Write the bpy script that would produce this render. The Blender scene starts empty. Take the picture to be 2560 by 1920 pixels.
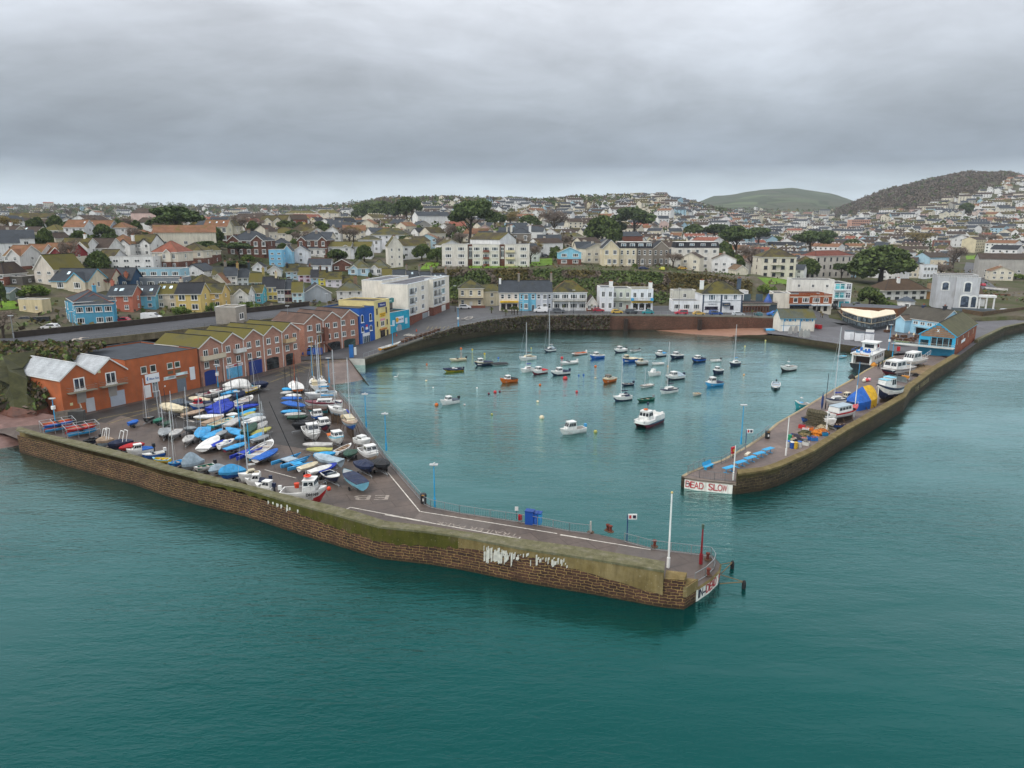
import bpy,math,random
import numpy as np
from mathutils import Vector,Matrix
from math import radians,cos,sin,atan2,dist
PI=math.pi
V3=Vector
# camera, sky, sun, exposure
SC=bpy.context.scene
COL=SC.collection
F,TILT,CAMZ=1775.0,radians(12.5),35.0
cd=bpy.data.cameras.new('camera')
cam=bpy.data.objects.new('camera',cd)
COL.objects.link(cam)
cd.sensor_width=36.0
cd.lens=F/2560*36
cd.clip_start=0.5
cd.clip_end=20000
cam.location=(0,0,CAMZ)
cam.rotation_euler=(radians(90) - TILT,0,0)
SC.camera=cam
SUN_EL,SUN_AZ = radians(48),radians(-125)      # azimuth from +Y towards +X
w=bpy.data.worlds.new('World')
SC.world=w
w.use_nodes=True
nt=w.node_tree
nt.nodes.clear()
class NT:
 def __init__(s,tree):
  s.t=tree
 def n(s,kind,**kw):
  nd=s.t.nodes.new(kind)
  for k,v in kw.items():
   if k[0]=='i' and k[1:].isdigit():
    k2=int(k[1:])
    if hasattr(v,'is_linked') or hasattr(v,'default_value'):
     s.t.links.new(v,nd.inputs[k2])
    else:
     nd.inputs[k2].default_value=v
   else:
    setattr(nd,k,v)
  return nd
 def l(s,a,b):
  s.t.links.new(a,b)
 def math(s,op,a,b=0.0,clamp=False):
  return s.n('ShaderNodeMath',operation=op,use_clamp=clamp,i0=a,i1=b).outputs[0]
 def mix(s,f,a,b,kind='MIX'):
  m=s.n('ShaderNodeMixRGB',blend_type=kind)
  for i,v in enumerate((f,a,b)):
   if hasattr(v,'default_value'):
    s.l(v,m.inputs[i])
   elif i==0:
    m.inputs[0].default_value=v
   else:
    m.inputs[i].default_value=(v[0],v[1],v[2],1)
  return m.outputs[0]
 def noise(s,vec,scale,detail=3,rough=.55,dist=0.0):
  nd=s.n('ShaderNodeTexNoise')
  if vec is not None:
   s.l(vec,nd.inputs['Vector'])
  nd.inputs['Scale'].default_value=scale
  nd.inputs['Detail'].default_value=detail
  nd.inputs['Roughness'].default_value=rough
  nd.inputs['Distortion'].default_value=dist
  return nd.outputs[0]
 def ramp(s,fac,pts,interp='LINEAR'):
  r=s.n('ShaderNodeValToRGB')
  s.l(fac,r.inputs[0])
  e=r.color_ramp
  e.interpolation=interp
  while len(e.elements) < len(pts):
   e.elements.new(0.5)
  for el,(p,c) in zip(e.elements,pts):
   el.position=p
   if isinstance(c,(int,float)):
    c=(c,c,c)
   el.color=(c[0],c[1],c[2],1)
  return r.outputs[0]
 def mapping(s,vec,scale=(1,1,1),rot=(0,0,0),loc=(0,0,0)):
  m=s.n('ShaderNodeMapping')
  s.l(vec,m.inputs[0])
  m.inputs['Scale'].default_value=scale
  m.inputs['Rotation'].default_value=rot
  m.inputs['Location'].default_value=loc
  return m.outputs[0]
k=NT(nt)
sky=k.n('ShaderNodeTexSky',sky_type='NISHITA')
sky.sun_disc=False
sky.sun_elevation=SUN_EL
sky.sun_rotation=SUN_AZ
sky.altitude=30
sky.air_density=1.5
sky.dust_density=3.0
tc=k.n('ShaderNodeTexCoord')
sep=k.n('ShaderNodeSeparateXYZ',i0=tc.outputs['Generated'])
X,Y,Z=sep.outputs
zc=k.math('MAXIMUM',Z,0.0)
zd=k.math('ADD',zc,0.2)
cx=k.math('DIVIDE',X,zd)
cy=k.math('DIVIDE',Y,zd)
cv=k.n('ShaderNodeCombineXYZ',i0=cx,i1=cy).outputs[0]
n1=k.noise(k.mapping(cv,(0.62,0.72,1),loc=(3.1,1.7,0)),1.0,7,.58,.5)
n2=k.noise(k.mapping(cv,(2.2,2.5,1),rot=(0,0,.4)),1.0,6,.62,.4)
cl=k.math('ADD',k.math('MULTIPLY',n1,.66),k.math('MULTIPLY',n2,.34))
band=k.ramp(zc,[(0.0,(.56,.64,.70)),(.035,(.53,.61,.67)),(.052,(.42,.49,.54)),(.078,(.225,.27,.325)),(.11,(.255,.295,.345)),
    (.16,(.375,.415,.465)),(.23,(.52,.555,.61)),(.29,(.67,.70,.755)),(.55,(.86,.89,.94)),(1.0,(1.15,1.18,1.24))])
mod=k.ramp(cl,[(.28,.62),(.41,.82),(.51,1.0),(.60,1.16),(.72,1.36)])
soft=k.ramp(zc,[(0.0,0.25),(.04,.75),(.15,1.0)])
mod=k.mix(soft,(1,1,1),mod)
cloud=k.mix(1.0,band,mod,'MULTIPLY')
cloud10=k.mix(1.0,cloud,(10,10,10),'MULTIPLY')
skyc=k.mix(0.97,sky.outputs[0],cloud10)
bg=k.n('ShaderNodeBackground')
k.l(skyc,bg.inputs[0])
bg.inputs[1].default_value=0.1
out=k.n('ShaderNodeOutputWorld')
k.l(bg.outputs[0],out.inputs[0])
sd=bpy.data.lights.new('sun','SUN')
sun=bpy.data.objects.new('sun',sd)
COL.objects.link(sun)
sd.energy=1.5
sd.angle=radians(25)
sd.color=(1.0,.96,.9)
sun.rotation_euler=V3((-sin(SUN_AZ)*cos(SUN_EL),-cos(SUN_AZ)*cos(SUN_EL),-sin(SUN_EL))).to_track_quat('-Z','Y').to_euler()
SC.view_settings.view_transform='Standard'
SC.view_settings.look='None'
SC.view_settings.exposure=0.42
SC.view_settings.gamma=1.0
SC.render.engine='CYCLES'
SC.cycles.max_bounces=6
SC.cycles.diffuse_bounces=3
SC.cycles.glossy_bounces=3
SC.cycles.transmission_bounces=2
SC.cycles.transparent_max_bounces=6
SC.cycles.volume_bounces=0
SC.cycles.use_denoising=True
random.seed(7)
RNG=np.random.default_rng(7)
# photo measurements -> world
CR={'C1': (0,480,512),'C2': (512,480,512),'C3': (1024,480,512),'C4': (1536,480,512),'C5': (2048,420,512),
 'C6': (0,780,512),'C7': (512,780,512),'D1': (100,1000,512),'D2': (560,1040,512),'D3': (1060,820,512),
 'D4': (1500,820,512),'D5': (2048,740,512),'D6': (1660,920,512),'D7': (1400,1200,512),'D8': (960,1200,512),
 'E1': (380,920,320),'E2': (660,920,320),'E3': (100,1020,320),'E4': (680,1080,320),'E5': (2080,780,320),
 'E6': (1940,960,320),'G1': (880,660,320),'G2': (1920,700,320),'P': (0,0,2560),'Q': (0,0,2560)}
def px(c,x,y):
 a=CR[c]
 s=a[2]/2212.0
 if c=='Q':
  s=1.0
 return a[0]+x*s,a[1]+y*s
CT,ST=cos(TILT),sin(TILT)
def ray(p):
 u=(p[0] - 1280)/F
 v=-(p[1] - 960)/F
 return u,CT+v*ST,-ST+v*CT
def at(c,x,y,z=0.0):
 d=ray(px(c,x,y))
 t=(z - CAMZ)/d[2]
 return d[0]*t,d[1]*t,z
def atY(c,x,y,yy):
 d=ray(px(c,x,y))
 t=yy/d[1]
 return d[0]*t,yy,CAMZ+d[2]*t
def depth_of(x,y,z):
 return y*CT - (z - CAMZ)*ST
def proj(x,y,z):
 dz=z - CAMZ
 dep=y*CT - dz*ST
 return 1280+F*x/dep,960 - F*(y*ST+dz*CT)/dep
# terrain behind the harbour
TCOLS=[
 (-500,150,[(0,11),(25,14),(70,22),(140,29),(200,33),(300,31),(500,20),(800,35),(1300,62),(2000,92),(2800,108),(4500,100)]),
 (115,165,[(0,10.2),(22,11.5),(75,21),(150,29),(200,32),(300,30),(520,18),(800,30),(1300,60),(2000,92),(2800,110),(4500,100)]),
 (512,197,[(0,10.2),(20,11),(60,16),(110,23),(170,29),(230,32),(330,30),(520,20),(800,30),(1300,62),(2000,94),(2800,104),(4500,100)]),
 (760,228,[(0,9),(25,9),(60,13),(100,19),(150,26),(220,33.5),(300,34),(500,22),(900,38),(1500,72),(2200,94),(4500,96)]),
 (960,262,[(0,6),(20,8),(45,12),(70,17),(100,20),(160,26),(250,30),(400,32),(700,47),(1100,78),(1600,88),(4500,90)]),
 (1080,274,[(0,5.2),(2,6.5),(22,16.5),(30,17.2),(60,18.5),(120,24),(220,31),(350,33),(550,44),(900,72),(1300,88),(1900,92),(4500,90)]),
 (1280,274,[(0,5.2),(2,6.5),(22,16.8),(30,17.3),(60,18.0),(120,22),(220,28),(350,31),(550,44),(900,72),(1300,87),(1900,92),(4500,90)]),
 (1500,274,[(0,5.2),(2,6.5),(22,16.2),(30,16.8),(60,17.5),(100,18),(150,19),(300,20),(500,32),(800,60),(1150,82),(1500,84),(2600,90),(4500,90)]),
 (1650,274,[(0,5.2),(2,6.5),(22,15.6),(30,16.2),(60,17),(110,16),(200,14),(400,20),(650,45),(900,72),(1250,96),(1600,90),(2200,70),(4500,120)]),
 (1780,274,[(0,5.2),(2,6.5),(20,14.5),(30,14.8),(60,14),(110,12),(250,11),(500,22),(800,46),(1150,66),(1700,70),(2400,110),(3200,178),(4200,190)]),
 (1900,270,[(0,4.8),(8,6),(26,12),(40,13.5),(70,13),(120,9),(400,10),(700,24),(1100,46),(1700,62),(2400,125),(3200,206),(4200,210)]),
 (1980,262,[(0,4.4),(20,6),(50,10),(80,10),(130,8),(400,9),(700,20),(1100,36),(1700,58),(2400,128),(3200,214),(4200,214)]),
 (2080,252,[(0,3.5),(30,4.5),(80,6),(150,7),(400,9),(700,18),(1100,34),(1600,64),(2400,110),(3200,190),(4200,196)]),
 (2200,246,[(0,2.6),(25,4),(80,5),(350,8),(600,16),(900,38),(1150,72),(1500,120),(1800,118),(3200,110),(4500,110)]),
 (2300,246,[(0,2.6),(25,4),(80,5),(350,8),(550,16),(850,42),(1100,84),(1400,130),(1650,150),(2200,120),(4500,110)]),
 (2400,250,[(0,2.8),(25,4),(80,5),(350,8),(550,18),(850,50),(1100,92),(1400,146),(1600,166),(2200,130),(4500,110)]),
 (2500,252,[(0,3.0),(25,4),(80,5),(350,8),(550,22),(850,58),(1150,108),(1450,154),(1650,166),(2200,140),(4500,110)]),
 (2580,256,[(0,3.2),(25,4),(80,5),(350,8),(550,24),(850,62),(1150,108),(1450,134),(1700,140),(2200,120),(4500,110)]),
 (3100,250,[(0,3.2),(25,4),(80,5),(350,10),(550,26),(850,60),(1150,100),(1450,125),(1700,130),(4500,110)]),
]
_SG=np.concatenate([[-.01],np.linspace(0,60,61),np.geomspace(62,4500,170)])
_UG=np.linspace(-1.05,1.05,421)
_cu=np.array([(c[0] - 1280)/F*CT for c in TCOLS])
_ct=np.array([np.interp(_SG,*zip(*c[2])) for c in TCOLS])
_cb=np.array([float(c[1]) for c in TCOLS])
_TZ = np.array([np.interp(_UG,_cu,_ct[:,j]) for j in range(len(_SG))]).T      # [u,s]
_TB=np.interp(_UG,_cu,_cb)
def _vnoise(x,y,seed):
 r=np.random.default_rng(seed).random((64,64))
 xi,yi=np.floor(x).astype(int),np.floor(y).astype(int)
 fx,fy=x - xi,y - yi
 fx,fy=fx*fx*(3 - 2*fx),fy*fy*(3 - 2*fy)
 g=lambda a,b: r[a % 64,b % 64]
 return (g(xi,yi)*(1 - fx)+g(xi+1,yi)*fx)*(1 - fy)+(g(xi,yi+1)*(1 - fx)+g(xi+1,yi+1)*fx)*fy - .5
def tz(x,y):
 x=np.asarray(x,float)
 y=np.asarray(y,float)
 u=np.clip(x/np.maximum(y,1),-1.04,1.04)
 fu=(u - _UG[0])/(_UG[1] - _UG[0])
 i=np.clip(fu.astype(int),0,len(_UG) - 2)
 fr=fu - i
 s=y - (_TB[i]*(1 - fr)+_TB[i+1]*fr)
 fs=np.interp(s,_SG,np.arange(len(_SG)))
 j=np.clip(fs.astype(int),0,len(_SG) - 2)
 fj=fs - j
 z=(_TZ[i,j]*(1 - fr)+_TZ[i+1,j]*fr)*(1 - fj)+(_TZ[i,j+1]*(1 - fr)+_TZ[i+1,j+1]*fr)*fj
 far=np.clip((s - 300)/900,0,1)
 z=z+far*(14*_vnoise(x/170,y/210,3)+6*_vnoise(x/60,y/80,4))
 return np.where(s < 0,-3.0,z)
_TS=np.concatenate([np.arange(120,420,.75),np.geomspace(420,4600,420)])
def hit(c,x,y):
 d=ray(px(c,x,y))
 t=_TS/d[1]
 dz=CAMZ+d[2]*t - tz(d[0]*t,_TS)
 i=int(np.argmax(dz < 0))
 if dz[i] >=0:
  i=int(np.argmin(dz))
  tt=t[i]
 else:
  a=dz[i - 1]/(dz[i - 1] - dz[i]) if i else 0
  tt=t[i - 1]+(t[i] - t[i - 1])*a
 X_,Y_=d[0]*tt,d[1]*tt
 return X_,Y_,float(tz(X_,Y_))
# mesh building
def srgb(h):
 if not isinstance(h,str):
  return h
 h=h.lstrip('#')
 c=[int(h[i:i+2],16)/255 for i in (0,2,4)]
 return tuple(v/12.92 if v <=.04045 else ((v+.055)/1.055)**2.4 for v in c)
class MB:
 def __init__(s):
  s.v,s.f,s.m,s.uv=[],[],[],None
 def quad(s,a,b,c,d,m=0):
  i=len(s.v)
  s.v+=[a,b,c,d]
  s.f.append((i,i+1,i+2,i+3))
  s.m.append(m)
 def poly(s,pts,m=0):
  i=len(s.v)
  s.v+=list(pts)
  s.f.append(tuple(range(i,i+len(pts))))
  s.m.append(m)
 def box(s,x0,x1,y0,y1,z0,z1,m=0,mt=None,bottom=True):
  i=len(s.v)
  s.v+=[(x0,y0,z0),(x1,y0,z0),(x1,y1,z0),(x0,y1,z0),(x0,y0,z1),(x1,y0,z1),(x1,y1,z1),(x0,y1,z1)]
  s.f+=[(i,i+1,i+5,i+4),(i+1,i+2,i+6,i+5),(i+2,i+3,i+7,i+6),(i+3,i,i+4,i+7),(i+4,i+5,i+6,i+7)]
  s.m+=[m]*4+[m if mt is None else mt]
  if bottom:
   s.f.append((i+3,i+2,i+1,i))
   s.m.append(m)
 def tube(s,p0,p1,r0,r1=None,n=6,m=0,cap=True):
  r1=r0 if r1 is None else r1
  a,b=V3(p0),V3(p1)
  d=(b - a)
  if d.length < 1e-6:
   return
  d.normalize()
  u=d.orthogonal().normalized()
  w_=d.cross(u)
  i=len(s.v)
  for c_,r in ((a,r0),(b,r1)):
   for j in range(n):
    t=2*PI*j/n
    s.v.append(tuple(c_+(u*cos(t)+w_*sin(t))*r))
  for j in range(n):
   s.f.append((i+j,i+(j+1) % n,i+n+(j+1) % n,i+n+j))
   s.m.append(m)
  if cap:
   s.f+=[tuple(range(i+n - 1,i - 1,-1)),tuple(range(i+n,i+2*n))]
   s.m+=[m,m]
 def path(s,pts,r,n=5,m=0):
  for a,b in zip(pts[:-1],pts[1:]):
   s.tube(a,b,r,r,n,m)
 def prism(s,outline,z0,z1,m=0,mt=None):
  n=len(outline)
  i=len(s.v)
  s.v+=[(p[0],p[1],z0) for p in outline]+[(p[0],p[1],z1 if len(p) < 3 else p[2]) for p in outline]
  for j in range(n):
   s.f.append((i+j,i+(j+1) % n,i+n+(j+1) % n,i+n+j))
   s.m.append(m)
  s.f.append(tuple(range(i+n,i+2*n)))
  s.m.append(m if mt is None else mt)
 def lathe(s,prof,n=8,m=0,c=(0,0,0)):
  i=len(s.v)
  for r,z in prof:
   for j in range(n):
    t=2*PI*j/n
    s.v.append((c[0]+r*cos(t),c[1]+r*sin(t),c[2]+z))
  for q in range(len(prof) - 1):
   for j in range(n):
    s.f.append((i+q*n+j,i+q*n+(j+1) % n,i+(q+1)*n+(j+1) % n,i+(q+1)*n+j))
    s.m.append(m)
  if prof[-1][0] > 1e-4:
   s.f.append(tuple(range(i+(len(prof) - 1)*n,i+len(prof)*n)))
   s.m.append(m)
 def ball(s,c,r,n=8,m=0,sz=1.0):
  s.lathe([(max(r*sin(PI*q/6),1e-3),-r*sz*cos(PI*q/6)) for q in range(7)],n,m,c)
 def grid(s,rows,m=0,flip=False,close=False):
  i=len(s.v)
  n=len(rows[0])
  for r in rows:
   s.v+=list(r)
  for a in range(len(rows) - 1):
   for b in range(n if close else n - 1):
    q=(i+a*n+b,i+a*n+(b+1) % n,i+(a+1)*n+(b+1) % n,i+(a+1)*n+b)
    s.f.append(q[::-1] if flip else q)
    s.m.append(m(b) if callable(m) else m)
 def xf(s,M_,start=0):
  for j in range(start,len(s.v)):
   s.v[j]=tuple(M_ @ V3(s.v[j]))
 def mesh(s,name,mats,smooth=False):
  me=bpy.data.meshes.new(name)
  me.from_pydata(s.v,[],s.f)
  for q in mats:
   me.materials.append(q)
  if len(mats) > 1:
   me.polygons.foreach_set('material_index',s.m)
  if smooth:
   me.polygons.foreach_set('use_smooth',[True]*len(me.polygons))
  me.update()
  return me
 def build(s,name,mats,parent=None,loc=None,rz=0.0,smooth=False):
  if not isinstance(mats,(list,tuple)):
   mats=[mats]
  return link(name,s.mesh(name,mats,smooth),parent,loc,rz)
def link(name,data,parent=None,loc=None,rz=0.0,scale=None):
 o=bpy.data.objects.new(name,data)
 COL.objects.link(o)
 if parent is not None:
  o.parent=parent
 if loc is not None:
  o.location=loc
 if rz:
  o.rotation_euler=(0,0,rz)
 if scale is not None:
  o.scale=scale
 return o
THINGS=[]
def tag(o,label,cat,group=None):
 o['label']=label
 o['category']=cat
 if group:
  o['group']=group
 THINGS.append(o)
 return o
def thing(name,label,cat,loc=(0,0,0),rz=0.0,group=None):
 o=link(name,None,None,loc,rz)
 o.empty_display_size=.5
 return tag(o,label,cat,group)
def struct(o,kind='structure'):
 o['kind']=kind
 return o
def copy_thing(src,loc,rz,label,group=None):
 r=src.copy()
 COL.objects.link(r)
 r.location=loc
 r.rotation_euler=(0,0,rz)
 tag(r,label,src['category'],group or src.get('group'))
 for ch in src.children:
  c2=ch.copy()
  COL.objects.link(c2)
  c2.parent=r
  for g in ch.children:
   d=g.copy()
   COL.objects.link(d)
   d.parent=c2
 return r
# materials
MATS={}
def newmat(key):
 m=bpy.data.materials.new(key)
 m.use_nodes=True
 t=m.node_tree
 b=t.nodes['Principled BSDF']
 return m,NT(t),b
def P(hexc,rough=.5,var=.12,scale=.8,spec=.4,metal=0.0,dirt=0.0):
 key=('P',hexc,rough,var,scale,spec,metal,dirt)
 if key in MATS:
  return MATS[key]
 m,q,b=newmat('paint_'+(hexc.strip('#') if isinstance(hexc,str) else 'pale'))
 c=srgb(hexc)
 pos=q.n('ShaderNodeNewGeometry').outputs['Position']
 n=q.noise(pos,scale,4)
 f=q.ramp(n,[(.3,1 - var*1.6),(.7,1+var*.5)])
 colr=q.mix(1.0,c,f,'MULTIPLY')
 if dirt:
  st=q.noise(q.mapping(pos,(1.3,1.3,.16)),1.4,5,.65)
  colr=q.mix(q.math('MULTIPLY',q.ramp(st,[(.48,0.0),(.72,1.0)]),dirt),colr,srgb('#6b6252'))
 q.l(colr,b.inputs['Base Color'])
 b.inputs['Roughness'].default_value=rough
 b.inputs['Specular IOR Level'].default_value=spec
 b.inputs['Metallic'].default_value=metal
 MATS[key]=m
 return m
def WALLM(hexc):
 c=srgb(hexc)
 if c[0] > c[1] > c[2] and c[0] - c[2] < .5 and c[1] > c[0] * .6:            # creams: keep them pale
  g=(c[0]+c[1])/2
  c=tuple(round(v+(g - v)*.38,4) for v in c)
  return P(c,.85,.10,.35,.2,0,.35)
 return P(hexc,.85,.10,.35,.2,0,.35)
def BRICK(hexc,mortar='#8d8072',sc=3.6):
 key=('B',hexc,sc)
 if key in MATS:
  return MATS[key]
 m,q,b=newmat('brick_'+hexc.strip('#'))
 pos=q.n('ShaderNodeTexCoord').outputs['Object']
 se=q.n('ShaderNodeSeparateXYZ',i0=pos)
 v=q.n('ShaderNodeCombineXYZ',i0=q.math('ADD',se.outputs[0],se.outputs[1]),i1=se.outputs[2]).outputs[0]
 br=q.n('ShaderNodeTexBrick')
 q.l(v,br.inputs['Vector'])
 c=srgb(hexc)
 br.inputs['Color1'].default_value=(*c,1)
 br.inputs['Color2'].default_value=(c[0]*.72,c[1]*.7,c[2]*.7,1)
 br.inputs['Mortar'].default_value=(*srgb(mortar),1)
 br.inputs['Scale'].default_value=sc
 br.inputs['Mortar Size'].default_value=.015
 n=q.noise(pos,.5,4)
 q.l(q.mix(1.0,br.outputs[0],q.ramp(n,[(.3,.75),(.7,1.1)]),'MULTIPLY'),b.inputs['Base Color'])
 b.inputs['Roughness'].default_value=.9
 b.inputs['Specular IOR Level'].default_value=.15
 MATS[key]=m
 return m
def ROOF(hexc,moss=0.0,mossc='#5b5420',ribs=0.0):
 key=('R',hexc,moss,mossc,ribs)
 if key in MATS:
  return MATS[key]
 m,q,b=newmat('roof_'+hexc.strip('#'))
 c=srgb(hexc)
 pos=q.n('ShaderNodeNewGeometry').outputs['Position']
 n=q.noise(pos,.45,5,.65)
 colr=q.mix(1.0,c,q.ramp(n,[(.3,.68),(.7,1.18)]),'MULTIPLY')
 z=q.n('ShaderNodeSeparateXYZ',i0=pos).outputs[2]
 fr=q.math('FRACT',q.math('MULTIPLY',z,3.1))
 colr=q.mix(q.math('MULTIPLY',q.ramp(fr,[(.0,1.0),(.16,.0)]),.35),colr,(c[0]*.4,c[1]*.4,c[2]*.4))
 n3=q.noise(pos,7.0,2)
 colr=q.mix(1.0,colr,q.ramp(n3,[(.35,.82),(.65,1.12)]),'MULTIPLY')
 if moss:
  n2=q.noise(pos,.22,6,.72)
  lo=.72 - .45*moss
  colr=q.mix(q.math('MULTIPLY',q.ramp(n2,[(lo,0.0),(lo+.14,1.0)]),.85),colr,srgb(mossc))
 q.l(colr,b.inputs['Base Color'])
 b.inputs['Roughness'].default_value=.8
 b.inputs['Specular IOR Level'].default_value=.25
 MATS[key]=m
 return m
def GLASS(hexc='#20262b'):
 key=('G',hexc)
 if key in MATS:
  return MATS[key]
 m,q,b=newmat('glass_'+hexc.strip('#'))
 c=srgb(hexc)
 pos=q.n('ShaderNodeNewGeometry').outputs['Position']
 n=q.noise(pos,.6,2)
 q.l(q.mix(q.ramp(n,[(.45,0.0),(.6,1.0)]),c,(c[0]*2.6+.02,c[1]*2.6+.02,c[2]*2.5+.02)),b.inputs['Base Color'])
 b.inputs['Roughness'].default_value=.12
 b.inputs['Specular IOR Level'].default_value=.5
 MATS[key]=m
 return m
WHITE=P('#e6e6e2',.5,.06)
_ORD=['first','second','third','fourth','fifth','sixth','seventh','eighth','ninth','tenth','eleventh','twelfth','thirteenth','fourteenth',
  'fifteenth','sixteenth','seventeenth','eighteenth','nineteenth','twentieth']
# SETTING: water, terrain, quays, roads, beaches
def water_mat():
 m,q,b=newmat('sea_water')
 pos=q.n('ShaderNodeNewGeometry').outputs['Position']
 y=q.n('ShaderNodeSeparateXYZ',i0=pos).outputs[1]
 patch=q.noise(q.mapping(pos,(.012,.02,1)),1.0,4,.55,.4)
 colr=q.mix(q.ramp(patch,[(.35,0.0),(.65,1.0)]),(.0002,.022,.020),(.0004,.032,.029))
 sh=q.n('ShaderNodeVectorMath',operation='DISTANCE')
 q.l(q.mapping(pos,(.6,1,1)),sh.inputs[0])
 sh.inputs[1].default_value=(-57,100,0)
 shd=q.math('ADD',sh.outputs['Value'],q.math('MULTIPLY',patch,14))
 colr=q.mix(q.ramp(q.math('DIVIDE',shd,50),[(.30,.9),(.8,0.0)]),colr,(.030,.026,.014))
 sh2=q.n('ShaderNodeVectorMath',operation='DISTANCE')
 q.l(q.mapping(pos,(.5,1,1)),sh2.inputs[0])
 sh2.inputs[1].default_value=(33,236,0)
 colr=q.mix(q.ramp(q.math('DIVIDE',sh2.outputs['Value'],40),[(.15,.8),(.6,0.0)]),colr,(.060,.062,.034))
 q.l(colr,b.inputs['Base Color'])
 b.inputs['Roughness'].default_value=.05
 b.inputs['IOR'].default_value=1.34
 b.inputs['Specular IOR Level'].default_value=.5
 a=q.noise(q.mapping(pos,(.30,.95,1),rot=(0,0,.35)),1.0,5,.6,.3)
 c=q.noise(q.mapping(pos,(1.1,2.6,1),rot=(0,0,-.15)),1.0,3,.6,.5)
 d=q.noise(q.mapping(pos,(.06,.16,1),rot=(0,0,.6)),1.0,2,.5)
 gust=q.ramp(q.noise(q.mapping(pos,(.018,.03,1),loc=(5,2,0)),1.0,3),[(.36,.25),(.62,1.0)])
 h=q.math('ADD',q.math('MULTIPLY',a,.62),q.math('MULTIPLY',c,.30))
 h=q.math('ADD',q.math('MULTIPLY',h,gust),q.math('MULTIPLY',d,.9))
 bm=q.n('ShaderNodeBump')
 bm.inputs['Strength'].default_value=.6
 bm.inputs['Distance'].default_value=.5
 q.l(h,bm.inputs['Height'])
 df=q.n('ShaderNodeBsdfDiffuse')
 q.l(colr,df.inputs['Color'])
 gl=q.n('ShaderNodeBsdfGlossy')
 gl.inputs['Roughness'].default_value=.06
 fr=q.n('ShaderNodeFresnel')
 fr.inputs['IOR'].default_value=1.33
 for nd in (df,gl,fr):
  q.l(bm.outputs[0],nd.inputs['Normal'])
 fac=q.math('MULTIPLY',q.math('POWER',fr.outputs[0],1.25),3.36,True)
 q.l(q.ramp(fr.outputs[0],[(.02,(.16,1,.96)),(.05,(.32,1,.97)),(.08,(.52,1,.99)),(.25,(.70,1,1)),(.6,(.85,1,1))]),gl.inputs['Color'])      # green tint put into the sky reflection's colour, greyer at grazing angles
 mx=q.n('ShaderNodeMixShader')
 q.l(fac,mx.inputs[0])
 q.l(df.outputs[0],mx.inputs[1])
 q.l(gl.outputs[0],mx.inputs[2])
 q.l(mx.outputs[0],m.node_tree.nodes['Material Output'].inputs['Surface'])
 return m
mb=MB()
mb.quad((-2500,-400,0),(2500,-400,0),(2500,1200,0),(-2500,1200,0))
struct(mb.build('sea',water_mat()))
def ground_mat():
 m,q,b=newmat('hill_ground')
 pos=q.n('ShaderNodeNewGeometry').outputs['Position']
 n=q.noise(pos,.05,6,.6)
 n2=q.noise(pos,.011,4,.6)
 n3=q.noise(pos,.7,4,.7)
 base=q.ramp(n,[(.30,srgb('#343622')),(.42,srgb('#454a2c')),(.50,srgb('#50503a')),(.60,srgb('#5a5346')),(.75,srgb('#6f6a60'))])
 y=q.n('ShaderNodeSeparateXYZ',i0=pos).outputs[1]
 fields=q.n('ShaderNodeTexVoronoi',feature='F1')
 q.l(q.mapping(pos,(.0048,.0075,.0)),fields.inputs['Vector'])
 fields.inputs['Scale'].default_value=1.0
 fcol=q.ramp(q.n('ShaderNodeSeparateXYZ',i0=fields.outputs['Color']).outputs[0],[(.0,srgb('#454e39')),(.35,srgb('#525c42')),(.6,srgb('#4e5140')),(.8,srgb('#5a6647')),(1.0,srgb('#585843'))],'CONSTANT')
 edge=q.n('ShaderNodeTexVoronoi',feature='DISTANCE_TO_EDGE')
 q.l(q.mapping(pos,(.0048,.0075,.0)),edge.inputs['Vector'])
 edge.inputs['Scale'].default_value=1.0
 fcol=q.mix(q.ramp(edge.outputs['Distance'],[(.0,1.0),(.028,1.0),(.04,0.0)]),fcol,srgb('#39402c'))
 colr=q.mix(q.math('MULTIPLY_ADD',y,1/400.,-1900/400.,) if False else q.math('DIVIDE',q.math('SUBTRACT',y,1700),300,True),base,fcol)
 colr=q.mix(1.0,colr,q.ramp(n3,[(.3,.72),(.7,1.15)]),'MULTIPLY')
 q.l(colr,b.inputs['Base Color'])
 b.inputs['Roughness'].default_value=.95
 b.inputs['Specular IOR Level'].default_value=.1
 return m
us=np.linspace(-1.03,1.03,331)
ss=np.concatenate([[-.02,.0],np.linspace(2,60,30),np.geomspace(64,4450,120)])
tb=np.interp(us,_UG,_TB)
yy=tb[:,None]+ss[None,:]
xx=us[:,None]*yy
zz=tz(xx,yy)
zz[:,0]=-3
verts=np.stack([xx,yy,zz],-1).reshape(-1,3)
nu,ns=len(us),len(ss)
idx=np.arange(nu*ns).reshape(nu,ns)
faces=np.stack([idx[:-1,:-1],idx[1:,:-1],idx[1:,1:],idx[:-1,1:]],-1).reshape(-1,4)
me=bpy.data.meshes.new('terrain')
me.from_pydata(verts.tolist(),[],faces.tolist())
me.materials.append(ground_mat())
me.polygons.foreach_set('use_smooth',[True]*len(me.polygons))
struct(link('terrain',me))
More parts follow.
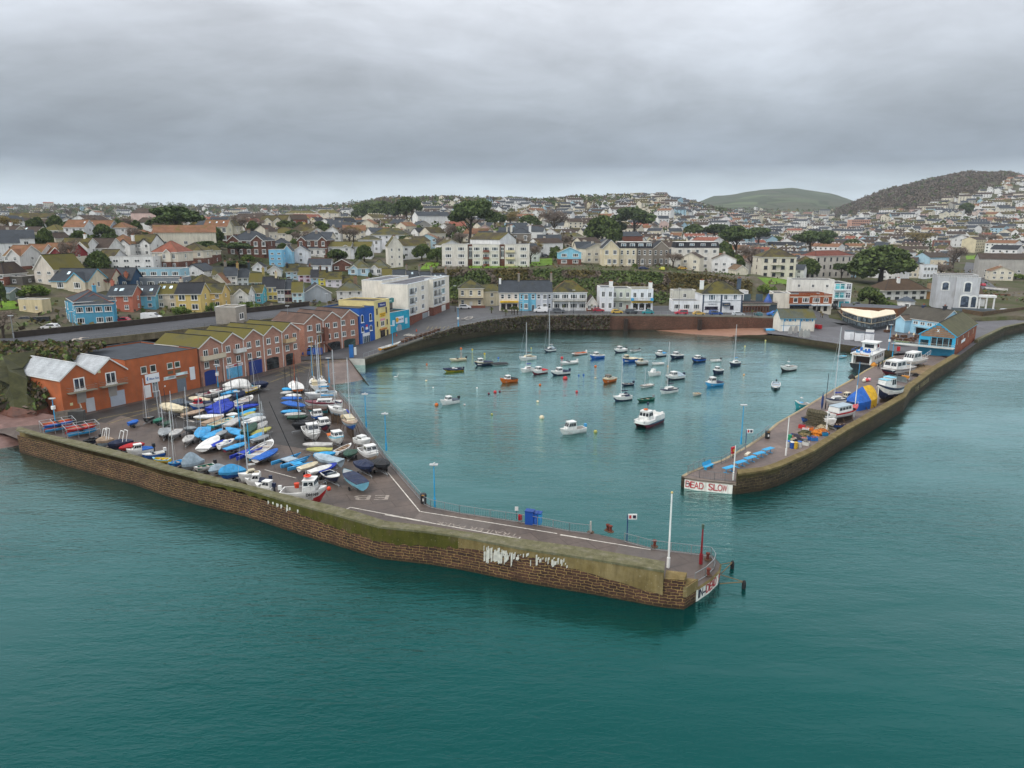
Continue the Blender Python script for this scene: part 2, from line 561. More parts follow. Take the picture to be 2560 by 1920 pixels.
def deck_mat(name,c1,c2,c3,wet=.5,sc=.12,slabs=0.0):
 m,q,b=newmat(name)
 pos=q.n('ShaderNodeNewGeometry').outputs['Position']
 n=q.noise(pos,sc,6,.62,.6)
 n2=q.noise(q.mapping(pos,(.5,.16,1),rot=(0,0,.5)),.55,5,.7)
 n3=q.noise(pos,2.4,4,.7)
 colr=q.ramp(n,[(.28,srgb(c1)),(.5,srgb(c2)),(.72,srgb(c3))])
 colr=q.mix(1.0,colr,q.ramp(n2,[(.3,.74),(.65,1.12)]),'MULTIPLY')
 colr=q.mix(1.0,colr,q.ramp(n3,[(.3,.84),(.7,1.1)]),'MULTIPLY')
 if slabs:
  br=q.n('ShaderNodeTexBrick')
  q.l(q.mapping(pos,(1,1,1),rot=(0,0,-.45)),br.inputs['Vector'])
  br.inputs['Scale'].default_value=slabs
  br.inputs['Color1'].default_value=(1,1,1,1)
  br.inputs['Color2'].default_value=(.84,.84,.85,1)
  br.inputs['Mortar'].default_value=(.6,.58,.56,1)
  br.inputs['Mortar Size'].default_value=.006
  colr=q.mix(1.0,colr,br.outputs[0],'MULTIPLY')
 q.l(colr,b.inputs['Base Color'])
 rr=q.ramp(n,[(.35,.32+.4*(1 - wet)),(.62,.75)])
 q.l(rr,b.inputs['Roughness'])
 b.inputs['Specular IOR Level'].default_value=.35
 return m
M_DECK=deck_mat('wet_concrete','#453a33','#5b5049','#6c6058',.8,.09,.11)
M_TAR=deck_mat('dark_tarmac','#2b2826','#363331','#413d3b',.6,.15)
M_ROAD=deck_mat('road_tarmac','#403f3f','#4c4c4e','#59595c',.5,.1)
M_PINK=deck_mat('pink_concrete','#5d504a','#6f615a','#7f726b',.7,.12,.16)
M_QUAYR=deck_mat('quay_tarmac','#4c4a4b','#58575a','#636266',.5,.08)
def stone_mat(name,c1,c2,mortar,bw=.95,bh=.37,moss='#5c5a1c',top=None,wl=.5,mossy=.5):
 m,q,b=newmat(name)
 uv=q.n('ShaderNodeUVMap').outputs[0]
 wob=q.noise(uv,.9,3)
 wv=q.n('ShaderNodeVectorMath',operation='SCALE')
 q.l(q.n('ShaderNodeCombineXYZ',i0=wob,i1=q.noise(q.mapping(uv,loc=(7,3,0)),1.3,3)).outputs[0],wv.inputs[0])
 wv.inputs['Scale'].default_value=.42
 wuv=q.n('ShaderNodeVectorMath',operation='ADD')
 q.l(uv,wuv.inputs[0])
 q.l(wv.outputs[0],wuv.inputs[1])
 br=q.n('ShaderNodeTexBrick')
 q.l(wuv.outputs[0],br.inputs['Vector'])
 br.offset=.43
 br.squash=1.35
 br.squash_frequency=3
 br.inputs['Scale'].default_value=1.0
 br.inputs['Brick Width'].default_value=bw
 br.inputs['Row Height'].default_value=bh
 br.inputs['Mortar Size'].default_value=.03
 br.inputs['Mortar Smooth'].default_value=.6
 br.inputs['Bias'].default_value=-.1
 br.inputs['Color1'].default_value=(*srgb(c1),1)
 br.inputs['Color2'].default_value=(*srgb(c2),1)
 br.inputs['Mortar'].default_value=(*srgb(mortar),1)
 v=q.n('ShaderNodeSeparateXYZ',i0=uv).outputs[1]
 n=q.noise(uv,.35,5,.6)
 n2=q.noise(uv,3.0,4,.7)
 bad=q.noise(q.mapping(uv,(.5,1.0,1)),.8,4,.65)
 colr=q.mix(q.ramp(bad,[(.55,0.0),(.68,.8)]),br.outputs[0],q.mix(n2,srgb(c1),srgb(c2)))
 colr=q.mix(1.0,colr,q.ramp(n2,[(.3,.5),(.72,1.35)]),'MULTIPLY')
 colr=q.mix(1.0,colr,q.ramp(n,[(.3,.7),(.7,1.15)]),'MULTIPLY')
 edge=q.math('ADD',v,q.math('MULTIPLY',q.math('SUBTRACT',q.noise(q.mapping(uv,(.16,.35,1)),1.0,5,.6),.5),3.4))
 t_=3.4 if top is None else top
 colr=q.mix(q.math('MULTIPLY',q.ramp(q.math('DIVIDE',q.math('SUBTRACT',edge,t_ - .75),1.3),[(0,0.0),(1,1.0)]),mossy),colr,
    q.mix(n2,srgb(moss),srgb('#3f3a14')))
 wlv=q.math('ADD',v,q.math('MULTIPLY',q.math('SUBTRACT',n,.5),.5))
 colr=q.mix(q.ramp(wlv,[(.0,.85),(wl*.5,.5),(wl,0.0)]),colr,srgb('#2c2417'))
 q.l(colr,b.inputs['Base Color'])
 b.inputs['Roughness'].default_value=.85
 b.inputs['Specular IOR Level'].default_value=.25
 bm=q.n('ShaderNodeBump')
 bm.inputs['Strength'].default_value=.8
 bm.inputs['Distance'].default_value=.06
 q.l(q.math('SUBTRACT',q.math('MULTIPLY',n2,.5),br.outputs['Fac']),bm.inputs['Height'])
 q.l(bm.outputs[0],b.inputs['Normal'])
 return m
def conc_mat(name,c1,c2,c3,sc=.8):
 m,q,b=newmat(name)
 pos=q.n('ShaderNodeNewGeometry').outputs['Position']
 n=q.noise(pos,sc,6,.65)
 n2=q.noise(q.mapping(pos,(1.5,1.5,.25)),1.1,5,.7)
 colr=q.ramp(n,[(.3,srgb(c1)),(.5,srgb(c2)),(.7,srgb(c3))])
 colr=q.mix(1.0,colr,q.ramp(n2,[(.3,.66),(.7,1.15)]),'MULTIPLY')
 sp=q.noise(pos,6,3)
 colr=q.mix(q.ramp(sp,[(.66,0.0),(.75,.6)]),colr,srgb('#b9b39a'))
 q.l(colr,b.inputs['Base Color'])
 b.inputs['Roughness'].default_value=.9
 b.inputs['Specular IOR Level'].default_value=.2
 return m
M_COPE=conc_mat('mossy_coping','#57543a','#68654c','#777262')
M_COPE2=conc_mat('brown_coping','#5f5234','#6d603f','#7c6f4a')
M_MOSSC=conc_mat('green_mossy_concrete','#3a3c10','#4c4a18','#544832',.7)
M_CONC=conc_mat('stained_concrete','#6a5a34','#7a6a46','#8a7a58',.5)
M_STONE=stone_mat('red_sandstone_wall','#5a3e31','#382721','#a88a55',.8,.31)
M_STONE2=stone_mat('weedy_stone_wall','#4a3d2f','#292119','#75663f',.9,.4,'#57501f',2.6,1.1,.75)
M_STONE3=stone_mat('red_brick_quay_wall','#6e4a3c','#563c32','#66503f',.5,.2,'#4a4420',5.6,.8,.35)
M_STONE4=stone_mat('ivy_brown_wall','#4c4430','#3a3524','#5c5032',.8,.35,'#4b4522',3.6,1.0,.8)
def wall_strip(name,pts,zb,zt,mat,parent=None,mats=None):
 me_v,me_f,uvs=[],[],[]
 L=0.0
 cum=[]
 for i,p in enumerate(pts):
  if i:
   L+=dist(p[:2],pts[i - 1][:2])
  cum.append(L)
 zts=zt if isinstance(zt,(list,tuple)) else [zt]*len(pts)
 for p,z in zip(pts,zts):
  me_v+=[(p[0],p[1],zb),(p[0],p[1],z)]
 for i in range(len(pts) - 1):
  me_f.append((2*i,2*i+2,2*i+3,2*i+1))
  uvs+=[(cum[i],zb),(cum[i+1],zb),(cum[i+1],zts[i+1]),(cum[i],zts[i])]
 me_=bpy.data.meshes.new(name)
 me_.from_pydata(me_v,[],me_f)
 ul=me_.uv_layers.new(name='UVMap')
 ul.data.foreach_set('uv',[c for u_ in uvs for c in u_])
 me_.materials.append(mat)
 return link(name,me_,parent)
# outlines (world metres; z of the deck 1.5)
OUT=[(-78,107.5),(-72.3,104.3),(-61.4,98),(-52.2,93),(-46.4,89.2),(-40,85.6),(-32.7,82),(-24.6,76.8),(-19.6,73.9),(-14.3,70.7),(-8.8,69.4),(-5.6,68.3),(1.1,65.4),(7.6,63.2),(14.1,60.7),(16.1,60.3)]
INB=[(-79,109.5),(-73.2,105.9),(-63.4,101),(-53.2,95.1),(-44.1,89.4),(-36.4,85.2),(-27.9,80.4),(-22.7,77.6),(-17.8,74.9),(-13.8,72.1),(-8.9,70.8),(-5.5,69.5),(0.2,67.8),(7.6,65.4),(14.6,62.5)]
DZ=1.5
tip=[(17.7,61.8),(19.3,63.4),(20.6,65.1),(21.2,66.6),(20.9,68.5)]
inner=[(15.0,70.2),(12.5,72.0),(8.9,74.1),(6.6,74.7),(1.3,77.1),(-6.1,79.8),(-9.7,81.6),(-10.4,82.4),(-18.8,101),(-25.0,116.4),(-31,132.3),(-34.6,140.3),(-39.5,150.5)]
slipA,slipB,slipC,slipD=(-49.5,170.5),(-42.2,180.5),(-32.2,156.0),(-39.5,150.5)
quayL=[(-42.2,180.5,1.7),(-38.0,180.4,1.75),(-29.2,200.6,2.6),(-22.6,213.0,3.5),(-16.2,222.5,4.3),(-8.0,231.5,4.9),(3.6,240.0,5.2)]
fronts=[(-81.5,121.5,1.5),(-78.7,126,1.5),(-66.4,148.1,1.5),(-53.0,176.2,1.6),(-45,193,1.7),(-40.3,207,2.0),(-37.2,215.8,2.3),(-32.6,225,3.0),(-27.0,233,3.6),(-25.9,255,4.6),(-23,277,5.2)]
DB = (-84,113)          # left end of the yard
mb=MB()
mb.poly([(x,y,DZ) for x,y in INB[:-1]]+[(14.6,62.5,DZ)]+[(x,y,DZ) for x,y in tip+inner]+[(slipA[0],slipA[1],DZ),(slipB[0],slipB[1],DZ),(-50,196,DZ),(-62,240,DZ),(-135,180,DZ),(-125,128,DZ),(-84,113,DZ)])
struct(mb.build('boat_park_ground',M_DECK))
mb=MB()
zt=DZ+.004
lane=[('E1',0,545),('E1',380,610),('E1',760,420),('E1',1330,300),('C7',640,690),('C7',1060,560),('C7',1290,560),('C7',1330,900),('C7',1250,1150),('C7',1090,1480),('C7',780,1430),('C7',560,1380),('C7',300,1150),('E1',1100,1010),('E1',400,1040),('E3',1400,130),('E3',1130,260),('E3',760,200),('E3',760,130)]
mb.poly([at(*p,zt) for p in lane])
struct(mb.build('tarmac_lane',M_TAR))
mb=MB()
mb.poly([at('D8',*p,zt) for p in [(390,345),(1170,465),(1110,540),(1010,560),(300,440)]])
mb.poly([at('D7',*p,zt) for p in [(640,690),(1000,760),(1190,800),(980,900),(590,790)]])
struct(mb.build('tarmac_patches',deck_mat('worn_tarmac','#4f4742','#5e5650','#6a615b',.8,.12)))
mb=MB()
mb.quad((*slipA,DZ),(*slipD,-.55),(*slipC,-.55),(*slipB,DZ))
struct(mb.build('slipway',M_PINK))
wall_strip('slipway_wall',[slipB,slipC],-2,[1.7,0.1],M_STONE2)['kind']='structure'
mb=MB()
fz=[(-58,178,1.6),(-58,196,1.72),(-56,212,2.0),(-54,222,2.4),(-50,232,3.1),(-46,240,3.9),(-44,275,5.2)]
mb.grid([[f,((f[0]+q_[0])/2,(f[1]+q_[1])/2,(f[2]+q_[2])/2+.03),q_] for f,q_ in zip(fz,quayL)],flip=True)
struct(mb.build('quay_street',M_ROAD))
mb=MB()
roadedge=[(3.6,240.0),(10,242.6),(35.5,243.6),(51,243.2),(80,240.2),(89,236.5),(93,236.0)]
RZ=5.2
mb.poly([(x,y,RZ) for x,y in roadedge]+[(104,243,RZ),(112,262,RZ),(110,285,RZ),(-40,285,RZ),(-36,240,4.3),(-8.0,231.5,4.9)][:4]+[(-30,285,RZ),(-30,262,RZ)])
struct(mb.build('harbour_road',M_ROAD))
QZ=1.9
inR=[(81,223.5),(84.5,219.8),(90.5,209),(96.2,200.6),(101.5,195.5),(104,190.5),(101.3,185.6),(83.8,165.6),(75.1,154.6),(67.2,145.3),(54.0,128.9),(46.2,119.6),(43.2,115.2),(40.5,111.2),(36.1,105.6),(30.9,99.6),(28.0,97.2),(24.6,94.2),(23.3,92.6)]
tipR=[(23.6,91.9),(25.2,91.0),(27.2,90.4),(29.5,89.7)]
outR=[(29.9,89.5),(33.9,90.9),(36.8,92.8),(44.1,99.4),(53.8,110.1),(61.6,118.2),(75.8,133.2),(81.5,141.5),(97.3,160.2),(114.4,179.0),(135.5,204.2),(161.6,231.2),(178,243.5),(215,262),(330,300)]
mb=MB()
pierdeck=[(x,y,DZ) for x,y in inR[6:]]+[(x,y,DZ) for x,y in tipR]+[(x,y,DZ) for x,y in outR[:10]]+[(112,190,DZ)]
mb.poly(pierdeck)
struct(mb.build('pier_deck',M_PINK))
mb=MB()
mb.poly([(x,y,QZ) for x,y in inR[:7]]+[(104.2,189.5,DZ+.02),(112,190,DZ+.02),(115,179.8,QZ)]+[(x,y,QZ) for x,y in outR[10:]]+[(330,330,QZ),(160,300,QZ),(112,285,QZ),(100,252,QZ),(97,240,QZ),(84,236,QZ)])
struct(mb.build('quay_ground',M_QUAYR))
mb=MB()
mb.quad((93,238,RZ - .02),(118,244,QZ+.05),(128,262,QZ+.05),(104,272,RZ - .02))
mb.grid([[(89,236.5,RZ),(97,239,RZ),(104,243,RZ),(112,262,RZ),(110,285,RZ)],[(93,233.5,QZ),(102,236,QZ),(112,240,QZ),(121,258,QZ),(127,285,QZ)]],flip=True)
struct(mb.build('road_ramp',M_ROAD))
wl=thing('harbour_wall','long red sandstone pier wall with pale mortar and mossy top, in front of the boat park','wall')
wall_strip('stone_face',OUT,-2,2.95,M_STONE,wl)
wall_strip('stone_face',[(16.1,60.3),(17.6,61.75)],-2,2.4,M_STONE,wl)
wall_strip('inner_face',[p[:2] for p in reversed(INB)],DZ - .3,3.8,M_CONC,wl)
mb=MB()
off=.04
band=[(p[0]+.02,p[1] - off) for p in OUT]
_jr=random.Random(1)
lows=[3.35,3.4,3.35,3.3,3.35,3.2,3.15,2.75,2.15,1.95,2.05,2.45,3.05,2.2,1.25]
for i in range(5,len(band) - 2):
 m_=0 if i < 11 else 1
 n_=14
 jt=[lows[i]]+[lows[i]+(lows[i+1] - lows[i])*k_/n_+_jr.uniform(-.22,.22)*(1 if i < 11 else .3) for k_ in range(1,n_)]+[lows[i+1]]
 for k_ in range(n_):
  a,b_=[tuple(band[i][c_]+(band[i+1][c_] - band[i][c_])*q_/n_ for c_ in (0,1)) for q_ in (k_,k_+1)]
  mb.quad((*a,jt[k_]),(*b_,jt[k_+1]),(*b_,3.62),(*a,3.62),m_)
mb.build('parapet_band',[M_MOSSC,M_CONC],wl)
mb=MB()
o2=[(p[0]+.03,p[1] - .1) for p in OUT]
for i in range(len(INB) - 1):
 a,b_,c_,d_=o2[i],o2[i+1],INB[i+1],INB[i]
 mb.quad((*a,3.82),(*b_,3.82),(*c_,3.8),(*d_,3.8))
 mb.quad((*a,3.6),(*b_,3.6),(*b_,3.82),(*a,3.82))
mb.quad((*o2[14],3.82),(*o2[14],1.0),(*INB[14],1.0),(*INB[14],3.8))
mb.build('coping',M_COPE,wl)
mb = MB()      # stepped end: lower concrete block and stone plinth
A_,B_=V3((14.15,60.55,0)),V3((16.2,60.1,0))
mb.prism([(14.2,60.7),(16.0,60.45),(16.6,61.9),(14.75,62.4)],1.2,2.95)
mb.prism([(15.9,60.25),(16.25,60.22),(17.65,61.7),(16.7,62.0)],1.3,2.35)
mb.build('end_block',M_CONC,wl)
tg=wall_strip('painted_end',[(17.55,61.7)]+tip,-1.2,1.3,P('#e3e0d6',.7,.1,.8,.3,0,.5),wl)
mb=MB()
for a,b_ in zip([(17.5,61.65)]+tip[:-1],tip):
 mb.quad((a[0]+.12,a[1] - .1,1.32),(b_[0]+.12,b_[1] - .1,1.32),(b_[0],b_[1],1.52),(a[0],a[1],1.52))
mb.build('tip_kerb',M_COPE2,wl)
wall_strip('inner_stone_face',[tip[-1]]+inner,-2,DZ,M_STONE2,wl)
wr=thing('harbour_wall','dark weedy stone wall of the pier with the moored ferry, curving along the open sea','wall')
wall_strip('stone_face',outR[:10],-2,2.7,M_STONE2,wr)
inn=[(30.4,91.2),(34.1,92.2),(36.4,93.9),(43.5,100.2),(53.1,110.9),(60.8,119.1),(74.9,134.1),(80.6,142.4),(96.4,161.1),(113.3,179.9)]
wall_strip('inner_face',inn[::-1],DZ - .3,2.72,M_STONE2,wr)
mb=MB()
for i in range(len(inn) - 1):
 a,b_,c_,d_=outR[i],outR[i+1],inn[i+1],inn[i]
 a,b_=(a[0]+.08,a[1] - .08),(b_[0]+.08,b_[1] - .08)
 mb.quad((*a,2.95),(*b_,2.95),(*c_,2.95),(*d_,2.95))
 mb.quad((*a,2.68),(*b_,2.68),(*b_,2.95),(*a,2.95))
 mb.quad((*c_,2.7),(*d_,2.7),(*d_,2.95),(*c_,2.95))
mb.quad((*outR[0],1.2),(*inn[0],1.2),(*inn[0],2.95),(*outR[0],2.95))
mb.build('coping',M_COPE2,wr)
wall_strip('painted_end',tipR,-1.2,1.32,P('#e6e3da',.7,.1,.8,.3,0,.5),wr)
wall_strip('stone_end',[tipR[-1],outR[0]],-1.2,1.3,M_STONE2,wr)
wall_strip('inner_stone_face',inR[6:]+[tipR[0]],-2,DZ,M_STONE2,wr)
mb=MB()
for a,b_ in zip(inR[6:-1],inR[7:]):
 d=V3((b_[0] - a[0],b_[1] - a[1])).normalized()
 nx,ny=d.y*.5,-d.x*.5
 mb.quad((a[0],a[1],DZ+.06),(b_[0],b_[1],DZ+.06),(b_[0] - nx,b_[1] - ny,DZ+.06),(a[0] - nx,a[1] - ny,DZ+.06))
mb.build('edge_stones',P('#9a8b70',.9,.2),wr)
mb=MB()
for a,b_ in zip(tipR,tipR[1:]+[outR[0]]):
 mb.quad((a[0],a[1] - .06,1.32),(b_[0],b_[1] - .06,1.32),(b_[0],b_[1]+.35,1.56),(a[0],a[1]+.35,1.56))
mb.build('tip_kerb',P('#7d7468',.9,.2),wr)
sw=thing('sea_wall','low curving sea wall and railing beyond the stone boathouse','wall')
wall_strip('stone_face',outR[9:],-2,[2.6,2.2,2.6,2.8,2.9,2.9],M_STONE2,sw)
mb=MB()
for a,b_ in zip(outR[10:-1],outR[11:]):
 mb.prism([a,b_,(b_[0] - .6,b_[1]+.9),(a[0] - .6,a[1]+.9)],1.7,2.85)
mb.build('parapet',M_COPE,sw)
fw=thing('quay_wall','tall red brick harbour wall below the far road, half hidden by brown ivy','wall')
far=[(11,242.4),(22,243.2),(35.5,243.4),(51,243.0),(80,240.0),(89,236.3)]
wall_strip('brick_face',[(11,242.6 - .2)]+far[1:],-1.5,5.25,M_STONE3,fw)
mb=MB()
for x_ in (38.5,63.5):
 mb.box(x_,x_+1.1,241.3+(0 if x_ < 50 else -1.2),243.2,-1,4.2)
mb.build('buttress',P('#33261f',.9,.25),fw)
mb=MB()
for a,b_ in zip(roadedge[:-1],roadedge[1:]):
 mb.prism([(a[0],a[1] - .25),(b_[0],b_[1] - .25),(b_[0],b_[1]+.35),(a[0],a[1]+.35)],5.0,5.5)
mb.build('coping',P('#77756c',.9,.2),fw)
qw=thing('quay_wall','weedy quay wall under the street with the coloured shop fronts','wall')
wall_strip('stone_face',[q_[:2] for q_ in quayL[1:]]+[(7.5,240.5),(12.0,241.8)],-1.5,[q_[2] for q_ in quayL[1:]]+[5.2,5.2],M_STONE4,qw)
mb=MB()
for a,b_ in zip(quayL[1:-1],quayL[2:]):
 mb.quad((a[0]+.15,a[1] - .1,a[2]+.1),(b_[0]+.15,b_[1] - .1,b_[2]+.1),(b_[0] - .5,b_[1]+.3,b_[2]+.1),(a[0] - .5,a[1]+.3,a[2]+.1))
 mb.quad((a[0]+.15,a[1] - .1,a[2] - .3),(b_[0]+.15,b_[1] - .1,b_[2] - .3),(b_[0]+.15,b_[1] - .1,b_[2]+.1),(a[0]+.15,a[1] - .1,a[2]+.1))
mb.build('coping',P('#6b675e',.9,.2),qw)
wall_strip('slip_side_face',[(-42.2,180.5),(-38.0,180.4)],-1,1.72,P('#c9c6bd',.8,.1),qw)
rw=thing('quay_wall','low stained stone quay wall below the white kiosks','wall')
wall_strip('stone_face',[(72,229.5),(76,227)]+inR[:7],-1.5,[.3,.9,1.3,1.6,1.9,1.9,1.9,1.9,1.9],M_STONE4,rw)
def sand(name,c1,c2):
 m,q,b=newmat(name)
 pos=q.n('ShaderNodeNewGeometry').outputs['Position']
 q.l(q.ramp(q.noise(pos,.5,6,.7),[(.3,srgb(c1)),(.7,srgb(c2))]),b.inputs['Base Color'])
 b.inputs['Roughness'].default_value=.6
 return m
mb=MB()
mb.grid([[(48,243,-.1),(58,243.2,.5),(70,241.7,.8),(84,239,1.5),(93,238,1.92)],[(48,238,-.5),(58,236,.0),(70,234,.35),(80,229.5,1.0),(84,228,1.85)],[(48,232,-1),(58,230,-.5),(70,229.3,-.1),(76,227,.6),(81,223.5,1.6)]],flip=True)
struct(mb.build('beach',sand('red_sand','#7a5644','#94705a'),smooth=True))
r_=random.Random(3)
mb=MB()
rows=[]
for i in range(15):
 row=[]
 for j in range(13):
  x=-128+i*3.4
  y=96+j*2.2
  hgt=-.9+j*.2+.3*r_.random() - max(0,(i - 12))*.4
  if j > 7:
   hgt+=(j - 7)*.25
  row.append((x+r_.uniform(-1,1),y+r_.uniform(-.8,.8),hgt))
 rows.append(row)
mb.grid(rows)
struct(mb.build('rocky_shore',sand('red_rock','#523a33','#7d6058')))
mb=MB()
rows=[]
ctr=[(-140,128),(-118,126),(-104,124.5),(-96,122.5),(-90.5,121),(-86.5,119.5),(-83.6,119.8),(-82.6,123),(-85,130),(-92,140)]
for zi,(zz_,sh) in enumerate([(-1,-.6),(1.2,0),(2.6,.8),(4.0,1.4),(5.2,2.6),(7.2,5.0),(9.4,8.0),(11.6,14)]):
 row=[]
 for i,(x,y) in enumerate(ctr):
  nx,ny=(-.1,1) if i < 5 else ((-.6,.8) if i < 7 else (-1,.2))
  row.append((x+nx*sh+r_.uniform(-.5,.5),y+ny*sh+r_.uniform(-.5,.5),zz_*(1.0 if i < 6 else .82)+r_.uniform(-.3,.3)))
 rows.append(row)
mb.grid(rows,m=0)
mb.m=[0 if j//(len(ctr) - 1) < 3 else 1 for j in range(len(mb.f))]
def mound_mat():
 m,q,b=newmat('netted_bank')
 pos=q.n('ShaderNodeNewGeometry').outputs['Position']
 q.l(q.ramp(q.noise(pos,.35,6,.7),[(.3,srgb('#1a1e0c')),(.45,srgb('#2e2f14')),(.58,srgb('#3c3c1b')),(.7,srgb('#454840'))]),b.inputs['Base Color'])
 b.inputs['Roughness'].default_value=.95
 return m
struct(mb.build('cliff',[sand('red_cliff','#3f2218','#6b3d29'),mound_mat()]))
# BUILDINGS
RC={'S': ('#3b4046',.25),'SM': ('#3d4038',.62),'B': ('#43372f',.3),'BM': ('#423a2b',.62),'R': ('#85503f',.12),'O': ('#7d5840',.42),
 'G': ('#5b5633',.8),'D': ('#2b2d32',.1),'DM': ('#34342c',.7),'T': ('#6f5a44',.3),'RD': ('#6b3a2d',.3),'SG': ('#5c6a72',.15),'GR': ('#55594f',.6)}
def RF(k_):
 if k_ in RC:
  return ROOF(*RC[k_])
 return ROOF(k_,.15)
_WIN={}
def winmesh(kind='sash',frame='#e4e4e0',glass='#23292e'):
 key=(kind,frame,glass)
 if key in _WIN:
  return _WIN[key]
 mb=MB()
 t=.09
 mb.box(-.5,.5,-.05,.04,0,t,0)
 mb.box(-.5,.5,-.05,.04,1 - t,1,0)
 mb.box(-.5,-.5+t,-.048,.04,t,1 - t,0)
 mb.box(.5 - t,.5,-.048,.04,t,1 - t,0)
 if kind=='sash':
  mb.box(-.5+t,.5 - t,-.045,.02,.48,.54,0)
 elif kind=='two':
  mb.box(-.04,.04,-.045,.02,t,1 - t,0)
 elif kind=='three':
  for x in (-.2,.2):
   mb.box(x - .03,x+.03,-.045,.02,t,1 - t,0)
 elif kind=='four':
  mb.box(-.04,.04,-.045,.02,t,1 - t,0)
  mb.box(-.5+t,-.04,-.044,.02,.6,.66,0)
  mb.box(.04,.5 - t,-.044,.02,.6,.66,0)
 mb.box(-.56,.56,-.12,.02,-.09,-.004,0)
 mb.quad((-.5+t,-.012,t),(.5 - t,-.012,t),(.5 - t,-.012,1 - t),(-.5+t,-.012,1 - t),1)
 me_=mb.mesh('window',[P(frame,.5,.05),GLASS(glass)])
 _WIN[key]=me_
 return me_
_DOOR={}
def doormesh(colr='#3a4a5a',frame='#e4e4e0'):
 key=(colr,frame)
 if key not in _DOOR:
  mb=MB()
  mb.box(-.5,.5,-.05,.03,0,1,0)
  mb.box(-.42,.42,-.075,.0,0.02,.95,1)
  _DOOR[key]=mb.mesh('door',[P(frame,.5,.05),P(colr,.4,.1)])
 return _DOOR[key]
def chim_mesh(w_,d_,h_,mat,pots=2):
 mb=MB()
 mb.box(-w_/2,w_/2,-d_/2,d_/2,-1.2,h_,0)
 mb.box(-w_/2 - .07,w_/2+.07,-d_/2 - .07,d_/2+.07,h_ - .28,h_ - .02,0)
 for i in range(pots):
  x=(-.5+(i+.5)/pots)*w_*.85
  mb.tube((x,0,h_ - .02),(x,0,h_+.5),.13,.1,6,1)
 return mb.mesh('chimney',[mat,P('#8d4f36',.8,.15)])
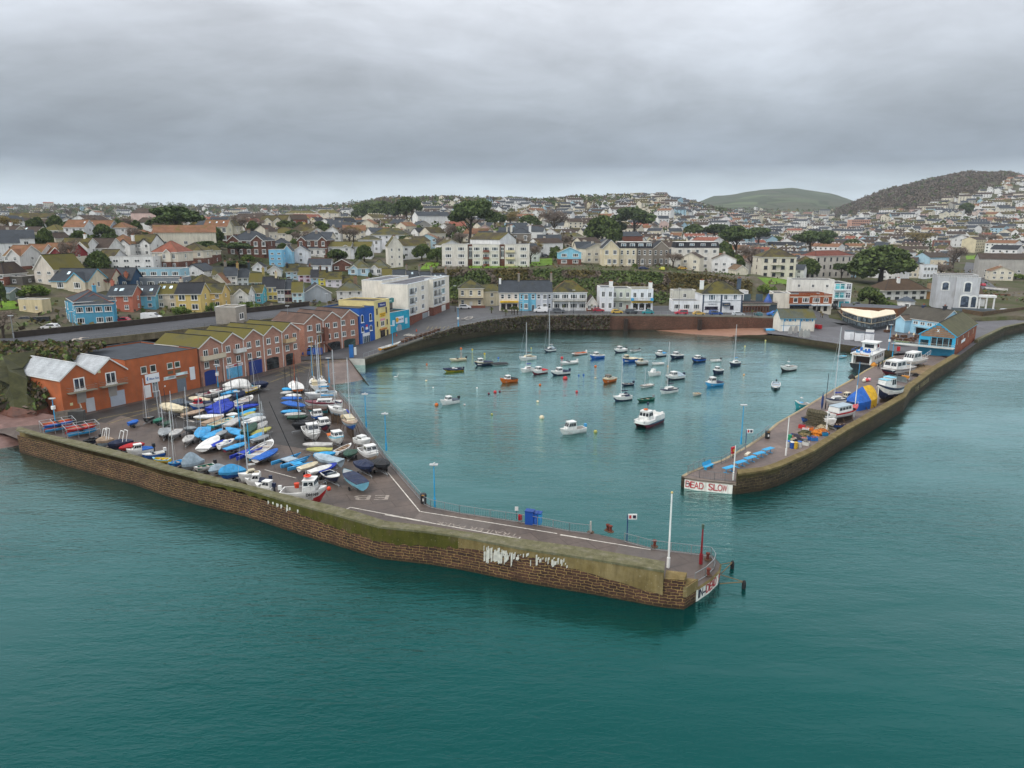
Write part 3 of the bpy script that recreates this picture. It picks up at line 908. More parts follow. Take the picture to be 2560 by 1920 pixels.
def body(root,A,B,z,h,dep,roof='g',rise=2.2,wall='#d8d6d0',roofc='S',rows=2,cols=3,wk='two',wsz=(1.15,.52),frame='#e4e4e0',glass='#23292e',
  low=None,chim=(),xg=(),bays=(),door=None,sides=1,ov=.3,wm=None,skip=(),trim=None,sky=(),fdrop=3.0,fracs=None,barge=None,seed=0):
 A,B=V3((A[0],A[1],0)),V3((B[0],B[1],0))
 W=(B - A).length
 rz=atan2(B.y - A.y,B.x - A.x)
 base=V3((A.x,A.y,z)) - root.location
 Rm=Matrix.Rotation(rz,4,'Z')
 def place(name,me_,l=(0,0,0),r=0.0,sc=None,par=None,smooth=False):
  o=link(name,me_,par or root,None,0,sc)
  o.location=base+Rm @ V3(l)
  o.rotation_euler=(0,0,rz+r)
  return o
 wmat=wm or WALLM(wall)
 mb=MB()
 z0=-fdrop
 mb.box(0,W,0,dep,z0,h,0,bottom=False)
 if roof=='g':
  for x,s in ((0,1),(W,-1)):
   mb.poly([(x,0,h),(x,dep/2,h+rise),(x,dep,h)][::s],0)
 elif roof=='f':
  for y,s in ((0,-1),(dep,1)):
   mb.poly([(0,y,h),(W/2,y,h+rise),(W,y,h)][::s],0)
 elif isinstance(roof,int):
  n=roof
  for i in range(n):
   x0,x1=W*i/n,W*(i+1)/n
   for y,s in ((0,-1),(dep,1)):
    mb.poly([(x0,y,h),((x0+x1)/2,y,h+rise),(x1,y,h)][::s],0)
 elif roof=='flat':
  mb.box(0,W,0,.25,h,h+.45,0)
  mb.box(0,W,dep - .25,dep,h,h+.45,0)
  mb.box(0,.25,.25,dep - .25,h,h+.45,0)
  mb.box(W - .25,W,.25,dep - .25,h,h+.45,0)
 for f_,w_ in xg:                                   # projecting gabled bays
  xc=f_*W
  g=w_*.42
  mb.box(xc - w_/2,xc+w_/2,-.7,.02,z0,h,0,bottom=False)
  mb.poly([(xc+w_/2,-.7,h),(xc,-.7,h+g),(xc - w_/2,-.7,h)][::-1],0)
 mats_=[wmat]
 if low:
  mats_.append(low[0])
 if low:
  mb.box(-.03,W+.03,-.03,dep+.03,z0,low[1],1,bottom=False)
  for f_,w_ in xg:
   mb.box(f_*W - w_/2 - .03,f_*W+w_/2+.03,-.73,-.02,z0,low[1],1,bottom=False)
 place('wall',mb.mesh('wall',mats_))
 mb=MB()
 th=.16
 if roof=='g':
  sl=rise/(dep/2)
  for s in (0,1):
   y0,y1=(-ov,dep/2) if s==0 else (dep+ov,dep/2)
   za,zb_=h - ov*sl+.05,h+rise+.05
   q_=[(-ov,y0,za),(W+ov,y0,za),(W+ov,y1,zb_),(-ov,y1,zb_)]
   mb.poly(q_ if s==0 else q_[::-1],0)
   mb.poly([(p[0],p[1],p[2] - th) for p in (q_[::-1] if s==0 else q_)],1)
   mb.poly([q_[0],(q_[0][0],q_[0][1],q_[0][2] - th),(q_[1][0],q_[1][1],q_[1][2] - th),q_[1]][::1 if s==0 else -1],1)
   for e in ((0,3),(1,2)):
    a,b_=q_[e[0]],q_[e[1]]
    mb.poly([a,b_,(b_[0],b_[1],b_[2] - th*1.6),(a[0],a[1],a[2] - th*1.6)],1)
  mb.box(-ov,W+ov,dep/2 - .12,dep/2+.12,h+rise+.02,h+rise+.14,2)
 elif roof=='f' or isinstance(roof,int):
  n=1 if roof=='f' else roof
  for i in range(n):
   x0,x1=W*i/n,W*(i+1)/n
   xm=(x0+x1)/2
   sl=rise/((x1 - x0)/2)
   for s in (0,1):
    o_=ov if (n==1 or (i==0 and s==0) or (i==n - 1 and s==1)) else 0
    xa=x0 - o_ if s==0 else x1+o_
    za=h - o_*sl+.05
    q_=[(xa,-ov,za),(xa,dep+ov,za),(xm,dep+ov,h+rise+.05),(xm,-ov,h+rise+.05)]
    mb.poly(q_[::-1] if s==0 else q_,0)
    mb.poly([(p[0],p[1],p[2] - th) for p in (q_ if s==0 else q_[::-1])],1)
    a,b_=q_[0],q_[3]
    mb.poly([a,b_,(b_[0],b_[1],b_[2] - th*1.9),(a[0],a[1],a[2] - th*1.9)],1)
    a,b_=q_[0],q_[1]
    mb.poly([a,b_,(b_[0],b_[1],b_[2] - th),(a[0],a[1],a[2] - th)],1)
   mb.box(xm - .12,xm+.12,-ov,dep+ov,h+rise+.02,h+rise+.14,2)
 elif roof=='h':
  in_=min(W,dep)/2
  if W >=dep:
   r0,r1=(in_,dep/2,h+rise),(W - in_,dep/2,h+rise)
  else:
   r0,r1=(W/2,in_,h+rise),(W/2,dep - in_,h+rise)
  e=[(-ov,-ov,h),(W+ov,-ov,h),(W+ov,dep+ov,h),(-ov,dep+ov,h)]
  if W >=dep:
   fs=[(e[0],e[1],r1,r0),(e[1],e[2],r1),(e[2],e[3],r0,r1),(e[3],e[0],r0)]
  else:
   fs=[(e[0],e[1],r0),(e[1],e[2],r1,r0),(e[2],e[3],r1),(e[3],e[0],r0,r1)]
  for f_ in fs:
   mb.poly(f_,0)
  for a,b_ in zip(e,e[1:]+e[:1]):
   mb.poly([a,(a[0],a[1],a[2] - .2),(b_[0],b_[1],b_[2] - .2),b_],1)
  mb.poly([(p[0],p[1],h - .2) for p in e[::-1]],1)
  for p_,r_ in ((e[0],r0),(e[1],r1 if W >=dep else r0)):
   mb.tube((p_[0],p_[1],p_[2]+.03),(r_[0],r_[1],r_[2]+.05),.09,.09,4,2)
  mb.tube(r0,r1,.11,.11,4,2)
 elif roof=='flat':
  mb.box(.25,W - .25,.25,dep - .25,h - .1,h+.2,0)
  mb.box(-.06,W+.06,-.06,.3,h+.45,h+.55,1)
  mb.box(-.06,W+.06,dep - .3,dep+.06,h+.45,h+.55,1)
  mb.box(-.06,.3,.3,dep - .3,h+.45,h+.55,1)
  mb.box(W - .3,W+.06,.3,dep - .3,h+.45,h+.55,1)
 elif roof=='m':                                   # mansard storey with flat top
  i_=.9
  e0=[(-.1,-.1,h),(W+.1,-.1,h),(W+.1,dep+.1,h),(-.1,dep+.1,h)]
  e1=[(i_*.5,i_,h+rise),(W - i_*.5,i_,h+rise),(W - i_*.5,dep - i_,h+rise),(i_*.5,dep - i_,h+rise)]
  for a in range(4):
   mb.poly([e0[a],e0[(a+1) % 4],e1[(a+1) % 4],e1[a]],0)
  mb.poly(e1,2)
  mb.box(e1[0][0] - .2,e1[1][0]+.2,e1[0][1] - .2,e1[2][1]+.2,h+rise+.003,h+rise+.18,1)
 for f_,w_ in xg:
  xc=f_*W
  g=w_*.42
  yb_=min(dep*.5,g/(rise/(dep/2)) if roof in ('g','h') else 2)
  for s in (-1,1):
   q_=[(xc+s*(w_/2+.25),-.95,h - .2),(xc,-.95,h+g+.06),(xc,yb_,h+g+.06),(xc+s*(w_/2+.25),.3,h - .2)]
   mb.poly(q_ if s > 0 else q_[::-1],0)
   a,b_=q_[0],q_[1]
   mb.poly([a,b_,(b_[0],b_[1],b_[2] - .34),(a[0],a[1],a[2] - .34)][::s],1)
 rf_=place('roof',mb.mesh('roof',[RF(roofc),P(barge or '#d9d7d0',.6,.08),RF(trim or ('T' if roofc in 'RO' else 'D'))]))
 ci=0
 for cdef in chim:
  xf,yf,hh=cdef[:3]
  cm=cdef[3] if len(cdef) > 3 else wmat
  zt_=h
  if roof=='g':
   zt_=h+rise*(1 - abs(yf - .5)*2)
  elif roof in ('h','f') or isinstance(roof,int):
   zt_=h+rise*.6
  big=hh > 1.3
  o=place('chimney',chim_mesh(1.0 if not big else 1.3,.75,hh,cm,3 if big else 2),(xf*W,yf*dep,zt_),0,None)
  o.parent=rf_
  o.matrix_parent_inverse=Matrix.Identity(4)
  o.location=(xf*W,yf*dep,zt_)
  o.rotation_euler=(0,0,PI/2 if roof=='g' else 0)
 for xf,yf,sw_ in sky:
  mb=MB()
  sl=rise/(dep/2)
  an=math.atan(sl)
  mb.box(-sw_/2,sw_/2,-.6,.6,.0,.10,0,1)
  o=link('skylight',mb.mesh('skylight',[P('#8a8d90',.5),GLASS('#9fb0b8')]),rf_)
  o.location=(xf*W,yf*dep,h+rise*yf*2+.06)
  o.rotation_euler=(an,0,0)
 wme=winmesh(wk,frame,glass)
 sh=h/max(rows,1)
 ww,wh=wsz
 for r in range(rows):
  cs=fracs if fracs else [(i+.5)/cols for i in range(cols)] if cols else []
  for i,fx in enumerate(cs):
   if (r,i) in skip:
    continue
   yoff=0.0
   for f_,w_ in xg:
    if abs(fx*W - f_*W) < w_/2+ww/2 - .3:
     yoff=-.7
   zz_=r*sh+sh*.27
   if door is not None and r==0 and i==door[0]:
    place('door',doormesh(door[1]),(fx*W,yoff - (.03 if low else 0),0.05),0,(1.05,1,2.1))
    continue
   place('window',wme,(fx*W,yoff - (.03 if low and zz_ < low[1] else 0),zz_),0,(ww,1,sh*wh))
  if sides and dep > 4:
   ns_=sides
   for j in range(ns_):
    fy=(j+.5)/ns_
    for s in ((1,) if (A.x+B.x) < 0 else (-1,)):
     zz_=r*sh+sh*.3
     e_=.03 if low and zz_ < low[1] else 0
     place('window',wme,(W+e_ if s > 0 else -e_,fy*dep,zz_),s*PI/2,(min(ww,1.0),1,sh*wh*.9))
 for f_,bw,za,zb_ in bays:
  mb=MB()
  ol=[(-bw/2,0),(-bw*.28,-.85),(bw*.28,-.85),(bw/2,0)]
  mb.prism(ol,za,zb_,0,1)
  bo=place('bay',mb.mesh('bay',[wmat,RF(roofc)]),(f_*W,0,0))
  nst=max(1,round((zb_ - max(za,0))/max(sh,1)))
  for r in range(nst):
   o=link('window',winmesh('three' if bw > 2 else wk,frame,glass),bo,(0,-.85,max(za,0)+r*sh+sh*.25),0,(bw*.5,1,sh*.56))
 return W
def front_px(c,xl,xr,yb,yaw,zplane=None):
 xm=(xl+xr)/2
 p=at(c,xm,yb,zplane) if zplane is not None else hit(c,xm,yb)
 d=V3((cos(yaw),sin(yaw),0))
 C=V3(p)
 dep0=depth_of(*p)
 ts=[]
 for x in (xl,xr):
  k_=(px(c,x,yb)[0] - 1280)/F
  ts.append((k_*dep0 - C.x)/(d.x - k_*d.y*CT))
 return C+d*ts[0],C+d*ts[1],p[2],ts[1] - ts[0],C
def ph(c,xl,xr,ye,yb,yaw,dep,roof,rise,wall,roofc,rows,cols,label,name='house',cat='house',zplane=None,root=None,group=None,**kw):
 yaw=radians(yaw)
 A,B,z,W,C=front_px(c,xl,xr,yb,yaw,zplane)
 s=1.0 if c=='Q' else CR[c][2]/2212.0
 h=abs(yb - ye)*s*depth_of(*C)/F/.985
 if root is None:
  root=thing(name,label,cat,(A.x,A.y,z),0,group)
 body(root,A,B,z,h,dep,roof,rise,wall,roofc,rows,cols,**kw)
 return root
WH,CRM,YEL,BLU,PNK,GRY='#dfdfdc','#dccdaa','#d9bf78','#5ba6c4','#b9705c','#aeb2b4'
M_REDBR=BRICK('#7c4434')
M_BRNBR=BRICK('#6a3d31')
M_STN=WALLM('#8f8270')
BB=P('#8b7560',.9,.2)
# left hillside, row by row from the car-park deck up
r=ph('C1',830,1240,1215,1442,24,9,'h',2.2,BLU,'S',2,4,'bright sky-blue rendered house with slate hip roofs beside the car park deck',skip=((0,1),),wsz=(1.6,.5),wk='three',sides=0,trim='R')
A1=r.location.copy()
d_=V3((cos(radians(-52)),sin(radians(-52)),0))
body(r,A1 - d_*13.5+V3((0,.3,0)),A1+V3((0,.3,0)),A1.z,6.1,9,'h',2.2,BLU,'S',2,4,'sash',(1.0,.58),trim='R',sides=0,bays=((.2,3,-2,5.6),(.52,3,-2,5.6)),chim=((.6,.6,2.2),))
LEFT=[
 ('C1',1180,1440,1118,1290,5,8,'g',2.6,PNK,'S',2,2,'salmon-pink rendered terrace house right of the sky-blue house',dict(sky=((.25,.25,.8),(.5,.25,1.1)),chim=((.0,.5,1.2),),wk='four')),
 ('C1',1445,1685,1118,1260,5,8,'g',2.6,'#6fb6cf','S',2,2,'pale blue terrace house between the salmon-pink house and the mossy-roofed cream one',dict(sky=((.3,.25,.8),(.75,.25,.9)),wk='sash')),
 ('C1',1690,1930,1100,1260,5,8,'g',2.6,'#cfc0a4','G',2,2,'cream terrace house under a very mossy roof with two skylights',dict(sky=((.3,.3,.7),(.62,.3,.8)),chim=((1.0,.5,1.4),))),
 ('C1',1912,2180,1100,1295,4,8,'g',2.8,YEL,'D',2,2,'butter-yellow terrace house with a big upstairs window and dark roof',dict(wsz=(1.9,.6),wk='two')),
 ('C2',0,190,1090,1250,4,8,'g',2.5,'#d8b977','DM',2,2,'ochre-yellow terrace house under a long mossy roof behind the deck kiosk',{}),
 ('C2',198,470,1110,1220,4,8,'g',2.5,WH,'DM',2,2,'white terrace house with a lean-to gable next to the turquoise house',dict(xg=((.75,4.5),))),
 ('C2',476,620,1090,1200,6,8,'g',2.3,'#5fb4c4','DM',2,2,'turquoise terrace end house with white windows',{}),
 ('C2',636,790,1025,1180,12,8,'g',3.0,'#e0c66c','D',2,3,'primrose-yellow cottage with pale blue shutters and tall chimney',dict(chim=((.9,.5,1.6,WALLM('#d9c27a')),),wk='sash')),
 ('C2',790,864,1050,1200,12,8,'g',2.8,'#dadadf','D',2,2,'white cottage with violet-blue shutters next to the primrose-yellow one',dict(wk='sash')),
 ('C2',866,945,1050,1200,12,8,'g',2.8,'#dcc9a6','S',2,2,'cream cottage with red shutters',dict(frame='#8c2f38',wk='sash')),
 ('C2',950,1060,1085,1215,12,9,'g',3.2,'#b9d6df','G',2,2,'pale blue cottage with dark shutters at the end of the yellow cottages',dict(wk='sash')),
 ('C2',1070,1370,1090,1190,20,8,'f',3.0,'#a7adb3','D',1,0,'plain grey gable wall of a cottage behind the deck ramp',dict(sides=0)),
 ('C2',1430,1715,1070,1185,12,9,'h',3.6,WH,'GR',2,3,'white square house with green-stained slate hip roof and lettered gable board',dict(wk='sash',chim=((.72,.35,2.4,BB),(1.2,.7,1.6,BB)),sides=2,wsz=(1.0,.55))),
 ('C1',560,960,960,1065,-8,9,'g',3.4,'#d9c8a0','S',1,2,'cream house with sky-blue bargeboards on its wide front gable',dict(xg=((.72,6),),barge='#5aa9c6',wsz=(2.2,.6),wk='three',sky=((.35,.3,.8),))),
 ('C1',968,1190,965,1050,-4,8,'g',3.6,'#d8c69c','B',1,1,'cream house with crimson gable timbers between the blue-trimmed and navy houses',dict(xg=((.62,4.2),),barge='#8d2b2f',wsz=(2.2,.7),wk='three')),
 ('C1',1197,1420,950,1040,0,8,'g',3.6,'#2f4d6b','S',1,2,'navy blue house with slate roof and dark porch gable',dict(xg=((.6,3.6),),barge='#22303c',chim=((.75,.1,1.5,P('#b06a50')),))),
 ('C1',1440,1960,945,1045,3,9,'flat',1,'#7c858e','D',1,4,'long flat-roofed grey house with wide white windows',dict(wsz=(2.3,.5),wk='three')),
 ('C1',1372,1955,845,925,3,8,'flat',1,'#9cc3d3','S',1,5,'flat-roofed terrace painted white, pale blue and teal in turn',dict(wsz=(2.2,.5),wk='three')),
 ('C1',1200,1665,715,838,2,11,'flat',1,WH,'S',2,4,'white flat-roofed modern house below the half-timbered house',dict(wsz=(2.0,.42),wk='two',sides=2)),
 ('C1',385,600,835,995,-16,11,'f',4.3,'#d6c7b2','G',2,2,'cream house with steep mossy roof and tall white-edged gable',dict(wsz=(1.5,.4))),
 ('C1',60,245,690,835,-10,9,'g',3.2,'#d5d3cf','O',2,2,'white bay-fronted semi with a crimson gable',dict(xg=((.65,5),),barge='#e0ddd6',low=(M_REDBR,1.0),wk='four')),
 ('C1',245,440,680,800,-6,9,'g',3.4,'#dadad8','O',2,2,'white middle house of the brown-roofed semis with roof windows',dict(sky=((.1,.3,.8),(.3,.3,.8)),wk='four')),
 ('C1',445,770,665,800,-6,9,'g',3.4,'#8a2f33','O',2,3,'crimson-fronted semi with cream ground floor and white gable',dict(xg=((.6,4.8),),low=(WALLM('#d8c9a8'),3.2),wk='four')),
 ('C1',640,930,605,740,-8,9,'g',3.4,WH,'BM',2,2,'white house with mossy roof and small front gable, left of two',dict(xg=((.92,5),),chim=((.75,.5,1.3,WHITE),))),
 ('C1',935,1185,605,745,-8,9,'g',3.4,'#dcdcd8','B',2,3,'white house with arched doors and brown roof, right of two',dict(wk='four',door=(1,'#5a2630'))),
 ('C1',1155,1400,565,690,-4,10,'h',3.6,WH,'O',2,3,'white house with orange-tiled roof and black half-timbered gable',dict(xg=((.85,4.5),),barge='#24262b',chim=((.9,.5,1.2,WHITE),))),
 ('C1',1405,1640,555,690,-4,10,'g',3.4,WH,'BM',2,3,'white house with brown roof and two black half-timbered gables',dict(xg=((.75,4.2),),barge='#24262b')),
 ('C1',1660,1935,655,845,-4,11,'h',4.0,'#dccfb2','R',2,3,'cream and brick house under a bright red hipped roof',dict(low=(M_BRNBR,3.1),wk='four',xg=((.62,2.6),))),
 ('C1',1940,2205,640,800,3,10,'h',3.0,'#d6c8aa','BM',2,3,'cream and brick house with mossy brown roof right of the red-roofed one',dict(low=(M_BRNBR,3.0),wk='four')),
 ('C1',1975,2205,850,905,-10,8,'f',2.4,'#dcdcdc','S',1,1,'white bungalow gable with black bargeboards',dict(barge='#22252a',chim=((.4,.3,1.3,P('#8d6a50')),))),
 ('C1',1985,2230,1020,1110,-14,9,'h',3.6,'#8f7a4c','BM',1,2,'bungalow with steep tan roof and blue porch gable',dict(xg=((.8,3.5),),barge='#2f6f8c')),
 ('C2',60,235,985,1030,10,8,'f',3.2,'#e0d3b4','O',1,1,'bungalow with terracotta roof and turquoise-timbered gable',dict(barge='#d9d6cc')),
 ('C1',700,920,383,515,2,10,'g',3.2,'#dfe0e2','O',2,3,'white end of the long orange-roofed terrace',dict(sky=((.9,.3,.6),))),
 ('C1',922,1190,385,500,2,10,'g',3.2,'#aab6c4','O',2,4,'blue-grey middle of the long orange-roofed terrace',dict(sky=((.2,.3,.7),))),
 ('C1',1190,1385,390,505,2,10,'h',2.6,'#dcdcde','O',2,2,'white right end of the long orange-roofed terrace',{}),
 ('C1',1345,1620,470,512,0,9,'h',2.6,'#d9c9a4','O',1,3,'cream bungalow with brown roof and white dormer behind the half-timbered house',dict(chim=((.3,.5,.9,WHITE),))),
 ('C1',0,155,435,560,-4,9,'g',2.6,'#b5a68c','B',2,2,'beige house with a white panel, leftmost of the upper row',dict(chim=((.4,.5,1.2,WHITE),))),
 ('C1',158,400,435,500,-4,9,'g',2.4,'#d2c39c','B',1,3,'cream bungalow with roof lights and terrace',dict(sky=((.2,.3,.8),(.4,.3,.8)))),
 ('C1',455,640,415,470,2,10,'h',2.8,'#d6cba8','G',1,3,'bungalow with heavy mossy hipped roof',dict(wsz=(2.2,.6),wk='three')),
 ('C1',490,605,500,570,-12,8,'f',2.2,'#d7c9a6','B',1,1,'small cream gable house among dark bushes',{}),
 ('C1',0,205,345,395,-4,10,'h',3.6,'#d0b896','R',1,2,'house with bright orange-red hipped roof at the top of the slope',{}),
 ('C1',560,1050,330,380,2,12,'g',3.2,'#d2cdc4','BM',1,5,'long brown-roofed block with red brick gable end behind the orange-roofed terrace',{}),
 ('C1',1320,1600,330,400,2,14,'h',4.0,'#dcdad4','SM',2,6,'white hall with domed mossy roof and small lantern',dict(chim=((.4,.5,2.0,WHITE),))),
 ('C2',45,435,300,345,2,12,'h',2.6,'#d4cdb0','BM',1,8,'long low cream block with flat-pitched brown roof',{}),
 ('C2',0,250,380,545,3,10,'g',3.2,'#d6cda6','O',2,4,'cream and brick hotel with glazed white verandas',dict(low=(M_BRNBR,3.4),wsz=(1.9,.6),wk='three',sky=((.2,.3,.6),(.5,.3,.6),(.8,.3,.6)))),
 ('C2',252,330,370,535,3,9,'f',2.6,'#c9bfa2','BM',2,1,'cream and dark red bay-windowed end house',dict(wsz=(2.0,.6),wk='three',low=(M_BRNBR,3.6))),
 ('C2',440,600,330,440,3,11,'h',2.4,'#dccfa8','RD',2,3,'cream and brick house with flat balcony, left part of the hilltop terrace',dict(low=(M_BRNBR,3))),
 ('C2',603,890,325,440,3,12,'g',3.6,'#dccfae','BM',2,4,'cream and brick villa with two white half-timbered gables',dict(low=(M_BRNBR,3),xg=((.3,5),(.68,5)),wsz=(1.6,.55),wk='three')),
 ('C2',270,690,530,690,4,13,'h',4.2,'#82503f','S',2,5,'brown brick victorian villa with stone bays and white veranda',dict(wm=M_BRNBR,xg=((.13,5.5),(.74,5.5)),wsz=(1.7,.6),wk='three',chim=((.45,.4,2.2,M_STN),(.9,.5,2.4,M_STN)))),
 ('C2',700,845,640,800,4,8,'flat',1,'#7fbcdc','S',3,2,'tall sky-blue block of flats with paired windows',dict(wsz=(1.3,.36))),
 ('C2',848,950,640,790,10,8,'f',2.4,'#92c6e0','S',2,0,'pale blue gabled house with a blank wall',dict(sides=0)),
 ('C2',952,1130,645,770,10,9,'f',2.4,'#dfe2e6','S',2,1,'white gabled house right of the pale blue one',{}),
 ('C2',0,90,640,770,3,10,'h',2.2,'#d4c9aa','G',2,2,'cream and brick house with very mossy roof above the lane',dict(low=(M_BRNBR,3.2))),
 ('C2',715,1000,450,530,3,10,'h',3.2,'#d9d1bb','BM',2,3,'off-white house with steep mossy tan roof',{}),
 ('C2',910,1240,430,500,3,11,'h',4.2,'#cfc7b4','BM',1,3,'broad-roofed tan house above the off-white one',dict(chim=((.45,.5,2.6,P('#b59b5a')),))),
 ('C2',1010,1330,525,690,-3,12,'h',3.8,'#82503f','S',2,4,'brick villa with solar panels, stone bay and long balcony',dict(wm=M_BRNBR,xg=((.15,4),(.85,4)),wsz=(1.5,.6),wk='two',chim=((.55,.4,1.8,M_STN),))),
 ('C2',880,1190,235,345,2,13,'h',4.2,'#e0d4bc','G',3,4,'large cream block of flats with mossy roof, left half',dict(wsz=(1.2,.45))),
 ('C2',1195,1450,235,355,2,13,'h',4.2,'#ddd0b8','G',4,4,'large cream and brick block of flats with stacked balconies, right half',dict(wsz=(1.2,.5),low=(M_BRNBR,2.2),xg=((.1,4.5),(.55,4.5)))),
 ('C2',1345,1570,345,430,6,11,'h',2.4,'#d9c99c','GR',2,3,'cream detached house, left of three alike below the dark trees',{}),
 ('C2',1595,1810,345,430,6,11,'g',2.6,'#d6c48e','S',2,3,'yellow-cream detached house, middle of three alike below the dark trees',{}),
 ('C2',1820,2045,345,425,6,11,'g',2.6,'#d7c79a','GR',2,3,'cream detached house, right of three alike below the dark trees',{}),
 ('C2',1320,1580,592,715,3,9,'g',2.2,WH,'G',2,3,'white mossy-roofed row house with a small gable',dict(wsz=(1.2,.45))),
 ('C2',1440,1610,620,720,3,6,'f',2.0,'#e3e4e6','SM',2,2,'white gabled block in front of the mossy-roofed row',dict(wsz=(1.0,.45))),
 ('C2',1612,1800,592,720,3,9,'g',2.2,'#dfe0e2','G',2,2,'white right end house of the mossy-roofed row',dict(wsz=(1.2,.45))),
 ('C2',1660,1895,520,650,3,9,'h',2.0,'#e0e2e6','SM',2,3,'white villa with low grey hipped roof',{}),
 ('C2',1795,2212,470,620,3,13,'h',3.6,'#e2e3e6','SM',3,6,'big white mansion with wide grey hipped roofs',dict(wk='sash')),
 ('C2',1985,2145,590,815,16,10,'f',4.6,'#e2dac6','DM',3,2,'tall narrow cream-white house with steep dark roof and end chimney',dict(chim=((.5,.15,1.6,WHITE),),wsz=(.8,.4))),
 ('C2',1115,1360,790,860,3,7,'g',2.6,'#dfe3e6','S',1,3,'white cottage with blue-grey roof and red ridge',dict(trim='R')),
 ('C2',1365,1605,790,855,4,8,'f',2.6,'#7d5241','B',1,2,'brown brick bungalow with white gable trim and wide windows',dict(wm=M_BRNBR,wsz=(2.0,.5),wk='three')),
 ('C2',1550,1770,825,900,3,9,'h',3.8,'#bcd9e8','GR',1,2,'pale blue semi with gabled bay under a streaked green roof',dict(xg=((.3,3.4),),wsz=(1.6,.6))),
 ('C2',1772,1990,825,900,3,9,'h',3.8,'#e2e2e0','GR',1,3,'white semi with gabled bay under a streaked green roof',dict(xg=((.3,3.4),),wsz=(1.6,.6))),
 ('C2',85,210,900,965,10,8,'g',3.0,'#d9d4b8','SM',2,2,'cream cottage with mossy slate roof and big front window',dict(chim=((1.0,.5,1.6,M_STN),))),
 ('C2',212,350,910,1010,12,8,'g',3.0,'#e2e0d6','S',2,2,'white cottage stepping down the lane next to the cream one',dict(chim=((1.0,.5,1.4,P('#a88d55')),))),
 ('C2',352,475,925,1020,12,8,'g',3.0,'#dfe2e4','S',2,2,'white cottage with blue door frames below the black party wall',dict(chim=((1.0,.5,2.2,P('#2e3a40')),))),
 ('C2',490,630,975,1060,12,8,'g',3.0,'#7aa7a4','G',2,2,'dull teal cottage with mossy roof behind the primrose-yellow one',dict(chim=((1.0,.5,1.8,P('#a8985a')),))),
 ('C2',515,640,810,860,8,6,'f',1.8,'#e6e8ea','D',1,1,'white arched gable with black roof',{}),
 ('C2',675,830,850,905,14,7,'f',2.0,'#dcdcd8','SG',1,1,'white gable cottage with blue-grey roof',{}),
 ('C2',880,1010,860,945,12,8,'g',2.8,'#a9c8d6','DM',2,2,'pale blue cottage with orange-potted black chimney',dict(chim=((.1,.3,1.4,P('#1f2224')),))),
 ('C2',1012,1150,895,975,12,8,'g',2.8,'#d6c6d2','G',2,2,'lilac-pink cottage with mossy roof',dict(chim=((.9,.6,1.5,P('#6f4a3a')),),frame='#b04a5a')),
 ('C2',1152,1228,925,1005,12,8,'g',2.8,'#9fc6de','D',2,1,'narrow sky-blue cottage in the sloping terrace',{}),
 ('C2',1230,1305,930,1010,12,8,'g',2.8,'#d8cf52','DM',2,1,'narrow lemon-yellow cottage in the sloping terrace',dict(chim=((.3,.5,1.6,P('#5f4a3a')),))),
 ('C2',1308,1480,945,1030,12,8,'g',2.8,'#dcd6de','DM',2,2,'pale lilac cottage with long dark roof',dict(chim=((.1,.5,1.4,P('#2a2c2e')),))),
 ('C2',1480,1640,985,1040,12,8,'g',2.8,'#d0d0d0','DM',1,2,'low white cottage with dark mossy roof behind the square hip-roofed house',{}),
 ('C2',1925,2080,900,955,12,8,'g',2.6,'#e0e2e6','G',1,2,'white cottage with bright mossy roof above the cream flats',{}),
 ('C1',-70,58,890,1005,-6,9,'h',3.4,'#d3d1cb','B',2,2,'white and brick house with brown roof cut by the left edge of the view',dict(low=(M_REDBR,2.4))),
 ('C1',70,250,930,1000,-4,6,'flat',1,'#5c564e','D',1,1,'long low dark garage behind the timber fence',{}),
 ('C1',5,110,1085,1172,-8,5,'g',1.2,'#7f8c84','SG',1,0,'grey-green garden shed on the left terraces',{}),
 ('C1',212,465,1180,1300,-10,3,'flat',1,'#d6bd74','G',1,2,'pale yellow garden outhouse with battlemented wall',dict(wsz=(.7,.3))),
 ('C1',1060,1240,700,800,-4,8,'g',2.4,'#dcdcd8','BM',1,2,'low white cottage under the half-timbered house',{}),
 ('C1',1620,1700,480,560,0,8,'g',2.6,'#d8cfae','O',2,1,'narrow cream house between the half-timbered house and the pine',{}),
 ('C2',740,890,560,640,3,8,'h',2.6,'#c8c4ba','S',1,2,'grey-roofed house behind the sky-blue block',{}),
 ('C2',1130,1320,610,700,0,8,'g',2.4,'#d6d3cc','S',1,3,'pale house below the villa with solar panels',{}),
 ('G1',720,960,225,300,12,8,'g',2.8,'#9a9c9c','S',1,1,'grey-roofed cottage, first of the slate row above the cream flats',dict(chim=((1.0,.5,1.8,M_STN),))),
 ('G1',965,1190,245,320,14,8,'g',2.8,'#a49c8c','S',1,1,'slate-roofed cottage with one skylight above the cream flats',dict(chim=((1.0,.5,1.8,M_STN),),sky=((.4,.3,.8),))),
 ('G1',1195,1400,265,330,14,8,'g',2.8,'#a49c8c','S',1,1,'slate-roofed cottage with brown stone chimney above the cream flats',dict(chim=((1.0,.5,1.8,M_STN),))),
 ('G1',1405,1650,290,360,14,8,'g',2.8,'#a8a090','S',1,1,'slate-roofed cottage with two skylights beside the yellow villa',dict(chim=((1.0,.5,1.8,M_STN),),sky=((.2,.3,.6),(.6,.3,.6)))),
]
for t in LEFT:
 ph(*t[:14],**t[14])
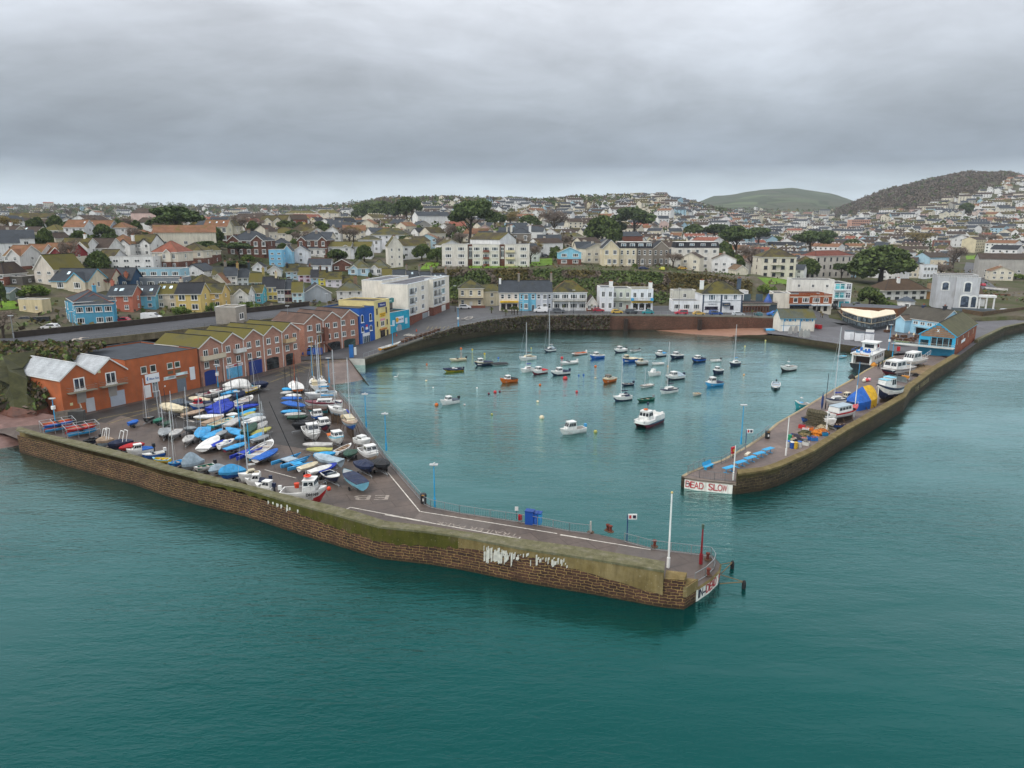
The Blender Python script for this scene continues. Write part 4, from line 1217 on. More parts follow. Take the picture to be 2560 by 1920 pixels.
# along the far road (flat ground, z 5.2)
ROADSIDE=[
 ('C3',528,800,1045,1245,4,10,'h',3.2,'#dcc994','SM',2,3,'pale yellow villa with brick garden wall on the road corner',dict(wk='sash',low=(WALLM('#d6c28a'),.4),door=(1,'#d8d8d4'),sides=1)),
 ('C3',968,1183,1085,1282,1,10,'g',3.8,'#dcd0c2','S',2,3,'cream terrace shop with a bright yellow awning',dict(wk='sash',chim=((.05,.4,1.6,WHITE),(1.0,.5,2.6,M_STN)),skip=((0,0),(0,1),(0,2)))),
 ('C3',1185,1363,1085,1282,1,10,'g',3.8,'#74b8d2','S',2,3,'sky-blue terrace house with bays and an arched door',dict(wk='sash',bays=((.4,2.8,0,5.6),),door=(2,'#4a5258'),skip=((0,1),(1,1)))),
 ('C3',1365,1535,1085,1282,1,10,'g',3.8,'#c3c7cf','S',2,3,'pale grey terrace house with bays next to the sky-blue one',dict(wk='sash',bays=((.55,2.8,0,5.6),),door=(0,'#3a4450'),skip=((0,1),(1,1)),chim=((1.0,.5,2.6,M_STN),))),
 ('C3',1537,1912,1085,1280,1,10,'h',3.8,'#e2e4e6','DM',2,4,'white cafe house with long black balcony and wide shop windows',dict(wsz=(2.6,.5),wk='three',trim='O')),
 ('C3',1912,2028,1205,1288,0,8,'f',2.6,'#cfc9bb','B',1,2,'small cream gable building with red-brown doors beside the white cafe',dict(low=(M_REDBR,1.2),sides=0)),
 ('C3',2050,2200,1050,1290,0,9,'flat',1,'#dfe1e4','S',2,2,'white flat-roofed house with tall white chimney, left of the yellow cafe',dict(wk='two',chim=((.85,.3,2.4,WHITE),))),
 ('C4',-40,172,1060,1280,0,9,'flat',1,'#cdd0c2','S',2,3,'grey-green flat-roofed house with balcony and brown doors',dict(wk='two',door=(2,'#7a4030'))),
 ('C4',175,412,1065,1282,0,9,'flat',1,'#e4e7ea','G',2,3,'white cafe with yellow fascia, balcony and blue corner panels',dict(wk='two',chim=((.9,.2,2.6,WHITE),))),
 ('C4',622,935,1190,1292,-3,7,'flat',1,'#e4e6e8','D',1,3,'low white annex with wide windows left of the harbour pub',dict(wsz=(2.2,.5),wk='three')),
 ('C4',630,875,1080,1255,0,6,'flat',1,'#cfccb8','S',2,1,'cream box-shaped building behind the pub annex',dict(skip=((0,0),))),
 ('C4',1380,1435,1085,1260,0,5,'flat',1,'#e4e4e2','S',2,1,'narrow white lean-to between pub and restaurant',dict(skip=((0,0),))),
]
for t in ROADSIDE:
 ph(*t[:14],zplane=RZ,**t[14])
# LANDMARK BUILDINGS
def text_mesh(s,size,mat,bold=.0,ext=.012,width=None):
 cu=bpy.data.curves.new('lettering','FONT')
 cu.body=s
 cu.size=size
 cu.extrude=ext
 cu.offset=bold
 cu.align_x='CENTER'
 cu.align_y='CENTER'
 o=bpy.data.objects.new('tmp',cu)
 COL.objects.link(o)
 bpy.context.view_layer.update()
 me_=bpy.data.meshes.new_from_object(o.evaluated_get(bpy.context.evaluated_depsgraph_get()))
 bpy.data.objects.remove(o)
 me_.name='lettering'
 me_.materials.clear()
 me_.materials.append(mat)
 if width:
  xs=[v.co.x for v in me_.vertices]
  f=width/max(max(xs) - min(xs),1e-6)
  for v in me_.vertices:
   v.co.x*=f
 return me_
class Fac:
 def __init__(s,root,A,B,z):
  s.A,s.B=V3((A[0],A[1],0)),V3((B[0],B[1],0))
  s.W=(s.B - s.A).length
  s.rz=atan2(s.B.y - s.A.y,s.B.x - s.A.x)
  s.base=V3((s.A.x,s.A.y,z)) - root.location
  s.R=Matrix.Rotation(s.rz,4,'Z')
  s.root=root
 def put(s,name,me_,x,y,z,sc=None,par=None,rx=0.0,r=0.0):
  if par is not None:
   o=link(name,me_,par,None,0,sc)
   o.location=(x,y,z)
   o.rotation_euler=(rx,0,r)
   return o
  o=link(name,me_,s.root,None,0,sc)
  o.location=s.base+s.R @ V3((x,y,z))
  o.rotation_euler=(rx,0,s.rz+r)
  return o
 def panel(s,name,x0,x1,z0,z1,mat,out=.04,th=.05,par=None):
  mb=MB()
  mb.box(-(x1 - x0)/2,(x1 - x0)/2,-out,th,0,z1 - z0)
  return s.put(name,mb.mesh(name,[mat]),(x0+x1)/2,0,z0,None,par)
 def win(s,x,z,w_,h_,kind='two',frame='#e4e4e0',glass='#23292e',y=0.0):
  return s.put('window',winmesh(kind,frame,glass),x,y,z,(w_,1,h_))
 def text(s,t,x,z,size,colr,out=.1,width=None,par=None,bold=0.0):
  me_=text_mesh(t,size,P(colr,.5,.03),bold,.012,width)
  return s.put('lettering',me_,x,-out,z,None,par,PI/2)
 def balcony(s,x0,x1,z,d=1.2,rail='#8a8d8c',slab='#8f8a78',solid=None):
  mb=MB()
  mb.box(x0,x1,-d,0,z - .16,z,0)
  if solid:
   mb.box(x0,x1,-d,-d+.08,z,z+.95,1)
   mb.box(x0,x0+.08,-d+.08,0,z,z+.95,1)
   mb.box(x1 - .08,x1,-d+.08,0,z,z+.95,1)
  else:
   for zz_ in (z+.95,z+.5):
    mb.tube((x0,-d,zz_),(x1,-d,zz_),.03,.03,4,1)
    mb.tube((x0,-d,zz_),(x0,0,zz_),.03,.03,4,1)
    mb.tube((x1,-d,zz_),(x1,0,zz_),.03,.03,4,1)
   n=max(2,int((x1 - x0)/.28))
   for i in range(n+1):
    x=x0+(x1 - x0)*i/n
    mb.tube((x,-d,z),(x,-d,z+.95),.014,.014,4,1)
  return s.put('balcony',mb.mesh('balcony',[P(slab,.9,.15),P(solid or rail,.6,.1)]),0,0,0)
 def arch(s,name,x,z,w_,h_,mat,out=.05,rise=.35):
  mb=MB()
  ol=[(-w_/2,0),(w_/2,0),(w_/2,h_ - rise)]+[(w_/2*cos(t),h_ - rise+rise*sin(t)) for t in [PI*i/8 for i in range(1,8)]]+[(-w_/2,h_ - rise)]
  n=len(ol)
  i=len(mb.v)
  mb.v+=[(p[0],-out,p[1]) for p in ol]+[(p[0],.05,p[1]) for p in ol]
  mb.f.append(tuple(range(n)))
  mb.m.append(0)
  for j in range(n):
   mb.f.append((j,n+j,n+(j+1) % n,(j+1) % n))
   mb.m.append(0)
  return s.put(name,mb.mesh(name,[mat]),x,0,z)
def bthing(name,label,cat,A,z):
 return thing(name,label,cat,(A[0],A[1],z))
# orange boat store
ORG=P('#b0623d',.85,.14,.5,.2,0,.3)
OA,OM,OB=(-78.9,125.9),(-73.9,134.6),(-66.5,147.9)
WG=ROOF('#a9adb0',.08)
r=bthing('boat_store','orange rendered waterside store with two grey gables and a flat-roofed wing','building',OA,DZ)
v_=(V3(OB) - V3(OA)).normalized()
OA2=V3(OA) - v_*3.0
OM=V3(OA)+v_*9.3
body(r,OA2,OM,DZ,7.0,20,2,2.4,'#b04a25','#a9adb0',2,0,wm=ORG,sides=0,trim='#c9cbcb')
body(r,OM,OB,DZ,8.0,19,'flat',1,'#b04a25','#3f444b',2,0,wm=ORG,sides=0,barge='#3a3d42')
f=Fac(r,OA2,OM,DZ)
f2=Fac(r,OM,OB,DZ)
for x in (3.3,9.2):
 f.win(x,4.5,2.0,2.2,'two','#e8e8e4','#20262c')
 f.balcony(x - 2.4,x+2.6,4.3,1.1,'#8d7a6c')
 f.put('door',doormesh('#9b958e','#9b958e'),x+.1,0,2.0,(1.7,1,2.1))
f.panel('garage_door',8.6,11.5,.05,2.9,P('#a9b0ba',.6,.08),.06)
f.panel('garage_door',4.0,5.6,.05,2.6,P('#b9bcc0',.6,.08),.06)
W2=f2.W
for x in (3.6,5.6):
 f2.win(x,5.2,1.25,1.45,'plain','#d8d5cc','#2a3230')
for x in (9.3,11.0):
 f2.win(x,5.2,1.25,1.25,'plain','#d8d5cc','#2a4038')
 f2.panel('grille',x - .6,x+.6,4.1,4.75,P('#6a5f4a',.8),.05)
sg=f2.panel('sign',3.7,6.7,3.1,4.9,P('#e9ecee',.5,.03),.08)
f2.text('Blue Sea',.35,.8,.62,'#2a5f9c',.11,2.0,sg)
mb=MB()
for i in range(9):
 a0,a1=radians(95+i*17),radians(112+i*17)
 w0=.10+.12*sin(i/9*PI)
 mb.quad((.42*cos(a0),-.1,.42*sin(a0)),(.42*cos(a1),-.1,.42*sin(a1)),((.42 - w0)*cos(a1),-.1,(.42 - w0)*sin(a1)),((.42 - w0)*cos(a0),-.1,(.42 - w0)*sin(a0)))
f2.put('wave_logo',mb.mesh('wave_logo',[P('#2f7fc0',.5,.03)]),-.82,0,.92,None,sg)
f2.panel('door',3.3,4.6,.3,2.8,P('#e2e2e0',.5,.05),.06)
f2.panel('door',5.1,6.2,.05,2.7,P('#8a8f92',.5,.1),.06)
f2.win(5.65,1.3,1.3,1.9,'two','#d8d8d4','#3a4a52')
f2.panel('sign',7.6,7.9,1.7,2.0,WHITE,.05)
f2.panel('lintel',10.3,13.0,2.75,3.2,P('#8b7b62',.8),.07)
f2.panel('roller_door',10.5,12.6,.05,2.7,P('#6f7a84',.5,.1,3),.05)
f2.win(9.0,3.1,2.7,.6,'plain','#cfd2cf','#8fa0a4')
f2.win(11.8,3.5,2.7,.55,'plain','#cfd2cf','#8fa0a4')
f2.panel('door',13.7,14.9,2.0,4.7,P('#dfe3e6',.5,.05),.06)
for x,z_ in ((1.2,1.9),(6.9,6.9)):
 f.panel('sign',x,x+.5,z_,z_+.5,P('#d8d2a0',.5),.05)
# gabled brick terrace (six gables) with ground-floor shops
BRK=BRICK('#b98673','#ab9686',4.2)
TA,TB=(-66.3,148.3),(-53.2,176.0)
r=bthing('brick_terrace','pink-brown brick waterfront terrace of five zigzag gables with mossy roofs and blue garage doors','building',TA,DZ)
body(r,TA,TB,DZ,8.6,13,5,1.9,'#a5654e','G',3,0,wm=BRK,sides=0)
f=Fac(r,TA,TB,DZ)
gw=f.W/5
for g in range(5):
 for k2,fx in enumerate((.27,.72)):
  x=(g+fx)*gw
  f.win(x,6.3,1.25,1.45,'two','#e8e8e4','#1f2428')
  f.win(x,3.75,1.25,1.4,'two','#e8e8e4','#1f2428')
 if g:
  f.panel('downpipe',g*gw - .07,g*gw+.07,0,8.3,WHITE,.1)
f.balcony(.1,gw*.98,5.7,1.3,solid='#cdbfa6')
f.balcony(gw*1.5,gw*1.98,5.9,1.1,solid='#d8d5d0')
f.balcony(gw*4.05,gw*4.6,5.9,1.1,solid='#c9ab84')
BLUE_D=P('#17337d',.55,.1,2)
f.arch('garage_door',gw*.38,0.02,3.0,3.2,BLUE_D)
f.panel('garage_door',gw*2.2,gw*2.85,.02,3.2,BLUE_D,.06)
f.panel('shutter',gw*1.12,gw*1.85,.3,2.7,P('#5fa9cf',.5,.15,2),.06)
sg=f.panel('sign',gw*1.1,gw*1.9,2.75,3.4,P('#e8e2e4',.5,.04),.08)
f.panel('sign_patch',-.2,.85,.12,.55,P('#b32038',.5,.04),.10,.0,sg)
f.text('Paignton',-1.2,.32,.5,'#3a3a44',.1,1.75,sg)
f.text('Sailing Club',1.15,.32,.42,'#e8e8e8' if False else '#3a3a44',.12,1.9,sg)
f.panel('sign',gw*2.25,gw*2.7,3.32,3.62,P('#23364a',.5),.07)
M_SHOP=GLASS('#15191b')
for x0,x1 in ((3.1,3.75),(4.15,4.62)):
 f.arch('shop_front',gw*(x0+x1)/2,.1,gw*(x1 - x0),2.9,M_SHOP,.05,.35)
 f.panel('shop_frame',gw*x0,gw*x1,1.5,1.6,P('#2f3436'),.09)
f.panel('sign',gw*.62,gw*.75,1.9,2.6,P('#d7d7d2'),.07)
# second brick block, 3 gables, taller
SA,SB=(-54.2,183.7),(-43.7,200.5)
r=bthing('brick_flats','taller brick flats with three white-edged gables and an outside stair, beside the royal-blue building','building',SA,1.7)
body(r,SA,SB,1.7,8.8,12,3,2.0,'#a5654e','#5f4a40',3,0,wm=BRICK('#b27f6c','#ab9686',4.2),sides=0)
f=Fac(r,SA,SB,1.7)
gw=f.W/3
for x,z_,k_ in ((1.9,6.6,'three'),(1.9,3.6,'three'),(8.2,6.5,'two'),(11.0,6.4,'two'),(8.4,3.5,'two'),(11.2,3.5,'two'),(14.0,6.6,'two'),(17.6,6.4,'two'),(14.2,3.5,'two'),(17.6,3.4,'two')):
 f.win(x,z_,1.7 if k_=='three' else 1.5,1.4,k_,'#e8e8e4','#262c30')
f.win(4.9,5.9,1.5,2.2,'two','#e4e4e0','#35404a')
f.win(5.0,2.9,1.5,2.2,'two','#e4e4e0','#35404a')
f.balcony(4.2,5.8,5.7,.9)
for i in range(2):
 f.panel('downpipe',gw*(i+1) - .08,gw*(i+1)+.08,0,8.6,WHITE,.1)
f.arch('shop_front',2.6,.05,3.2,2.6,GLASS('#101314'))
f.arch('shop_front',10.2,.05,4.8,2.5,GLASS('#15191b'))
f.arch('shop_front',16.2,.05,4.4,2.5,GLASS('#2a3a36'))
mb=MB()
for i in range(9):
 mb.box(5.9+i*.3,6.2+i*.3,-1.3,-.3,2.7 - i*.3+.0,2.86 - i*.3,0)
mb.box(5.0,6.0,-1.4,0,2.7,2.86)
mb.box(6.2,7.6,-1.0,0,3.2,6.9)
mb.tube((5.9,-1.3,3.8),(8.6,-1.3,1.2),.03,.03,4,1)
f.put('outside_stair',mb.mesh('outside_stair',[P('#7d5040',.85),P('#3a3a38')]),0,0,0)
# royal blue, yellow, turquoise buildings
UA,UB,UC,UD=(-43.3,200.6),(-40.3,207.2),(-37.2,215.7),(-32.6,224.9)
r=bthing('blue_building','royal-blue three-storey building with arched white windows on the quay','building',UA,1.9)
RBL=P('#1553a6',.7,.12,.6)
body(r,UA,UB,1.9,10.0,13,'flat',1,'#0f4289','#4a4436',3,0,wm=RBL,sides=0,barge='#2f4a6a')
f=Fac(r,UA,UB,1.9)
for x,z_,h_ in ((1.3,6.5,1.9),(5.3,6.5,1.9),(1.3,3.7,1.3),(5.3,3.7,1.3)):
 f.arch('window',x,z_ - .15,1.15,h_+.35,P('#e4e6ea',.5),.06,.5)
 f.arch('window_pane',x,z_,.8,h_+.05,GLASS('#1c2126'),.09,.38)
 f.panel('sill',x - .75,x+.75,z_ - .3,z_ - .12,WHITE,.2)
f.panel('shop_front',1.2,4.6,.1,3.2,P('#e6e8ea',.5),.07)
for i in range(4):
 f.panel('shop_pane',1.35+i*.82,2.05+i*.82,.25,2.3,GLASS('#3a4a56'),.09)
f.panel('sign',2.9,3.7,4.9,5.5,P('#c8364a',.5),.08)
f.arch('sign',3.3,4.1,1.2,.8,P('#dfe4ea',.5),.07,.3)
r=bthing('yellow_building','narrow pale yellow shop building between the royal-blue and turquoise ones','building',UB,2.0)
body(r,UB,UC,2.0,11.2,12,'flat',1,'#dcc988','#3f3a34',3,0,wm=P('#dccb8e',.8,.1,.5),sides=0,barge='#d9c78c')
f=Fac(r,UB,UC,2.0)
W_=f.W
f.panel('sign',W_*.25,W_*.72,9.7,11.0,P('#22357a',.5),.25)
f.text('Waves',W_*.48,10.35,.8,'#e4e8f2',.28,2.9)
f.panel('sign',W_*.33,W_*.7,6.7,7.9,P('#e2b42a',.5,.05),.08)
f.text('RESTAURANT',W_*.51,7.5,.42,'#7a4a20',.1,2.6)
f.text('FIRST FLOOR',W_*.51,7.0,.34,'#7a4a20',.1,1.9)
f.panel('sign',W_*.36,W_*.66,5.6,6.2,P('#d890a0',.5,.05),.08)
for x,z_,w2,h2 in ((.17,7.8,.8,1.7),(.77,7.7,.8,1.7),(.17,4.2,.7,1.5),(.8,4.2,.7,1.5),(.5,3.9,2.1,1.6)):
 f.win(W_*x,z_,w2,h2,'two' if w2 > 1 else 'sash','#6a5a44' if w2 < 1 else '#e2e0d8','#2a2c2e')
f.panel('awning',W_*.3,W_*.7,2.9,3.3,P('#c07a3a',.6),.5)
f.panel('shop_front',W_*.34,W_*.64,.05,2.7,GLASS('#241c18'),.05)
f.panel('door',W_*.74,W_*.86,.05,2.5,P('#4a3a30'),.05)
r=bthing('turquoise_building','turquoise front with a grey arched door and open roof terrace, next to the yellow shop','building',UC,2.3)
TQ=P('#1f9fbd',.75,.14,.6)
body(r,UC,UD,2.3,6.6,10,'flat',1,'#1f9fbd','#57544c',1,0,wm=TQ,sides=0,barge='#c8cfcf')
f=Fac(r,UC,UD,2.3)
W_=f.W
f.arch('arched_door',W_*.45,.05,2.4,3.0,P('#9ea6aa',.6),.06,.8)
sg=f.panel('sign',W_*.28,W_*.68,3.4,5.4,P('#e0e4ec',.5,.04),.1)
f.text("Pippi's Grill",.55,1.15,.75,'#23305a',.13,2.2,sg)
mb=MB()
mb.lathe([(.75,-.0),(.75,.05)],12)
o=f.put('emblem',mb.mesh('emblem',[P('#e2a52a',.5)]),-1.45,-.12,1.1,None,sg,PI/2)
for x in (.16,.82):
 f.panel('poster',W_*x - .6,W_*x+.6,2.8,4.6,P('#c9e2ea',.5),.07)
f.panel('poster',W_*.3,W_*.36,1.2,2.3,P('#c9d8dc',.5),.07)
body(r,V3(UC)+V3((-3.2,1.2)),V3(UD)+V3((-5.2,.2)),2.3,10.4,5,'flat',1,'#8e9396','#5a5648',1,0,wm=P('#8a8f90',.8),sides=0)
f2=Fac(r,V3(UC)+V3((-3.2,1.2)),V3(UD)+V3((-5.2,.2)),2.3)
f2.panel('fascia',-.2,f2.W+.2,9.4,10.7,P('#1c7f80',.5),.4)
f2.text('Restaurant',f2.W*.52,10.05,1.0,'#dff0ee',.43,5.2)
f2.panel('opening',.4,f2.W - .4,7.2,9.3,GLASS('#14181a'),.05)
# cream quay flats (G1)
fx_=[('G1',650,880),('G1',880,1090),('G1',1090,1225),('G1',1225,1380),('G1',1380,1660),('G1',1660,1730)]
PA,PB=V3((-33.2,227.0)),V3((-24.6,265.5))
r=bthing('quay_flats','four-storey cream flats with glass balconies over brick garages at the bend of the quay street','flats',PA,3.6)
CR_M=P('#e6dfd2',.8,.1,.4,.2,0,.25)
body(r,PA,PB,3.4,13.2,9,'flat',1,'#ddd0bd','#63646a',4,0,wm=CR_M,low=(BRICK('#7c4436'),3.3),sides=0,barge='#dfe6ea')
d_=(PB - PA).normalized()
n_=V3((d_.y,-d_.x))
body(r,PA+d_*20+n_*1.6,PB+n_*1.6 - d_*1,5.0,11.8,3,'flat',1,'#ddd0bd','#63646a',4,0,wm=CR_M,low=(BRICK('#7c4436'),2.6),sides=0,barge='#dfe6ea')
body(r,PA+n_*-9.1+d_*1,PA+n_*-9.1+d_*25,8.0,9.6,7,'flat',1,'#ddd0bd','#63646a',3,0,wm=CR_M,sides=0,barge='#dfe6ea')
f=Fac(r,PA,PB,3.4)
f2=Fac(r,PA+d_*20+n_*1.6,PB+n_*1.6 - d_*1,5.0)
for st in range(3):
 z_=3.9+st*3.1
 f.win(3.6,z_,4.2,2.2,'three','#d8dcde','#1d2123')
 f.win(7.4,z_+.5,2.0,1.5,'two','#e2e6e8','#39444c')
 f.balcony(1.2,6.0,z_ - .1,.5,'#3a3d40','#e6e8ea')
 f.win(14.0,z_+.6,2.6,1.6,'two','#e6e8ea','#2a3036')
 z2=3.2+st*3.0
 f2.win(2.8,z2,4.4,2.3,'three','#d8dcde','#1d2123')
 f2.win(7.0,z2,2.6,2.3,'two','#d8dcde','#24292c')
 f2.win(11.2,z2+.25,4.6,2.0,'three','#e6eaec','#3f7078' if st==1 else '#2c3338')
 f2.balcony(.4,8.6,z2 - .1,.4,'#2f3234','#e8eaec')
f.panel('garage_door',13.0,18.5,.2,2.9,P('#8b9499',.5,.1,3),.06)
f2.panel('garage_door',9.0,13.5,.2,2.3,P('#c9ccca',.5,.1),.06)
f.panel('door',18.9,20.0,.2,3.0,WHITE,.08)
# car-park deck on concrete columns, and its ticket kiosk
mb=MB()
near=[(-112,135),(-103.8,144.8),(-89,159.9),(-76.4,175.4),(-62.2,196.5),(-52.5,213)]
farE=[(-128,152),(-112.4,158.5),(-96.5,179),(-85,196),(-73.5,211.5),(-64.5,225.5)]
DKM=deck_mat('deck_asphalt','#323336','#3d3e42','#494a4e',.15,.06)
for i in range(5):
 a,b_,c_,d2=near[i],near[i+1],farE[i+1],farE[i]
 mb.quad((*a,10.5),(*b_,10.5),(*c_,10.5),(*d2,10.5),0)
 mb.quad((*a,9.2),(*d2,9.2),(*c_,9.2),(*b_,9.2),1)
 mb.quad((*a,9.2),(*b_,9.2),(*b_,10.7),(*a,10.7),1)
 mb.quad((*a,10.7),(*b_,10.7),(b_[0] - .3,b_[1]+.3,10.7),(a[0] - .3,a[1]+.3,10.7),1)
 mb.quad((a[0] - .3,a[1]+.3,10.49),(a[0] - .3,a[1]+.3,10.7),(b_[0] - .3,b_[1]+.3,10.7),(b_[0] - .3,b_[1]+.3,10.49),1)
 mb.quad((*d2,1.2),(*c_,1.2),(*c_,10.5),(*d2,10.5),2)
mb.quad((*near[5],1.2),(*farE[5],1.2),(*farE[5],10.5),(*near[5],10.5),1)
r=thing('car_park_deck','empty raised car park deck of grey asphalt on concrete columns behind the waterfront roofs','car park',(-89,160,1.2))
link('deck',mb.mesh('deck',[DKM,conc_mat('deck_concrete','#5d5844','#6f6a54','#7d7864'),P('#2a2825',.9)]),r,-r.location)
for i in range(5):
 for t in (0.0,.5):
  a=V3(near[i]).lerp(V3(near[i+1]),t)
  mb=MB()
  mb.box(-.35,.35,-.35,.35,0,8.1)
  link('column',mb.mesh('column',[P('#77725f',.9,.2)]),r,V3((a.x - .4,a.y+.6,1.2)) - r.location,.9)
mb=MB()
for i in range(5):
 a,b_=V3((*near[i],10.7)),V3((*near[i+1],10.7))
 n=int((b_ - a).length/1.6)
 for j in range(n+1):
  p=a.lerp(b_,j/n)
  mb.tube(p,p+V3((0,0,.85)),.03,.03,4)
 for hh in (.42,.85):
  mb.tube(a+V3((0,0,hh)),b_+V3((0,0,hh)),.03,.03,4)
link('railing',mb.mesh('railing',[P('#7c7f80',.5)]),r,-r.location)
mb=MB()
for i in range(1,5):
 a,b_=V3((*farE[i],10.5)),V3((*farE[i+1],10.5))
 d_=(b_ - a).normalized()
 n_=V3((-d_.y,d_.x,0))*.3
 mb.prism([(a - n_)[:2],(b_ - n_)[:2],(b_+n_)[:2],(a+n_)[:2]],10.3,11.9,0,1)
bw=mb.build('boundary_wall',[P('#3b332c',.9,.25),P('#55503f',.9,.2)])
tag(bw,'dark stone wall along the back of the raised car park deck','wall')
kA,kB=at('C2',220,1400,10.5),at('C2',345,1430,10.5)
kC=at('C2',460,1400,10.5)
r=bthing('ticket_kiosk','small grey flat-roofed kiosk standing on the car park deck','kiosk',kB,10.5)
body(r,kB,kC,10.4,4.0,5.6,'flat',1,'#9b958b','#8c857a',1,1,wm=P('#9a948a',.8,.1),wsz=(2.3,.42),fdrop=1.2,wk='two',sides=0)
f=Fac(r,kA,kB,10.5)
f.panel('door',f.W*.72,f.W*.95,0,2.2,P('#4a5560'),.05)
f.panel('sign',f.W*.45,f.W*.65,1.8,2.6,P('#3f6fae'),.05)
# harbour pub (C4)
r=ph('C4',945,1375,1105,1303,0,11,'h',4.2,'#e3e5e8','DM',2,0,'white harbour pub with navy timber strips and a mossy dark hipped roof','pub','pub',RZ,chim=((.02,.3,2.0,WHITE),(.98,.4,2.6,P('#4a5868'))),sides=0)
A,B,z,W_,C=front_px('C4',945,1375,1303,0,RZ)
f=Fac(r,A,B,RZ)
NV=P('#39475c',.6,.1)
for x0,x1 in ((0,.5),(W_*.45,W_*.45+.6),(W_ - .5,W_)):
 f.panel('timber_strip',x0,x1,0,f.W and 6.6,NV,.06)
f.panel('timber_strip',.5,W_*.45,3.7,3.85,NV,.05)
f.panel('timber_strip',W_*.45+.6,W_ - .5,4.2,4.35,NV,.05)
for x,z_,w2,h2,k_ in ((.23,4.4,2.6,2.0,'three'),(.575,4.5,1.3,1.9,'two'),(.81,4.5,1.3,1.9,'two'),(.23,1.1,4.6,1.1,'three'),(.74,1.2,1.3,1.3,'two')):
 f.win(W_*x,z_,w2,h2,k_,'#e4e6ea' if z_ > 2 else '#2a2440','#3f4a52' if z_ > 2 else '#1f1b26')
f.text('HARBOUR',W_*.25,3.0,.62,'#2c3550',.06,2.9)
f.panel('porch',W_*.5,W_*.68,2.5,3.6,NV,1.0)
f.text('HARBOUR',W_*.59,3.05,.34,'#d9c090',1.03,1.7)
f.put('door',doormesh('#dfe2e6'),W_*.57,0,.05,(1.5,1,2.2))
# restaurant beside the pub
r=ph('C4',1380,1752,1215,1303,0,9,'flat',1,'#3f4d57','D',1,0,'low dark restaurant with brown folding doors and a railed roof terrace beside the pub','restaurant','restaurant',RZ,sides=0,barge='#8a8278')
A,B,z,W_,C=front_px('C4',1380,1752,1303,0,RZ)
f=Fac(r,A,B,RZ)
for i in range(9):
 f.panel('folding_door',.2+i*W_*.085,W_*.085*(i+1),.05,2.3,P('#6a3f22',.5),.06)
 f.panel('door_pane',.4+i*W_*.085,W_*.085*(i+1) - .2,.5,2.0,GLASS('#171513'),.08)
f.panel('fascia',0,W_*.8,2.45,3.0,P('#b9b1a4',.6),.15)
f.text('HARBOUR LIGHT',W_*.4,2.72,.4,'#5a5f6a',.18,5.5)
f.balcony(0,W_,3.1,.3,'#7a5a48')
for x in (.1,.45,.75):
 f.panel('sheeting',W_*x,W_*(x+.2),3.6,6.3,P('#46565e',.7),-3.0,3.1)
mb=MB()
mb.lathe([(1.6,0),(1.3,.8),(.5,2.2),(.05,3.2)],7)
f.put('tarpaulin',mb.mesh('tarpaulin',[P('#1f4f9c',.5,.2)]),W_*.8,2.5,3.4)
# brick shops and blue-glass flats (G2)
r=ph('G2',358,1085,270,552,1,11,'flat',1,'#a0522f','D',2,0,'orange-brown brick shop building with white windows upstairs and awnings below','shop','shop',4.6,wm=BRICK('#a2542f','#93604a',4),low=(WALLM('#d9cfb8'),3.0),sides=0)
A,B,z,W_,C=front_px('G2',358,1085,552,radians(1),4.6)
f=Fac(r,A,B,4.6)
f.panel('parapet',W_*.2,W_*.8,5.8,7.0,BRICK('#a2542f','#93604a',4),.06)
f.panel('string_course',0,W_*.48,5.3,5.6,P('#d9d2c2'),.07)
f.panel('string_course',W_*.48,W_,5.6,5.9,P('#d9d2c2'),.08)
for x,w2,k_ in ((.14,1.6,'plain'),(.38,2.5,'three'),(.63,2.6,'three'),(.86,1.7,'two')):
 f.win(W_*x,3.5,w2,1.7,k_)
f.panel('shop_front',.2,W_*.47,.05,2.3,GLASS('#16181a'),.08)
f.panel('awning',.1,W_*.5,2.35,2.75,P('#33506a',.6),.9)
f.panel('awning',W_*.52,W_*.95,2.3,2.7,P('#c3cfda',.6),.9)
for x in (.56,.67,.82):
 f.panel('shop_pane',W_*x,W_*(x+.08),.3,2.1,GLASS('#20201e'),.08)
body(r,A+V3((-5.6,1.5,0)),A+V3((.3,.4,0)),4.6,6.3,9,'flat',1,'#ddd2ba','D',2,0,wm=WALLM('#ddd2ba'),sides=0)
r=ph('G2',1110,1415,90,478,-4,14,'flat',1,'#e2e5e6','D',3,0,'white flat-roofed flats with turquoise glass bays and turquoise garage doors','flats','flats',4.6,sides=0)
A,B,z,W_,C=front_px('G2',1110,1415,478,radians(-4),4.6)
f=Fac(r,A,B,4.6)
for st in (0,1):
 z_=3.6+st*3.3
 f.win(W_*.33,z_,W_*.6,2.4,'four','#cfdcde','#3f7f86')
 f.win(W_*.82,z_,W_*.28,2.3,'four','#e6e8ea','#2c3440')
 f.balcony(.2,W_*.64,z_ - .1,.9,'#4fa3a8','#dfe4e4')
f.panel('garage_door',W_*.36,W_*.62,.1,2.4,P('#2f98a6',.5,.1),.06)
f.panel('garage_door',W_*.68,W_*.92,.1,2.4,P('#2f98a6',.5,.1),.06)
f.panel('garage_opening',W_*.02,W_*.3,.1,2.6,P('#1f2422',.8),.04)
body(r,A+V3((-15,3,0)),A+V3((.2,.5,0)),4.6,10.0,10,'flat',1,'#e2dfd2','D',3,3,wsz=(1.0,.35),skip=tuple((r_,i) for r_ in (0,1) for i in range(3)),sides=0)
